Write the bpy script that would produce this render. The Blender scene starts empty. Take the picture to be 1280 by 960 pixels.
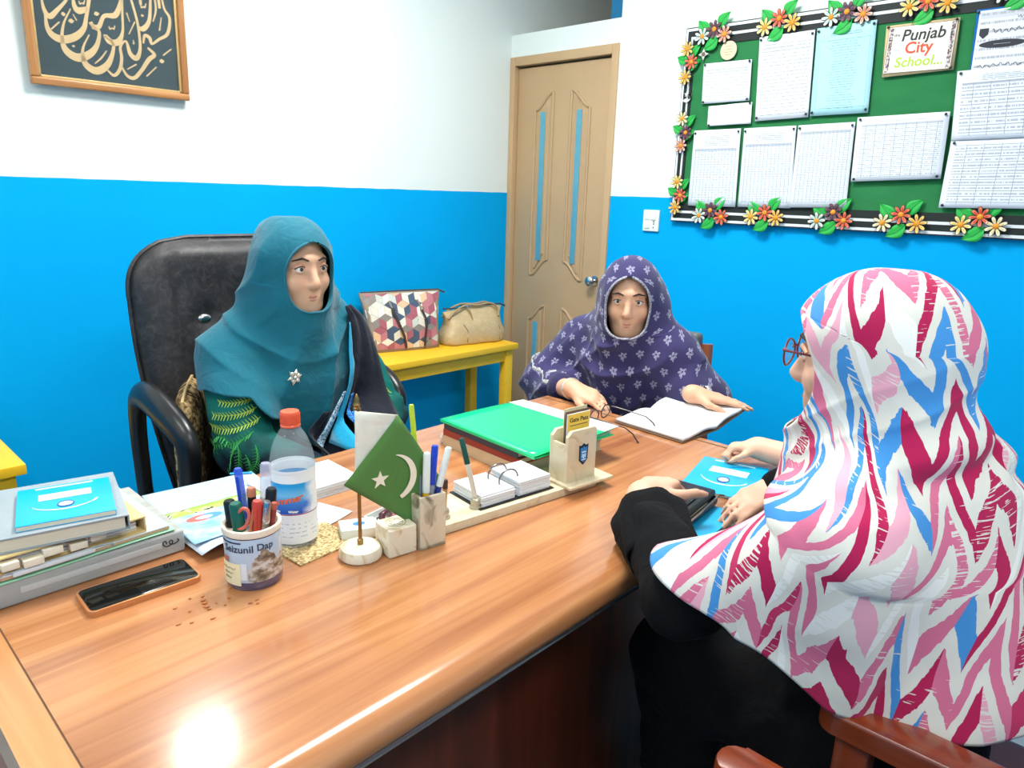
import bpy, bmesh, math, random
import numpy as np
from mathutils import Vector, Matrix
random.seed(7)
sc = bpy.context.scene
COL = sc.collection
PI = math.pi

# ------------------------------------------------------------------ camera, light, exposure
CAM_LOC = (-2.8289, -2.717, 1.3643)
CAM_YAW, CAM_PITCH, CAM_ROLL, CAM_F = 0.8194, 0.2596, 0.0316, 893.4
def make_camera():
    f = Vector((math.sin(CAM_YAW)*math.cos(CAM_PITCH), math.cos(CAM_YAW)*math.cos(CAM_PITCH), -math.sin(CAM_PITCH)))
    r = Vector((math.cos(CAM_YAW), -math.sin(CAM_YAW), 0)); u = r.cross(f)
    r2 = r*math.cos(CAM_ROLL) + u*math.sin(CAM_ROLL); u2 = -r*math.sin(CAM_ROLL) + u*math.cos(CAM_ROLL)
    cd = bpy.data.cameras.new('camera'); co = bpy.data.objects.new('camera', cd); COL.objects.link(co)
    m = Matrix((r2, u2, -f)).transposed().to_4x4(); m.translation = Vector(CAM_LOC); co.matrix_world = m
    cd.sensor_fit = 'HORIZONTAL'; cd.sensor_width = 36.0; cd.lens = CAM_F/1280*36.0; cd.clip_start = 0.02
    sc.camera = co
make_camera()

sc.view_settings.view_transform = 'Standard'; sc.view_settings.look = 'None'
sc.view_settings.gamma = 1.0; sc.view_settings.use_curve_mapping = False
sc.view_settings.exposure = 0.55
w = bpy.data.worlds.new('world'); sc.world = w; w.use_nodes = True
w.node_tree.nodes['Background'].inputs[0].default_value = (0.75, 0.85, 1.0, 1); w.node_tree.nodes['Background'].inputs[1].default_value = 0.3
def area_light(name, loc, target, sx, sy, power, col=(1, 1, 1)):
    l = bpy.data.lights.new(name, 'AREA'); l.shape = 'RECTANGLE'; l.size = sx; l.size_y = sy; l.energy = power; l.color = col
    o = bpy.data.objects.new(name, l); COL.objects.link(o); o.location = loc
    d = Vector(target) - Vector(loc); o.rotation_euler = d.to_track_quat('-Z', 'Y').to_euler()
    return o
# unseen ceiling lamps with fixtures; the third is added for ambient light
LAMPS = [((-1.45, -1.35), 0.60, 0.60, 36), ((-2.5, -3.5), 1.2, 0.40, 20), ((-3.4, -1.3), 0.3, 1.1, 10)]
CEIL = 2.80
for i, ((lx, ly), sx, sy, pw) in enumerate(LAMPS):
    area_light('ceiling_lamp_light', (lx, ly, CEIL-0.075), (lx, ly, 0), sx, sy, pw, (1.0, 0.985, 0.96))

# round lamp on the back wall above the framed calligraphy
area_light('wall_lamp_light', (-1.82, -0.135, 2.60), (-1.95, -1.7, 1.2), 0.17, 0.17, 7, (1.0, 0.985, 0.96))

# ------------------------------------------------------------------ colours and materials
def lin(c):
    return tuple(((v/255)/12.92 if v/255 <= 0.04045 else ((v/255+0.055)/1.055)**2.4) for v in c)
def rgba(c): return lin(c)+(1.0,)
class NT:
    """tiny helper round a material node tree"""
    def __init__(s, name, rough=0.5, spec=0.5, metal=0.0):
        s.m = bpy.data.materials.new(name); s.m.use_nodes = True; s.t = s.m.node_tree
        s.b = s.t.nodes['Principled BSDF']; s.b.inputs['Roughness'].default_value = rough
        s.b.inputs['Specular IOR Level'].default_value = spec; s.b.inputs['Metallic'].default_value = metal
    def n(s, kind, **kw):
        nd = s.t.nodes.new(kind)
        for k, v in kw.items(): setattr(nd, k, v)
        return nd
    def put(s, sock, v):
        if isinstance(v, bpy.types.NodeSocket): s.t.links.new(v, sock)
        elif isinstance(v, (tuple, list)) and len(v) == 3 and sock.type == 'RGBA': sock.default_value = rgba(v)
        else: sock.default_value = v
    def math(s, op, a, b=0.0, c=None):
        nd = s.n('ShaderNodeMath', operation=op); s.put(nd.inputs[0], a); s.put(nd.inputs[1], b)
        if c is not None: s.put(nd.inputs[2], c)
        return nd.outputs[0]
    def add(s, a, b): return s.math('ADD', a, b)
    def sub(s, a, b): return s.math('SUBTRACT', a, b)
    def mul(s, a, b): return s.math('MULTIPLY', a, b)
    def fr(s, a): return s.math('FRACT', a)
    def fl(s, a): return s.math('FLOOR', a)
    def lt(s, a, b): return s.math('LESS_THAN', a, b)
    def gt(s, a, b): return s.math('GREATER_THAN', a, b)
    def ab(s, a): return s.math('ABSOLUTE', a)
    def mn(s, a, b): return s.math('MINIMUM', a, b)
    def mx(s, a, b): return s.math('MAXIMUM', a, b)
    def mix(s, f, a, b):
        nd = s.n('ShaderNodeMix', data_type='RGBA'); s.put(nd.inputs[0], f); s.put(nd.inputs[6], a); s.put(nd.inputs[7], b)
        return nd.outputs[2]
    def coord(s, which='Object'): return s.n('ShaderNodeTexCoord').outputs[which]
    def xyz(s, v):
        nd = s.n('ShaderNodeSeparateXYZ'); s.put(nd.inputs[0], v); return nd.outputs
    def vec(s, x, y, z=0.0):
        nd = s.n('ShaderNodeCombineXYZ'); s.put(nd.inputs[0], x); s.put(nd.inputs[1], y); s.put(nd.inputs[2], z); return nd.outputs[0]
    def scale(s, v, sc_):
        nd = s.n('ShaderNodeVectorMath', operation='MULTIPLY'); s.put(nd.inputs[0], v); nd.inputs[1].default_value = sc_; return nd.outputs[0]
    def noise(s, v, scale=5, detail=3, rough=0.5, dist=0.0):
        nd = s.n('ShaderNodeTexNoise'); s.put(nd.inputs['Vector'], v); nd.inputs['Scale'].default_value = scale
        nd.inputs['Detail'].default_value = detail; nd.inputs['Roughness'].default_value = rough; nd.inputs['Distortion'].default_value = dist
        return nd.outputs[0]
    def wn(s, v):
        nd = s.n('ShaderNodeTexWhiteNoise', noise_dimensions='2D'); s.put(nd.inputs['Vector'], v); return nd.outputs[0]
    def ramp(s, f, stops, const=False):
        nd = s.n('ShaderNodeValToRGB'); s.put(nd.inputs[0], f); cr = nd.color_ramp
        if const: cr.interpolation = 'CONSTANT'
        while len(cr.elements) < len(stops): cr.elements.new(0.5)
        for e, (p, c) in zip(cr.elements, stops): e.position = p; e.color = rgba(c)
        return nd.outputs[0]
    def base(s, v): s.put(s.b.inputs['Base Color'], v); return s
    def bump(s, h, strength=0.3, dist=0.01):
        nd = s.n('ShaderNodeBump'); s.put(nd.inputs['Height'], h); nd.inputs['Strength'].default_value = strength; nd.inputs['Distance'].default_value = dist
        s.t.links.new(nd.outputs[0], s.b.inputs['Normal']); return s
MATS = {}
def mat(name, c, rough=0.5, spec=0.5, metal=0.0, var=0.06, scale=30, bump=0.0, bscale=200, coat=0.0, sheen=0.0):
    if name in MATS: return MATS[name]
    k = NT(name, rough, spec, metal); o = k.coord()
    c2 = tuple(max(0, min(255, v*(1-var))) for v in c); c1 = tuple(max(0, min(255, v*(1+var))) for v in c)
    k.base(k.mix(k.noise(o, scale), c2, c1))
    if bump: k.bump(k.noise(o, bscale), bump, 0.002)
    k.b.inputs['Coat Weight'].default_value = coat; k.b.inputs['Coat Roughness'].default_value = 0.08
    if sheen: k.b.inputs['Sheen Weight'].default_value = sheen
    MATS[name] = k.m; return k.m
def fabric(name, c, rough=0.85, var=0.1, sheen=0.15):
    if name in MATS: return MATS[name]
    k = NT(name, rough, 0.25); o = k.coord()
    c2 = tuple(v*(1-var) for v in c); c1 = tuple(min(255, v*(1+var)) for v in c)
    k.base(k.mix(k.noise(o, 14, 4), c2, c1)); k.bump(k.add(k.mul(k.noise(o, 22, 3, 0.5, 1.5), 6.0), k.mul(k.noise(o, 900, 2), 0.4)), 0.35, 0.002)
    k.b.inputs['Sheen Weight'].default_value = sheen; MATS[name] = k.m; return k.m

def wall_material(name, white, blue, h):
    k = NT(name, 0.7, 0.08); o = k.coord(); x = k.xyz(o)
    edge = k.add(x[2], k.mul(k.sub(k.noise(o, 9, 2), 0.5), 0.006))
    f = k.gt(edge, h)
    bl = k.mix(k.noise(o, 3, 3), tuple(v*0.94 for v in blue), blue); wh = k.mix(k.noise(o, 2, 3), tuple(v*0.975 for v in white), white)
    k.base(k.mix(f, bl, wh)); k.bump(k.noise(o, 60, 4), 0.06, 0.004); return k.m
M_wall = wall_material('painted_wall', (232, 241, 237), (0, 172, 240), 1.37)
def wood(name, a, b, c, axis=0, rough=0.3, coat=0.0, sc_=1.0):
    k = NT(name, rough, 0.5); o = k.coord(); s = [38*sc_, 38*sc_, 38*sc_]; s[axis] = 1.6*sc_
    g1 = k.noise(k.scale(o, tuple(s)), 1.0, 4, 0.55, 0.6)
    s2 = [9*sc_, 9*sc_, 9*sc_]; s2[axis] = 0.7*sc_
    g2 = k.noise(k.scale(o, tuple(s2)), 1.0, 2, 0.5, 0.3)
    g = k.add(k.mul(g1, 0.55), k.mul(g2, 0.45))
    k.base(k.ramp(g, [(0.34, a), (0.5, b), (0.66, c)])); k.bump(g1, 0.03, 0.002)
    k.b.inputs['Coat Weight'].default_value = coat; k.b.inputs['Coat Roughness'].default_value = 0.12
    return k.m
M_desk = wood('desk_veneer', (148, 90, 52), (178, 118, 74), (202, 144, 94), 0, 0.2, 0.6)
M_desk_edge = wood('desk_edge_lipping', (190, 118, 60), (208, 134, 74), (222, 150, 88), 0, 0.22, 0.5)
M_desk_lip_y = wood('desk_end_lipping', (190, 118, 70), (206, 134, 82), (218, 150, 96), 1, 0.25, 0.4)
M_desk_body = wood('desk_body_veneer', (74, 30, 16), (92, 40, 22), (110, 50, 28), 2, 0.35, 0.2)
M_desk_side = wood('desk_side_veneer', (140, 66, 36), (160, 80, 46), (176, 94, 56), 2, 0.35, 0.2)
M_chairwood = wood('chair_wood', (92, 36, 16), (124, 54, 26), (150, 70, 36), 1, 0.28, 0.4)
M_purplechairwood = wood('side_chair_wood', (120, 64, 38), (140, 78, 48), (158, 92, 58), 2, 0.35, 0.2)
M_yellow = mat('yellow_paint', (246, 192, 40), 0.4, 0.4, var=0.05, scale=10, bump=0.05, bscale=40)
M_alu = mat('aluminium_strip', (205, 205, 200), 0.25, 0.5, 0.9)
M_door = mat('door_tan_paint', (186, 156, 118), 0.45, 0.4, var=0.03, scale=6, bump=0.03, bscale=80)
M_doorframe = mat('door_frame_paint', (194, 162, 122), 0.5, 0.4, var=0.03, scale=6)
M_doorblue = mat('door_blue_inlay', (92, 160, 180), 0.4, 0.4, var=0.05)
M_steel = mat('steel', (190, 190, 190), 0.25, 0.5, 1.0)
M_gold = mat('antique_brass', (150, 118, 70), 0.35, 0.5, 0.9, var=0.15, scale=80)
M_black_plastic = mat('black_plastic', (20, 20, 22), 0.32, 0.5, bump=0.05, bscale=500)
M_black = mat('black', (12, 12, 13), 0.4, 0.4)
M_white_plastic = mat('white_plastic', (232, 238, 228), 0.35, 0.5, var=0.02)
M_white = mat('white_paper', (224, 227, 229), 0.7, 0.2, var=0.02, scale=8)
M_skin = None
def leather(name, c, c2, rough=0.42):
    k = NT(name, rough, 0.5); o = k.coord()
    crk = k.noise(o, 38, 6, 0.7, 1.2); k.base(k.mix(k.math('SMOOTHSTEP', crk, 0.52, 0.72) if False else k.ramp(crk, [(0.45, (0, 0, 0)), (0.75, (255, 255, 255))]), c, c2))
    k.bump(k.noise(o, 260, 4, 0.6), 0.25, 0.002); return k.m
M_leather = leather('black_leather', (28, 27, 29), (62, 58, 58), 0.5)
M_leather_seam = mat('leather_seam', (34, 32, 32), 0.6, 0.3)

# ------------------------------------------------------------------ mesh helpers
def link(o, parent=None):
    COL.objects.link(o)
    if parent is not None: o.parent = parent
    return o
def tag(o, label, cat, group=None, kind=None):
    if label: o['label'] = label
    if cat: o['category'] = cat
    if group: o['group'] = group
    if kind: o['kind'] = kind
    return o
def thing(name, label, cat, loc=(0, 0, 0), rz=0.0, group=None, mtx=None):
    o = bpy.data.objects.new(name, None); o.empty_display_size = 0.05; COL.objects.link(o)
    if mtx is not None: o.matrix_world = mtx
    else: o.location = loc; o.rotation_euler = (0, 0, rz)
    return tag(o, label, cat, group)
def mesh_obj(name, V, F, material, parent=None, smooth=False, uv=None, off=None):
    me = bpy.data.meshes.new(name)
    V = np.asarray(V, float)
    if off is not None: V = V-np.asarray(off)
    me.from_pydata([tuple(v) for v in V], [], [tuple(int(i) for i in f) for f in F]); me.update()
    if isinstance(material, (list, tuple)):
        for m_ in material: me.materials.append(m_)
    elif material is not None: me.materials.append(material)
    if smooth: me.polygons.foreach_set('use_smooth', [True]*len(me.polygons))
    if uv is not None:
        l = me.uv_layers.new(name='UVMap'); vi = np.empty(len(me.loops), np.int32); me.loops.foreach_get('vertex_index', vi)
        l.data.foreach_set('uv', np.asarray(uv, float)[vi].ravel())
    o = bpy.data.objects.new(name, me); return link(o, parent)
class B:
    """collects shapes into one mesh"""
    def __init__(s): s.bm = bmesh.new(); s.mi = 0
    def _new(s, fn):
        before = set(s.bm.faces); r = fn()
        for f in s.bm.faces:
            if f not in before: f.material_index = s.mi
        return r
    def box(s, c, d, bev=0.0, seg=2, rot=None, mtx=None):
        t = bmesh.new(); bmesh.ops.create_cube(t, size=1.0)
        bmesh.ops.scale(t, vec=Vector(d), verts=t.verts)
        if bev: bmesh.ops.bevel(t, geom=list(t.edges)+list(t.verts), offset=bev, segments=seg, profile=0.6, affect='EDGES', clamp_overlap=True)
        m = Matrix.Translation(Vector(c))
        if rot is not None: m = m @ (rot.to_4x4() if hasattr(rot, 'to_4x4') else Matrix.Rotation(rot, 4, 'Z'))
        if mtx is not None: m = mtx @ m
        bmesh.ops.transform(t, matrix=m, verts=t.verts); s.merge(t); return s
    def merge(s, t):
        vm = {}
        for v in t.verts: vm[v] = s.bm.verts.new(v.co)
        for f in t.faces:
            try:
                g = s.bm.faces.new([vm[v] for v in f.verts]); g.material_index = s.mi; g.smooth = f.smooth
            except ValueError: pass
        t.free()
    def raw(s, V, F, smooth=False):
        vs = [s.bm.verts.new(Vector(v)) for v in V]
        for f in F:
            try: g = s.bm.faces.new([vs[int(i)] for i in f]); g.material_index = s.mi; g.smooth = smooth
            except ValueError: pass
        return s
    def lathe(s, prof, n=24, c=(0, 0, 0), axis=None, smooth=True, caps=True):
        """prof: (radius, height) list; revolved round z at c"""
        V = []; F = []
        q = Vector((0, 0, 1)).rotation_difference(Vector(axis)) if axis is not None else None
        for (r, h) in prof:
            for k in range(n):
                a = 2*PI*k/n; p = Vector((r*math.cos(a), r*math.sin(a), h))
                if q is not None: p = q @ p
                V.append(p+Vector(c))
        m = len(prof)
        for i in range(m-1):
            for k in range(n):
                k2 = (k+1) % n; F.append((i*n+k, i*n+k2, (i+1)*n+k2, (i+1)*n+k))
        if caps and prof[0][0] > 1e-6: F.append(tuple(range(n-1, -1, -1)))
        if caps and prof[-1][0] > 1e-6: F.append(tuple((m-1)*n+k for k in range(n)))
        s.raw(V, F, smooth); return s
    def cyl(s, a, b, r, r2=None, n=16, smooth=True):
        a = Vector(a); b = Vector(b); L = (b-a).length; r2 = r if r2 is None else r2
        return s.lathe([(r, 0), (r2, L)], n, a, (b-a).normalized(), smooth)
    def tube(s, pts, rad, n=10, caps=True, smooth=True, flat=None):
        """sweep a circle (or ellipse: flat=(sx,sy)) along pts"""
        P = [Vector(p) for p in pts]; N = len(P); R = rad if isinstance(rad, (list, tuple)) else [rad]*N
        T = [(P[min(i+1, N-1)]-P[max(i-1, 0)]).normalized() for i in range(N)]
        up = Vector((0, 0, 1)) if abs(T[0].z) < 0.9 else Vector((0, 1, 0))
        x = up.cross(T[0]).normalized(); V = []; F = []
        for i in range(N):
            if i: x = (x-T[i]*x.dot(T[i])).normalized()
            y = T[i].cross(x)
            for k in range(n):
                a = 2*PI*k/n; cx, cy = math.cos(a), math.sin(a)
                if flat: cx *= flat[0]; cy *= flat[1]
                V.append(P[i]+(x*cx+y*cy)*R[i])
        for i in range(N-1):
            for k in range(n):
                k2 = (k+1) % n; F.append((i*n+k, i*n+k2, (i+1)*n+k2, (i+1)*n+k))
        if caps: F.append(tuple(range(n-1, -1, -1))); F.append(tuple((N-1)*n+k for k in range(n)))
        return s.raw(V, F, smooth)
    def prism(s, poly, z0, z1, bev=0.0, smooth=False, mtx=None):
        """extrude a 2D outline (x,y) from z0 to z1"""
        n = len(poly); t = bmesh.new()
        lo = [t.verts.new((p[0], p[1], z0)) for p in poly]; hi = [t.verts.new((p[0], p[1], z1)) for p in poly]
        t.faces.new(lo[::-1]); top = t.faces.new(hi)
        for i in range(n): t.faces.new((lo[i], lo[(i+1) % n], hi[(i+1) % n], hi[i]))
        if bev: bmesh.ops.bevel(t, geom=list(top.edges), offset=bev, segments=2, profile=0.6, affect='EDGES')
        if mtx is not None: bmesh.ops.transform(t, matrix=mtx, verts=t.verts)
        if smooth:
            for f in t.faces: f.smooth = True
        s.merge(t); return s
    def sphere(s, c, r, n=16, m=10, sc_=(1, 1, 1)):
        prof = [(r*math.sin(PI*i/m)+1e-9, -r*math.cos(PI*i/m)) for i in range(m+1)]
        t = B(); t.lathe(prof, n); V = [Vector((v.co.x*sc_[0], v.co.y*sc_[1], v.co.z*sc_[2]))+Vector(c) for v in t.bm.verts]
        t.bm.verts.index_update(); F = [[v.index for v in f.verts] for f in t.bm.faces if len(f.verts) <= 4]; t.bm.free()
        return s.raw(V, F, True)
    def build(s, name, material, parent=None, smooth=None, loc=None, weld=False):
        if weld: bmesh.ops.remove_doubles(s.bm, verts=s.bm.verts, dist=1e-5)
        bmesh.ops.recalc_face_normals(s.bm, faces=s.bm.faces)
        if smooth is not None:
            for f in s.bm.faces: f.smooth = smooth
        me = bpy.data.meshes.new(name); s.bm.to_mesh(me); s.bm.free()
        if smooth is None:
            me.polygons.foreach_set('use_smooth', [True]*len(me.polygons)); me.set_sharp_from_angle(angle=math.radians(38))
        for m_ in (material if isinstance(material, (list, tuple)) else [material]): me.materials.append(m_)
        o = bpy.data.objects.new(name, me); link(o, parent)
        if loc is not None: o.location = loc
        return o
def box_obj(name, c, d, m, parent=None, bev=0.003, rot=None):
    return B().box(c, d, bev, 2, rot).build(name, m, parent)
def copy_tree(o, parent=None):
    c = o.copy(); COL.objects.link(c); c.parent = parent
    for ch in o.children: copy_tree(ch, c)
    return c
def spline(pts, n=40):
    """Catmull-Rom through pts (any dimension)"""
    P = np.asarray(pts, float); m = len(P)
    Q = np.vstack([2*P[0]-P[1], P, 2*P[-1]-P[-2]]); out = []
    for t in np.linspace(0, m-1, n):
        i = min(int(t), m-2); f = t-i; a, b, c, d = Q[i], Q[i+1], Q[i+2], Q[i+3]
        out.append(0.5*((2*b)+(c-a)*f+(2*a-5*b+4*c-d)*f*f+(3*b-a-3*c+d)*f**3))
    return np.array(out)
def text(body, size, m, parent, mtx, align='CENTER', ext=0.0004, name='lettering', bold=0.0, shear=0.0):
    cu = bpy.data.curves.new(name, 'FONT'); cu.body = body; cu.size = size; cu.align_x = align; cu.align_y = 'CENTER'
    cu.extrude = ext; cu.offset = bold; cu.shear = shear; cu.materials.append(m); cu.resolution_u = 3
    o = bpy.data.objects.new('tmp', cu); COL.objects.link(o); bpy.context.view_layer.update()
    me = bpy.data.meshes.new_from_object(o.evaluated_get(bpy.context.evaluated_depsgraph_get())); bpy.data.objects.remove(o); me.name = name
    o = bpy.data.objects.new(name, me); link(o, parent); o.matrix_local = mtx; return o
def T(x, y, z): return Matrix.Translation((x, y, z))
def wall_frame(side, a, b, off=0.0):
    """right wall: a = metres from the corner, b = height; local x right, y up, z out of the wall"""
    if side == 'right': m = Matrix(((0, 0, -1), (-1, 0, 0), (0, 1, 0))).to_4x4(); m.translation = (-off, -a, b)
    else: m = Matrix(((1, 0, 0), (0, 0, -1), (0, 1, 0))).to_4x4(); m.translation = (a, -off, b)
    return m
def structure(o): o['kind'] = 'structure'; return o

# ------------------------------------------------------------------ the room
RX, RY = -4.0, -4.6
def build_room():
    kf = NT('floor_tiles', 0.35, 0.5); o = kf.coord(); x = kf.xyz(o)
    gx = kf.lt(kf.fr(kf.mul(x[0], 2.5)), 0.012); gy = kf.lt(kf.fr(kf.mul(x[1], 2.5)), 0.012)
    kf.base(kf.mix(kf.mx(gx, gy), kf.mix(kf.noise(o, 12, 5), (120, 128, 130), (150, 156, 158)), (90, 92, 92)))
    structure(B().box((RX/2, RY/2, -0.05), (-RX+0.3, -RY+0.3, 0.1)).build('floor', kf.m))
    mc = mat('ceiling_paint', (240, 240, 236), 0.8, 0.2, var=0.01)
    structure(B().box((RX/2, RY/2, CEIL+0.05), (-RX+0.3, -RY+0.3, 0.1)).build('ceiling', mc))
    structure(B().box((RX/2+0.5, 0.075, CEIL/2), (-RX+1.3, 0.15, CEIL)).build('wall_back', M_wall))
    # right wall: beside the door, the lintel over it, open loft niche above the lintel
    b = B(); T_ = 0.15; dw = 0.668
    b.box((T_/2, (RY-dw)/2, CEIL/2), (T_, -RY-dw, CEIL)); b.box((T_/2, -dw/2, 2.081), (T_, dw, 0.104)); b.box((T_/2, -dw/2, CEIL-0.03), (T_, dw, 0.06))
    structure(b.build('wall_right', M_wall))
    structure(B().box((RX-0.075, RY/2, CEIL/2), (0.15, -RY+0.3, CEIL)).build('wall_left', M_wall))
    structure(B().box((RX/2, RY-0.075, CEIL/2), (-RX+0.3, 0.15, CEIL)).build('wall_front', M_wall))
    mn_ = mat('loft_plaster', (176, 160, 140), 0.8, 0.2, var=0.1, scale=7)
    b = B(); b.box((0.62, -0.35, 2.1), (0.94, 0.78, 0.04)); b.box((1.1, -0.35, 2.45), (0.04, 0.78, 0.74)); b.box((0.62, -0.72, 2.45), (0.94, 0.04, 0.74)); b.box((0.62, -0.35, 2.82), (0.94, 0.78, 0.04)); b.box((0.62, 0.02, 2.45), (0.94, 0.02, 0.74))
    structure(b.build('wall_loft', mn_))
    # things behind the door leaf: closing board
    structure(B().box((0.13, -dw/2, 1.01), (0.02, dw, 2.02)).build('wall_behind_door', mn_))
    for i, ((lx, ly), sx, sy, pw) in enumerate(LAMPS):
        lab = ['square white ceiling lamp over the desk', 'long white ceiling lamp over the visitors side of the desk', 'unseen ceiling lamp added for ambient light near the wall facing the door'][i]
        t = thing('ceiling_lamp', lab, 'lamp', (lx, ly, CEIL-0.06), 0, 'ceiling lamps')
        B().box((0, 0, 0.03), (sx+0.06, sy+0.06, 0.06), 0.008).build('housing', M_white_plastic, t)
        k = NT('lamp_diffuser', 0.5, 0.3); k.base((250, 250, 245)); k.b.inputs['Emission Color'].default_value = (1, 0.98, 0.95, 1); k.b.inputs['Emission Strength'].default_value = 5
        B().box((0, 0, -0.004), (sx, sy, 0.008), 0.003).build('diffuser', k.m, t)
    t = thing('wall_lamp', 'round white wall lamp above the framed calligraphy', 'lamp', (-1.82, 0.0, 2.60))
    B().lathe([(0.0, 0.0), (0.075, 0.0), (0.08, 0.02), (0.06, 0.035), (0.0, 0.036)], 28, (0, 0, 0), (0, -1, 0)).build('wall_base', M_white_plastic, t)
    B().lathe([(0.045, 0.034), (0.085, 0.055), (0.098, 0.085), (0.085, 0.115), (0.045, 0.128), (0.0, 0.131)], 28, (0, 0, 0), (0, -1, 0)).build('globe', k.m, t)
build_room()

def build_door():
    dw, H = 0.668, 2.029
    t = thing('door_1', 'tan panelled door with four blue strips and tan frame', None, (0, -dw/2, 0)); t['kind'] = 'structure'
    fw = 0.036; b = B()
    b.box((0.04, dw/2-fw/2, H/2), (0.1, fw-0.004, H), 0.003); b.box((0.04, -dw/2+fw/2, H/2), (0.1, fw, H), 0.003); b.box((0.04, 0, H-0.021), (0.1, dw-2*fw, 0.042), 0.003)
    b.build('door_frame', M_doorframe, t)
    # leaf: local y to the room's corner is +
    lw, lh, x0 = dw-2*fw-0.006, H-0.042-0.02, 0.018
    B().box((x0+0.018, 0, lh/2+0.01), (0.036, lw, lh), 0.002).build('door_leaf', M_door, t)
    # panels: outlines as raised mouldings with S-curved heads, inner blue inlay
    def panel(side, z0, z1, top, bot):
        yi, yo = 0.058*side, 0.172*side          # inner (towards centre) and outer edge
        def curve(zc, amp, n=14):
            return [(yi+(yo-yi)*s, zc+amp*(0.5+0.5*math.cos(PI*s)) - amp) for s in np.linspace(0, 1, n)]
        head = curve(z1, top); foot = curve(z0+bot, -bot) if bot else [(yi, z0), (yo, z0)]
        foot = [(y, z0+ (bot*(0.5-0.5*math.cos(PI*((y-yi)/(yo-yi)))) if False else bot*(0.5+0.5*math.cos(PI*((y-yi)/(yo-yi)))))) for (y, z) in head]
        loop = head+foot[::-1]
        pts = [(x0-0.001, y, z) for (y, z) in loop]+[(x0-0.001,)+loop[0]]
        bb = B(); bb.tube(pts, 0.008, 6, True, True, (1.0, 1.0)); bb.build('moulding', M_door, t)
        inn = [(y+(0.018*side if abs(y-yi) < abs(y-yo) else -0.018*side), z) for (y, z) in loop]
        zc = (z0+z1)/2; cy = (yi+yo)/2
        loop2 = [(cy+(y-cy)*0.62, zc+(z-zc)*0.93) for (y, z) in loop]
        V = [(x0-0.0005, y, z) for (y, z) in loop2]+[(x0-0.007, cy+(y-cy)*0.8, zc+(z-zc)*0.985) for (y, z) in loop2]
        n = len(loop2); F = [tuple(range(n, 2*n))]+[(i, (i+1) % n, n+(i+1) % n, n+i) for i in range(n)]
        bb = B(); bb.raw(V, F); bb.build('panel', M_door, t)
        bb = B(); bb.box((x0-0.008, cy, zc-0.005), (0.004, 0.032, (z1-z0)-0.17), 0.001); bb.build('blue_strip', M_doorblue, t)
    for s in (1, -1):
        panel(s, 0.955, 1.853, 0.08, 0.085)
        panel(s, 0.16, 0.80, 0.08, 0.0)
    b = B(); b.lathe([(0.0, 0), (0.024, 0.0), (0.024, 0.006), (0.008, 0.008), (0.008, 0.03), (0.022, 0.04), (0.024, 0.052), (0.012, 0.06), (0.0, 0.06)], 18, (x0, -lw/2+0.035, 0.965), (-1, 0, 0)); b.build('door_handle', M_steel, t)
build_door()

# ------------------------------------------------------------------ the desk
DX0, DX1, DY0, DY1, DZ = -2.720, -1.182, -2.129, -1.328, 0.76
def build_desk():
    cx, cy = (DX0+DX1)/2, (DY0+DY1)/2
    t = thing('office_desk', 'large glossy wood-veneer office desk with a rounded front edge', 'desk', (cx, cy, 0))
    hx, hy = (DX1-DX0)/2, (DY1-DY0)/2; lip = 0.047
    # top with a bullnose front: profile in (y,z) extruded along x
    prof = [(hy-0.004, DZ)]+[(hy, DZ-0.004), (hy, DZ-0.05)]+[(-hy+0.03, DZ-0.06)]
    R = 0.034
    for k in range(21):
        a = -PI/2-k*PI/20; prof.append((-hy+R+R*math.cos(a)*1.0, DZ-0.03+0.03*math.sin(a)))
    xs = [-hx+lip, hx]; V = []; n = len(prof)
    for x_ in xs: V += [(x_, y, z) for (y, z) in prof]
    F = [tuple(range(n)), tuple(range(2*n-1, n-1, -1))]+[(i, (i+1) % n, n+(i+1) % n, n+i) for i in range(n)]
    b = B(); b.raw(V, F); b.build('desk_top', M_desk, t)
    V = []
    for x_ in (-hx, -hx+lip-0.0025): V += [(x_, y, z) for (y, z) in prof]
    b = B(); b.raw(V, F); b.build('end_lipping', M_desk_lip_y, t)
    B().box((-hx+lip-0.001, 0.0, DZ-0.03), (0.004, 2*hy-0.04, 0.056)).build('seam', mat('seam_dark', (120, 92, 66), 0.6), t)
    B().box((hx-0.024, 0.01, DZ+0.0004), (0.004, 2*hy-0.03, 0.002)).build('seam', MATS['seam_dark'], t)
    B().box((lip/2, -hy+0.024, DZ-0.0655), (2*hx-0.05, 0.012, 0.009), 0.002).build('metal_strip', M_alu, t)
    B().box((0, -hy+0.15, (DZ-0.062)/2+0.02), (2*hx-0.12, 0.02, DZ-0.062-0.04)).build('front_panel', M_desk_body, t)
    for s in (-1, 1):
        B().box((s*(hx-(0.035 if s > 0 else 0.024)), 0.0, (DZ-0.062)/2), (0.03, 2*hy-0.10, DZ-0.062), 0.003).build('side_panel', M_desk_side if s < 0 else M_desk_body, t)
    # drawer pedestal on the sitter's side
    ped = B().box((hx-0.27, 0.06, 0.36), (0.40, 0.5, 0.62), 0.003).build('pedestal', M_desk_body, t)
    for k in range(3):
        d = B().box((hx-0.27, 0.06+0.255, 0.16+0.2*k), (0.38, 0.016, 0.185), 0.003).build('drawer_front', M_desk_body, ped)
build_desk()

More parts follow.
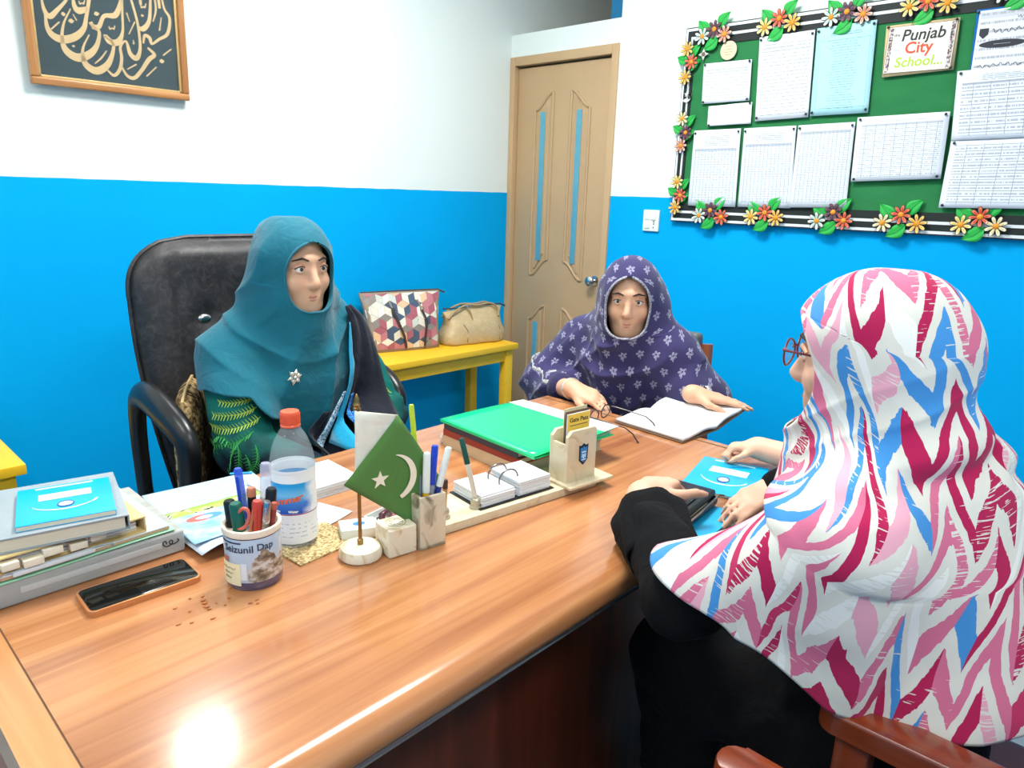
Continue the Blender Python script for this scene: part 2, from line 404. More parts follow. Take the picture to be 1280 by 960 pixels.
# ------------------------------------------------------------------ yellow benches
def yellow_table(label, cx, cy, rz, L, D, H):
    t = thing('yellow_table', label, 'table', (cx, cy, 0), rz, 'yellow painted wooden tables')
    B().box((0, 0, H-0.014), (L, D, 0.028), 0.004).build('table_top', M_yellow, t)
    for s in (-1, 1):
        B().box((0, s*(D/2-0.035), H-0.028-0.03), (L-0.10, 0.018, 0.06), 0.002).build('apron', M_yellow, t)
        B().box((s*(L/2-0.045), 0, H-0.028-0.03), (0.018, D-0.10, 0.06), 0.002).build('apron', M_yellow, t)
        for q in (-1, 1):
            B().box((s*(L/2-0.045), q*(D/2-0.04), (H-0.028)/2), (0.045, 0.045, H-0.028), 0.003).build('leg', M_yellow, t)
    return t
yellow_table('yellow wooden table carrying the two handbags', -0.68, -0.195, math.radians(-2.0), 0.80, 0.34, 0.656)
yellow_table('yellow wooden table cut by the picture edge behind the book pile', -2.80, -0.36, 0.0, 0.75, 0.56, 0.656)

# ------------------------------------------------------------------ framed calligraphy
CALLI = [[(-2.087, 1.9, 0.0051), (-2.087, 1.88, 0.0072), (-2.082, 1.857, 0.0123), (-2.07, 1.847, 0.0154), (-2.049, 1.868, 0.0113), (-2.021, 1.901, 0.0072), (-2.015, 1.918, 0.0051)], [(-2.083, 1.849, 0.0062), (-2.081, 1.814, 0.0128), (-2.067, 1.793, 0.0195), (-2.04, 1.787, 0.0226), (-2.005, 1.801, 0.0205), (-1.979, 1.829, 0.0144), (-1.968, 1.866, 0.0103), (-1.956, 1.914, 0.0103), (-1.952, 1.939, 0.0072)], [(-2.011, 1.879, 0.0031), (-2.035, 1.832, 0.0062), (-2.044, 1.785, 0.0113), (-2.034, 1.754, 0.0205), (-2.004, 1.74, 0.0246), (-1.969, 1.756, 0.0205), (-1.945, 1.786, 0.0133), (-1.935, 1.826, 0.0092), (-1.95, 1.836, 0.0082), (-1.958, 1.851, 0.0123)], [(-1.965, 1.813, 0.0031), (-1.985, 1.776, 0.0062), (-1.99, 1.746, 0.0113), (-1.981, 1.72, 0.0195), (-1.953, 1.708, 0.0226), (-1.921, 1.729, 0.0185), (-1.901, 1.767, 0.0113), (-1.897, 1.798, 0.0092), (-1.918, 1.818, 0.0113)], [(-2.001, 1.909, 0.0072), (-1.999, 1.889, 0.0133), (-1.988, 1.878, 0.0195), (-1.963, 1.888, 0.0123)], [(-1.956, 1.839, 0.0154), (-1.935, 1.841, 0.0133), (-1.916, 1.875, 0.0113), (-1.884, 1.883, 0.0164), (-1.868, 1.909, 0.0133), (-1.855, 1.95, 0.0072)], [(-1.922, 1.82, 0.0062), (-1.907, 1.802, 0.0164), (-1.881, 1.805, 0.0185), (-1.864, 1.838, 0.0082), (-1.86, 1.89, 0.0067), (-1.856, 1.958, 0.0067)], [(-1.921, 1.714, 0.0051), (-1.902, 1.701, 0.0092), (-1.883, 1.722, 0.0103), (-1.874, 1.758, 0.0092), (-1.875, 1.791, 0.0077), (-1.856, 1.811, 0.0062), (-1.846, 1.775, 0.0133), (-1.827, 1.764, 0.0154), (-1.813, 1.798, 0.0092), (-1.814, 1.863, 0.0077), (-1.823, 1.914, 0.0072), (-1.833, 1.954, 0.0062)], [(-1.815, 1.861, 0.0072), (-1.798, 1.858, 0.0154), (-1.777, 1.887, 0.0113), (-1.768, 1.95, 0.0072), (-1.766, 1.972, 0.0051)], [(-1.877, 1.732, 0.0051), (-1.862, 1.706, 0.0092), (-1.84, 1.701, 0.0113), (-1.815, 1.727, 0.0113), (-1.788, 1.765, 0.0133), (-1.769, 1.783, 0.0113), (-1.789, 1.802, 0.0062)], [(-1.802, 1.813, 0.0051), (-1.795, 1.838, 0.0092), (-1.78, 1.833, 0.0113), (-1.774, 1.816, 0.0072), (-1.749, 1.834, 0.0082), (-1.72, 1.856, 0.0103), (-1.709, 1.904, 0.0087), (-1.725, 1.932, 0.0067), (-1.732, 1.974, 0.0051)], [(-1.737, 1.903, 0.0031), (-1.746, 1.861, 0.0046)], [(-1.765, 1.885, 0.0031), (-1.753, 1.922, 0.0062), (-1.754, 1.961, 0.0046)], [(-2.039, 1.859, 0.0021), (-2.033, 1.86, 0.0123), (-2.027, 1.861, 0.0021)], [(-2.021, 1.842, 0.0021), (-2.013, 1.844, 0.0133), (-2.005, 1.845, 0.0021)], [(-1.945, 1.875, 0.0021), (-1.938, 1.878, 0.0123), (-1.93, 1.88, 0.0021)], [(-1.802, 1.897, 0.0021), (-1.798, 1.898, 0.0082), (-1.793, 1.898, 0.0021)], [(-1.753, 1.765, 0.0041), (-1.746, 1.766, 0.0133), (-1.738, 1.767, 0.0041)], [(-2.018, 1.772, 0.0021), (-2.014, 1.772, 0.0072), (-2.01, 1.773, 0.0021)], [(-2.071, 1.811, 0.0041), (-2.046, 1.836, 0.0041)], [(-1.957, 1.729, 0.0031), (-1.936, 1.749, 0.0051), (-1.918, 1.773, 0.0031)], [(-1.86, 1.725, 0.0031), (-1.829, 1.745, 0.0046)], [(-1.8, 1.711, 0.0046), (-1.765, 1.745, 0.0036)], [(-1.74, 1.785, 0.0046), (-1.711, 1.809, 0.0041)], [(-1.845, 1.834, 0.0031), (-1.823, 1.875, 0.0041)], [(-1.847, 1.898, 0.0046), (-1.839, 1.872, 0.0021)], [(-2.006, 1.865, 0.0026), (-1.997, 1.848, 0.0041)], [(-1.904, 1.848, 0.0026), (-1.902, 1.84, 0.0046), (-1.895, 1.844, 0.0031), (-1.89, 1.842, 0.0046), (-1.886, 1.853, 0.0026)], [(-1.985, 1.906, 0.0026), (-1.983, 1.898, 0.0046), (-1.977, 1.902, 0.0031), (-1.973, 1.9, 0.0046), (-1.968, 1.911, 0.0026)], [(-1.801, 1.931, 0.0026), (-1.798, 1.922, 0.0046), (-1.793, 1.926, 0.0031), (-1.788, 1.924, 0.0046), (-1.783, 1.937, 0.0026)], [(-1.833, 1.819, 0.0021), (-1.832, 1.808, 0.0046), (-1.836, 1.808, 0.0021)]]
def build_calligraphy():
    x0, x1, z0, z1 = -2.122, -1.687, 1.669, 2.245
    cx, cz = (x0+x1)/2, (z0+z1)/2; w_, h_ = x1-x0, z1-z0
    # leans forward a little from its hanging nail
    m = wall_frame('back', cx, z0-0.02, 0.016) @ Matrix.Rotation(math.radians(2.0), 4, 'X')
    t = thing('framed_calligraphy', 'gold calligraphy on dark ground in a wooden frame under glass', 'picture', mtx=m)
    mf = wood('picture_frame_wood', (150, 96, 48), (180, 122, 68), (204, 150, 92), 0, 0.4, 0.2, 2.0); mf2 = wood('picture_frame_wood_upright', (150, 96, 48), (180, 122, 68), (204, 150, 92), 1, 0.4, 0.2, 2.0)
    fw = 0.022; h0 = 0.02
    for s in (0, 1):
        zc = h0-fw/2 if s == 0 else h0+h_+fw/2
        b = B(); b.box((0, zc, 0.008), (w_+2*fw, fw, 0.026), 0.005, 3); b.build('frame_rail', mf, t)
        xc = (-1 if s == 0 else 1)*(w_/2+fw/2)
        b = B(); b.box((xc, h0+h_/2, 0.008), (fw, h_, 0.0255), 0.005, 3); b.build('frame_rail', mf2, t)
    mg = mat('frame_gold_slip', (214, 180, 120), 0.35, 0.5, 0.4, var=0.1)
    b = B()
    for (cx_, cy_, dx, dy) in ((0, h0+0.004, w_, 0.008), (0, h0+h_-0.004, w_, 0.008), (-w_/2+0.004, h0+h_/2, 0.008, h_), (w_/2-0.004, h0+h_/2, 0.008, h_)):
        b.box((cx_, cy_, 0.006), (dx, dy, 0.008), 0.001)
    b.build('gold_slip', mg, t)
    k = NT('calligraphy_ground', 0.8, 0.2); k.base((66, 80, 84)); B().box((0, h0+h_/2, 0.0), (w_-0.004, h_-0.004, 0.004)).build('ground_cloth', k.m, t)  # ground colour raised to include the grey-blue reflection in the glass
    mc = mat('calligraphy_gold', (206, 178, 132), 0.5, 0.4, 0.1, var=0.06)
    def stroke(pts):
        P = spline([(p[0]-cx, p[1]-(z0-0.02), p[2]) for p in pts], max(6, 7*len(pts))); V = []; n = len(P)
        for i in range(n):
            d = P[min(i+1, n-1)][:2]-P[max(i-1, 0)][:2]; L = math.hypot(*d) or 1; nx, ny = -d[1]/L, d[0]/L; hw = max(P[i][2], 0.0015)/2
            V += [(P[i][0]+nx*hw, P[i][1]+ny*hw, 0.0028), (P[i][0]-nx*hw, P[i][1]-ny*hw, 0.0028)]
        b = B(); b.raw(V+[(v[0], v[1], 0.0018) for v in V], [(2*i, 2*i+1, 2*i+3, 2*i+2) for i in range(n-1)]+[(2*n+2*i, 2*i, 2*i+2, 2*n+2*i+2) for i in range(n-1)]+[(2*i+1, 2*n+2*i+1, 2*n+2*i+3, 2*i+3) for i in range(n-1)])
        b.build('letter_stroke', mc, t)
    for s in CALLI: stroke(s)
    # the upper half, above the picture's edge: the tall shafts go on
    for xx, zt in ((-2.03, 2.19), (-1.96, 2.20), (-1.86, 2.2), (-1.80, 2.19), (-1.74, 2.2)):
        stroke([(xx, 1.93, 0.008), (xx-0.006, 2.06, 0.014), (xx+0.004, zt, 0.016)])
    kg = NT('picture_glass', 0.02, 0.5); kg.base((255, 255, 255)); kg.b.inputs['Transmission Weight'].default_value = 1.0; kg.b.inputs['IOR'].default_value = 1.45
    kg.b.inputs['Alpha'].default_value = 0.16
    B().box((0, h0+h_/2, 0.0115), (w_-0.006, h_-0.006, 0.002)).build('glass', kg.m, t)
build_calligraphy()

# ------------------------------------------------------------------ switch plate
def build_switch():
    t = thing('switch_plate', 'small white switch and socket plate on the blue wall', 'switch', mtx=wall_frame('right', 0.905, 1.268, 0.0))
    B().box((0, 0, 0.006), (0.082, 0.094, 0.012), 0.004, 3).build('plate', M_white_plastic, t)
    for (x_, y_) in ((-0.016, 0.02), (0.016, 0.02), (-0.016, -0.018)):
        s_ = B().box((x_, y_, 0.0135), (0.026, 0.032, 0.006), 0.002).build('rocker', M_white_plastic, t)
    b = B()
    for (x_, y_) in ((0.017, -0.004), (0.017, -0.014), (0.016, -0.03)): b.cyl((x_, y_, 0.012), (x_, y_, 0.0126), 0.0032, None, 10)
    b.build('socket_hole', M_black, t)
build_switch()

# ------------------------------------------------------------------ notice board with its papers
def paper_print(name, kind, rows=20, cols=6, base_=(236, 240, 244), ink=(104, 110, 120), head=0.12, mh=0.06, seed=0.0, frame=True):
    k = NT(name, 0.75, 0.2); uv = k.xyz(k.coord('UV')); u, v = uv[0], uv[1]
    inside = k.mul(k.mul(k.gt(u, mh), k.lt(u, 1-mh)), k.mul(k.gt(v, mh), k.lt(v, 1-mh)))
    body = k.lt(v, 1-head)
    vr = k.mul(v, float(rows)); row = k.fl(vr); fv = k.fr(vr)
    word = k.gt(k.noise(k.vec(k.mul(u, 62.0), k.add(k.mul(row, 7.31), seed)), 1.0, 1), 0.44)
    txt = k.mul(word, k.mul(k.gt(fv, 0.38), k.lt(fv, 0.66)))
    hv = k.fr(k.mul(v, 42.0)); headtxt = k.mul(k.mul(k.gt(v, 1-head+0.02), k.lt(v, 1-0.035)), k.mul(k.mul(k.gt(hv, 0.3), k.lt(hv, 0.75)), k.mul(k.gt(u, 0.25), k.mul(k.lt(u, 0.78), k.gt(k.noise(k.vec(k.mul(u, 30.0), k.fl(k.mul(v, 42.0))), 1.0, 1), 0.42)))))
    if kind == 'grid':
        lines = k.mx(k.lt(fv, 0.11), k.lt(k.fr(k.mul(u, float(cols))), 0.035*cols/6))
        gap = k.mul(k.gt(u, 0.52), k.lt(u, 0.57)); lines = k.mul(lines, k.sub(1.0, gap)) if cols > 9 else lines
        f = k.mul(body, k.mx(k.mul(lines, 0.8), k.mul(txt, 0.6)))
        band = k.mul(k.mul(k.lt(v, 1-head), k.gt(v, 1-head-0.035)), 0.5); f = k.mx(f, band)
    elif kind == 'text':
        f = k.mul(body, k.mul(txt, 0.7)); f = k.mx(f, k.mul(k.mul(k.lt(v, 1-head), k.gt(v, 1-head-0.09)), 0.28))
    elif kind == 'poem':
        wid = k.mul(k.noise(k.vec(k.mul(row, 3.7), 0.0), 1.0, 1), 0.42)
        f = k.mul(body, k.mul(k.mul(txt, 0.7), k.lt(k.ab(k.sub(u, 0.5)), wid)))
        fr_ = k.mx(k.lt(k.ab(k.sub(k.ab(k.sub(u, 0.5)), 0.42)), 0.004), k.lt(k.ab(k.sub(k.ab(k.sub(v, 0.46)), 0.38)), 0.003))
        f = k.mx(f, k.mul(k.mul(fr_, k.mul(k.lt(k.ab(k.sub(u, 0.5)), 0.425), k.lt(k.ab(k.sub(v, 0.46)), 0.384))), 0.6))
    else: f = 0.0*1
    f = k.mul(inside, k.mx(f, k.mul(headtxt, 0.65))) if kind != 'blank' else k.mul(inside, 0.0)
    k.base(k.mix(f, base_, ink)); return k.m
BOFF = 0.030
def sheet(name, label, cat, quad, m, off, group=None, curl=0.004, pins=(0, 1, 2, 3), nx=8, ny=10, thick=0.0006):
    """a pinned sheet: quad = four (a,b) wall points TL TR BR BL"""
    q = [np.array(p, float) for p in quad]; c = sum(q)/4
    t = thing(name, label, cat, mtx=wall_frame('right', c[0], c[1], off), group=group)
    V = []; UV = []
    for j in range(ny+1):
        for i in range(nx+1):
            s, r = i/nx, j/ny; p = (q[3]*(1-s)+q[2]*s)*(1-r)+(q[0]*(1-s)+q[1]*s)*r-c
            z = 0.001+curl*(math.sin(s*PI*1.5+c[0]*9)**2*0.4+(1-r)*0.35*math.sin(s*PI)+0.12*math.sin(r*7+c[0]*5)**2)
            V.append((p[0], p[1], z)); UV.append((s, r))
    F = [(j*(nx+1)+i, j*(nx+1)+i+1, (j+1)*(nx+1)+i+1, (j+1)*(nx+1)+i) for j in range(ny) for i in range(nx)]
    o = mesh_obj('sheet', V, F, m, t, True, UV)
    md = o.modifiers.new('thickness', 'SOLIDIFY'); md.thickness = thick; md.offset = -1
    for k in pins:
        p = q[k]+(c-q[k])*0.075-c
        b = B(); b.lathe([(0.0, 0.0), (0.0012, 0.0), (0.0012, 0.003), (0.0045, 0.004), (0.0045, 0.006), (0.0025, 0.009), (0.0, 0.0095)], 10, (p[0], p[1], 0.002)); b.build('pin', mat('pin_black', (30, 34, 40), 0.3), t)
    return t
def build_board():
    a0, a1, b0, b1 = 1.014, 2.62, 1.272, 2.042
    ca, cb = (a0+a1)/2, (b0+b1)/2; W, H = a1-a0, b1-b0
    t = thing('notice_board', 'green felt notice board with black and white striped border', 'notice board', mtx=wall_frame('right', ca, b0, 0.0))
    kf = NT('green_felt', 0.9, 0.15); o = kf.coord(); kf.base(kf.mix(kf.noise(kf.scale(o, (2, 5, 1)), 2.0, 3), (36, 108, 62), (58, 138, 84))); kf.bump(kf.add(kf.mul(kf.noise(kf.scale(o, (2.5, 7, 1)), 2.0, 2), 3.0), kf.noise(o, 500, 2)), 0.3, 0.004)
    B().box((0, H/2, 0.010), (W-0.004, H-0.004, 0.018)).build('felt_panel', kf.m, t)
    mk = mat('border_black', (34, 40, 38), 0.6, 0.3); mw = mat('border_white', (226, 230, 232), 0.6, 0.3)
    bw = 0.075
    for (nm, m_, off_, wd, z) in (('black_border', mk, 0.0, bw, 0.0215), ('white_stripe', mw, 0.004, 0.010, 0.0235), ('white_stripe', mw, 0.036, 0.010, 0.0235)):
        for s in (0, 1):
            yy = off_+wd/2 if s == 0 else H-off_-wd/2
            B().box((0, yy, z), (W-2*off_, wd, 0.004)).build(nm, m_, t)
            xx = (-W/2+off_+wd/2)*(1 if s == 0 else -1); ww = wd*(0.62 if nm == 'black_border' else 0.8)
            xx = (-W/2+off_*0.75+ww/2)*(1 if s == 0 else -1)
            B().box((xx, H/2, z+0.0006), (ww, H-2*off_, 0.004)).build(nm, m_, t)
build_board()
def build_papers():
    g = 'papers pinned to the notice board'
    sheet('paper_notice', 'small lined typed sheet below the round cream tag', 'paper', [(1.112, 1.898), (1.318, 1.896), (1.325, 1.746), (1.119, 1.745)], paper_print('print_small_typed', 'text', 14, 6, (230, 236, 240), (130, 132, 136), 0.16, seed=1), BOFF, g)
    sheet('paper_notice', 'short blank torn strip under the small typed sheet', 'paper', [(1.153, 1.734), (1.338, 1.74), (1.342, 1.66), (1.155, 1.657)], paper_print('print_blank', 'blank', base_=(236, 240, 242)), BOFF, g, 0.010, (1, 3))
    sheet('paper_notice', 'white typed page with grey heading beside the pale blue page', 'paper', [(1.34, 1.971), (1.551, 1.973), (1.566, 1.674), (1.358, 1.668)], paper_print('print_typed_page', 'text', 24, 6, (232, 236, 240), (124, 128, 136), 0.10, seed=4), BOFF, g)
    sheet('paper_notice', 'pale blue page with a centred column of lines in a thin frame', 'paper', [(1.558, 1.976), (1.761, 1.98), (1.776, 1.679), (1.572, 1.677)], paper_print('print_blue_page', 'poem', 34, 6, (178, 226, 232), (110, 140, 150), 0.14, seed=2), BOFF, g, 0.003)
    sheet('paper_notice', 'white timetable page lowest and nearest the door', 'paper', [(1.097, 1.642), (1.303, 1.644), (1.314, 1.341), (1.098, 1.34)], paper_print('print_table_a', 'grid', 30, 14, (232, 237, 244), (112, 122, 138), 0.24, seed=5), BOFF, g, 0.006, (0, 1))
    sheet('paper_notice', 'white timetable page second from the door in the lower row', 'paper', [(1.317, 1.643), (1.526, 1.646), (1.542, 1.344), (1.325, 1.342)], paper_print('print_table_b', 'grid', 32, 14, (232, 237, 244), (112, 122, 138), 0.2, seed=9), BOFF, g, 0.005, (0, 1))
    sheet('paper_notice', 'white timetable page with grey top band, third in the lower row', 'paper', [(1.535, 1.646), (1.739, 1.65), (1.749, 1.354), (1.539, 1.347)], paper_print('print_table_c', 'grid', 36, 14, (232, 237, 242), (116, 124, 134), 0.08, seed=12), BOFF+0.003, g, 0.005, (0, 1))
    sheet('paper_notice', 'landscape timetable sheet below the lettered school sign', 'paper', [(1.746, 1.664), (2.036, 1.67), (2.042, 1.458), (1.754, 1.445)], paper_print('print_table_d', 'grid', 17, 9, (232, 237, 244), (130, 138, 150), 0.12, seed=15), BOFF+0.006, g, 0.004)
    sheet('paper_notice', 'landscape table sheet overlapping the blue edged poster', 'paper', [(2.037, 1.791), (2.325, 1.797), (2.345, 1.585), (2.054, 1.578)], paper_print('print_table_e', 'grid', 10, 6, (226, 231, 240), (124, 132, 146), 0.18, seed=18), BOFF+0.010, g, 0.004, (0, 1))
    sheet('paper_notice', 'landscape table sheet at the lower corner of the board', 'paper', [(2.054, 1.578), (2.345, 1.585), (2.345, 1.37), (2.051, 1.364)], paper_print('print_table_f', 'grid', 12, 6, (228, 233, 242), (124, 132, 146), 0.03, seed=21), BOFF+0.007, g, 0.004, (0, 3))
    # blue edged poster with badge, black oval and script lines
    t = sheet('paper_poster', 'white printed poster with a blue edge and black oval', 'poster', [(2.059, 1.97), (2.235, 1.971), (2.245, 1.735), (2.072, 1.732)], paper_print('print_poster', 'blank', base_=(30, 104, 178)), BOFF, g, 0.002)
    m_ = paper_print('print_poster_inner', 'text', 9, 4, (226, 228, 234), (150, 152, 158), 0.02, 0.03, seed=30)
    b = B(); V = [(-0.078, -0.115, 0.0042), (0.082, -0.115, 0.0042), (0.075, 0.113, 0.0042), (-0.084, 0.113, 0.0042)]
    mesh_obj('white_field', V+[(v[0], v[1], 0.003) for v in V], [(0, 1, 2, 3), (4, 5, 1, 0), (5, 6, 2, 1), (6, 7, 3, 2), (7, 4, 0, 3)], m_, t, False, [(0, 0), (1, 0), (1, 1), (0, 1)]*2)
    ink = mat('print_ink_grey', (62, 64, 70), 0.7, 0.2)
    b = B(); b.prism([(-0.008+0.062*math.cos(a), 0.012+0.0115*math.sin(a)) for a in np.linspace(0, 2*PI, 32, endpoint=False)], 0.0044, 0.005); b.build('black_oval', ink, t)
    b = B(); b.prism([(-0.075, 0.06), (-0.05, 0.06), (-0.05, 0.042), (-0.0625, 0.03), (-0.075, 0.042)], 0.0044, 0.005); b.build('badge', ink, t)
    text('.................', 0.012, mat('print_white', (230, 230, 230), 0.6), t, T(-0.008, 0.015, 0.0052))
    # script-like lines
    def squiggle(x0, x1, y, amp, seed, wd=0.0016):
        rr = random.Random(seed); n = 46; ph = rr.random()*6
        pts = [(x0+(x1-x0)*i/n, y+amp*math.sin(i*0.9+ph)*abs(math.sin(i*0.37+ph)), 0.005) for i in range(n+1)]
        bb = B(); bb.tube(pts, wd/2, 5); bb.build('script_line', ink, t)
    squiggle(-0.04, 0.07, 0.05, 0.008, 1); squiggle(-0.065, 0.06, -0.05, 0.007, 2); squiggle(0.02, 0.07, 0.085, 0.006, 3, 0.001); squiggle(-0.07, 0.04, -0.085, 0.004, 4, 0.001)
    # lettered sign
    t = sheet('school_sign', 'framed cream card lettered Punjab City School in three colours', 'sign', [(1.795, 1.955), (2.016, 1.955), (2.022, 1.799), (1.805, 1.792)], mat('sign_tan_edge', (214, 190, 146), 0.6, 0.3), BOFF+0.002, None, 0.0, (0, 1, 2), 2, 2, 0.002)
    b = B(); b.box((0, 0, 0.0022), (0.206, 0.146, 0.0016)); b.build('dark_line', mat('sign_line', (112, 84, 70), 0.7), t)
    b = B(); b.box((0, 0, 0.0027), (0.203, 0.143, 0.0016)); b.build('card', mat('sign_cream', (240, 236, 220), 0.7, 0.2, var=0.02), t)
    kp = NT('sign_side_pattern', 0.7, 0.2); o = kp.coord(); kp.base(kp.ramp(kp.noise(o, 160, 2), [(0.4, (214, 206, 200)), (0.52, (150, 132, 130)), (0.6, (96, 76, 80))]))
    for s in (-1, 1): B().box((s*0.093, 0, 0.0034), (0.012, 0.138, 0.0014)).build('side_band', kp.m, t)
    z = 0.0038
    text('Punjab', 0.050, mat('ink_black', (38, 40, 42), 0.6), t, T(0.006, 0.041, z), bold=0.0008, shear=0.15)
    text('the', 0.014, MATS['ink_black'], t, T(-0.074, 0.046, z))
    text('City', 0.050, mat('ink_red', (216, 74, 40), 0.6), t, T(-0.002, 0.001, z), bold=0.001)
    text('School...', 0.044, mat('ink_lime', (170, 206, 40), 0.6), t, T(0.004, -0.042, z), bold=0.0006, shear=0.1)
    # round tag, star, moon on the cord
    t = thing('round_tag', 'round cream paper tag hung under the flower cluster', 'tag', mtx=wall_frame('right', 1.215, 1.938, BOFF))
    b = B(); b.prism([(0.035*math.cos(a), 0.035*math.sin(a)) for a in np.linspace(0, 2*PI, 36, endpoint=False)], 0.0, 0.002, 0.0006); b.build('disc', mat('tag_cream', (222, 212, 176), 0.7, 0.2), t)
    b = B()
    for i, (yy, hw) in enumerate(((0.015, 0.014), (0.004, 0.018), (-0.006, 0.018), (-0.016, 0.012))): b.box((0, yy, 0.0021), (2*hw, 0.0018, 0.0006))
    b.build('print_line', mat('tag_ink', (170, 150, 110), 0.7), t)
    def starpoly(r1, r2, n, rot=0.0): return [((r1 if k % 2 == 0 else r2)*math.cos(rot+PI*k/n), (r1 if k % 2 == 0 else r2)*math.sin(rot+PI*k/n)) for k in range(2*n)]
    t = thing('star_ornament', 'small silver four pointed star beside the top flowers', 'ornament', mtx=wall_frame('right', 1.107, 1.934, BOFF))
    msv = mat('silver_paper', (210, 212, 208), 0.4, 0.5, 0.3)
    B().prism(starpoly(0.025, 0.009, 4, PI/2), 0, 0.004, 0.001).build('star', msv, t); B().prism(starpoly(0.010, 0.007, 6), 0.004, 0.006).build('centre', mat('bead_brown', (110, 90, 70), 0.4), t)
    t = thing('moon_ornament', 'white crescent and star on a cord down the board edge', 'ornament', mtx=wall_frame('right', 1.045, 1.775, BOFF))
    cres = [(0.02*math.cos(a), 0.02*math.sin(a)) for a in np.linspace(-2.6, 0.9, 18)]+[(0.008+0.0145*math.cos(a), 0.006+0.0145*math.sin(a)) for a in np.linspace(0.7, -2.4, 14)]
    B().prism(cres, 0, 0.003).build('crescent', msv, t); B().prism([(x_, y_+0.012) for x_, y_ in starpoly(0.012, 0.005, 5, PI/2)], 0.0, 0.003).build('star', msv, t)
    b = B(); b.tube([(0.002, 0.06, 0.001), (0, 0.02, 0.002), (0.002, -0.02, 0.001), (0.0, -0.07, 0.001)], 0.0014, 6); b.build('cord', mw_ := mat('cord_white', (230, 230, 226), 0.7), t)
build_papers()

FCOL = {'y': ((240, 206, 104), (250, 232, 170)), 'r': ((216, 84, 58), (234, 130, 100)), 'p': ((92, 60, 78), (128, 90, 104)), 'w': ((176, 214, 204), (236, 240, 226)), 'k': ((224, 140, 110), (244, 200, 180)), 'c': ((236, 214, 150), (250, 240, 206)), 'o': ((236, 176, 80), (248, 214, 130))}
FM = {}
for k_, (c1, c2) in FCOL.items():
    FM[k_] = (mat('petal_'+k_, c2, 0.6, 0.3, var=0.03), mat('petal_core_'+k_, c1, 0.6, 0.3, var=0.04))
M_leaf = mat('paper_leaf', (44, 176, 74), 0.55, 0.35, var=0.08, scale=60); M_outline = mat('petal_outline', (56, 42, 40), 0.6); M_fcentre = mat('flower_centre', (232, 150, 44), 0.5, 0.3)
_pet = {}
def petal_mesh(r, wd, z0, z1, lift):
    V = []; n = 10
    for k in range(n):
        a = 2*PI*k/n; x_ = r*0.56+r*0.44*math.cos(a); y_ = wd*math.sin(a)*(0.7+0.3*math.cos(a)); V.append((x_, y_, z1+lift*(x_/r)**2))
    V += [(v[0], v[1], v[2]-(z1-z0)) for v in V]
    return V, [tuple(range(n)), tuple(range(2*n-1, n-1, -1))]+[(i, n+i, n+(i+1) % n, (i+1) % n) for i in range(n)]
def flower(parent, x_, y_, r, col, rot):
    f = bpy.data.objects.new('flower', None); link(f, parent); f.location = (x_, y_, 0.010); f.rotation_euler = (0, 0, rot)
    if r not in _pet:
        def me(nm, args, m_):
            V, F = petal_mesh(*args); o = mesh_obj(nm, V, F, m_); mm = o.data; bpy.data.objects.remove(o); return mm
        _pet[r] = [me('petal_edge', (r, r*0.275, 0.0, 0.0015, 0.004), M_outline), {}]
    for c_, (m1, m2) in FM.items():
        if c_ == col and c_ not in _pet[r][1]:
            V, F = petal_mesh(r*0.96, r*0.20, 0.0016, 0.0024, 0.004); V2, F2 = petal_mesh(r*0.74, r*0.105, 0.0026, 0.0032, 0.004)
            bb = B(); bb.mi = 0; bb.raw(V, F); bb.mi = 1; bb.raw(V2, F2); o = bb.build('petal', [m1, m2]); _pet[r][1][c_] = o.data; bpy.data.objects.remove(o)
    for k in range(8):
        for d in (_pet[r][1][col],):
            o = bpy.data.objects.new('petal', d); link(o, f); o.rotation_euler = (0, 0, k*PI/4)
    bb = B()
    for k in range(8):
        V, F = petal_mesh(r, r*0.275, 0.0, 0.0015, 0.004); c_, s_ = math.cos(k*PI/4), math.sin(k*PI/4)
        bb.raw([(v[0]*c_-v[1]*s_, v[0]*s_+v[1]*c_, v[2]) for v in V], F)
    bb.build('petal_outline', M_outline, f)
    b = B(); b.lathe([(r*0.27, 0.001), (r*0.27, 0.005), (r*0.18, 0.0075), (0.0, 0.008)], 14); b.build('flower_centre', M_fcentre, f)
def leaf(parent, x_, y_, ang, L, wd):
    n = 9; V = []; F = []
    for i in range(n):
        s = i/(n-1); hw = wd*math.sin(PI*s**0.85)*(1-0.15*s); cu = 0.10*L*math.sin(PI*s)
        for q in (-1, -0.5, 0, 0.5, 1): V.append((s*L, cu+q*hw, 0.003+abs(q)*0.004+0.004*math.sin(PI*s)))
    for i in range(n-1):
        for q in range(4): F.append((i*5+q, (i+1)*5+q, (i+1)*5+q+1, i*5+q+1))
    o = mesh_obj('leaf', V, F, M_leaf, parent, True); md = o.modifiers.new('thickness', 'SOLIDIFY'); md.thickness = 0.001
    o.location = (x_, y_, 0.0); o.rotation_euler = (0, 0, ang)
    b = B(); b.tube([(0.004, 0.002, 0.0065), (L*0.5, 0.1*L, 0.0085), (L*0.95, 0.02*L, 0.0055)], 0.0007, 5); b.build('leaf_vein', mat('leaf_vein', (24, 120, 50), 0.6), o)
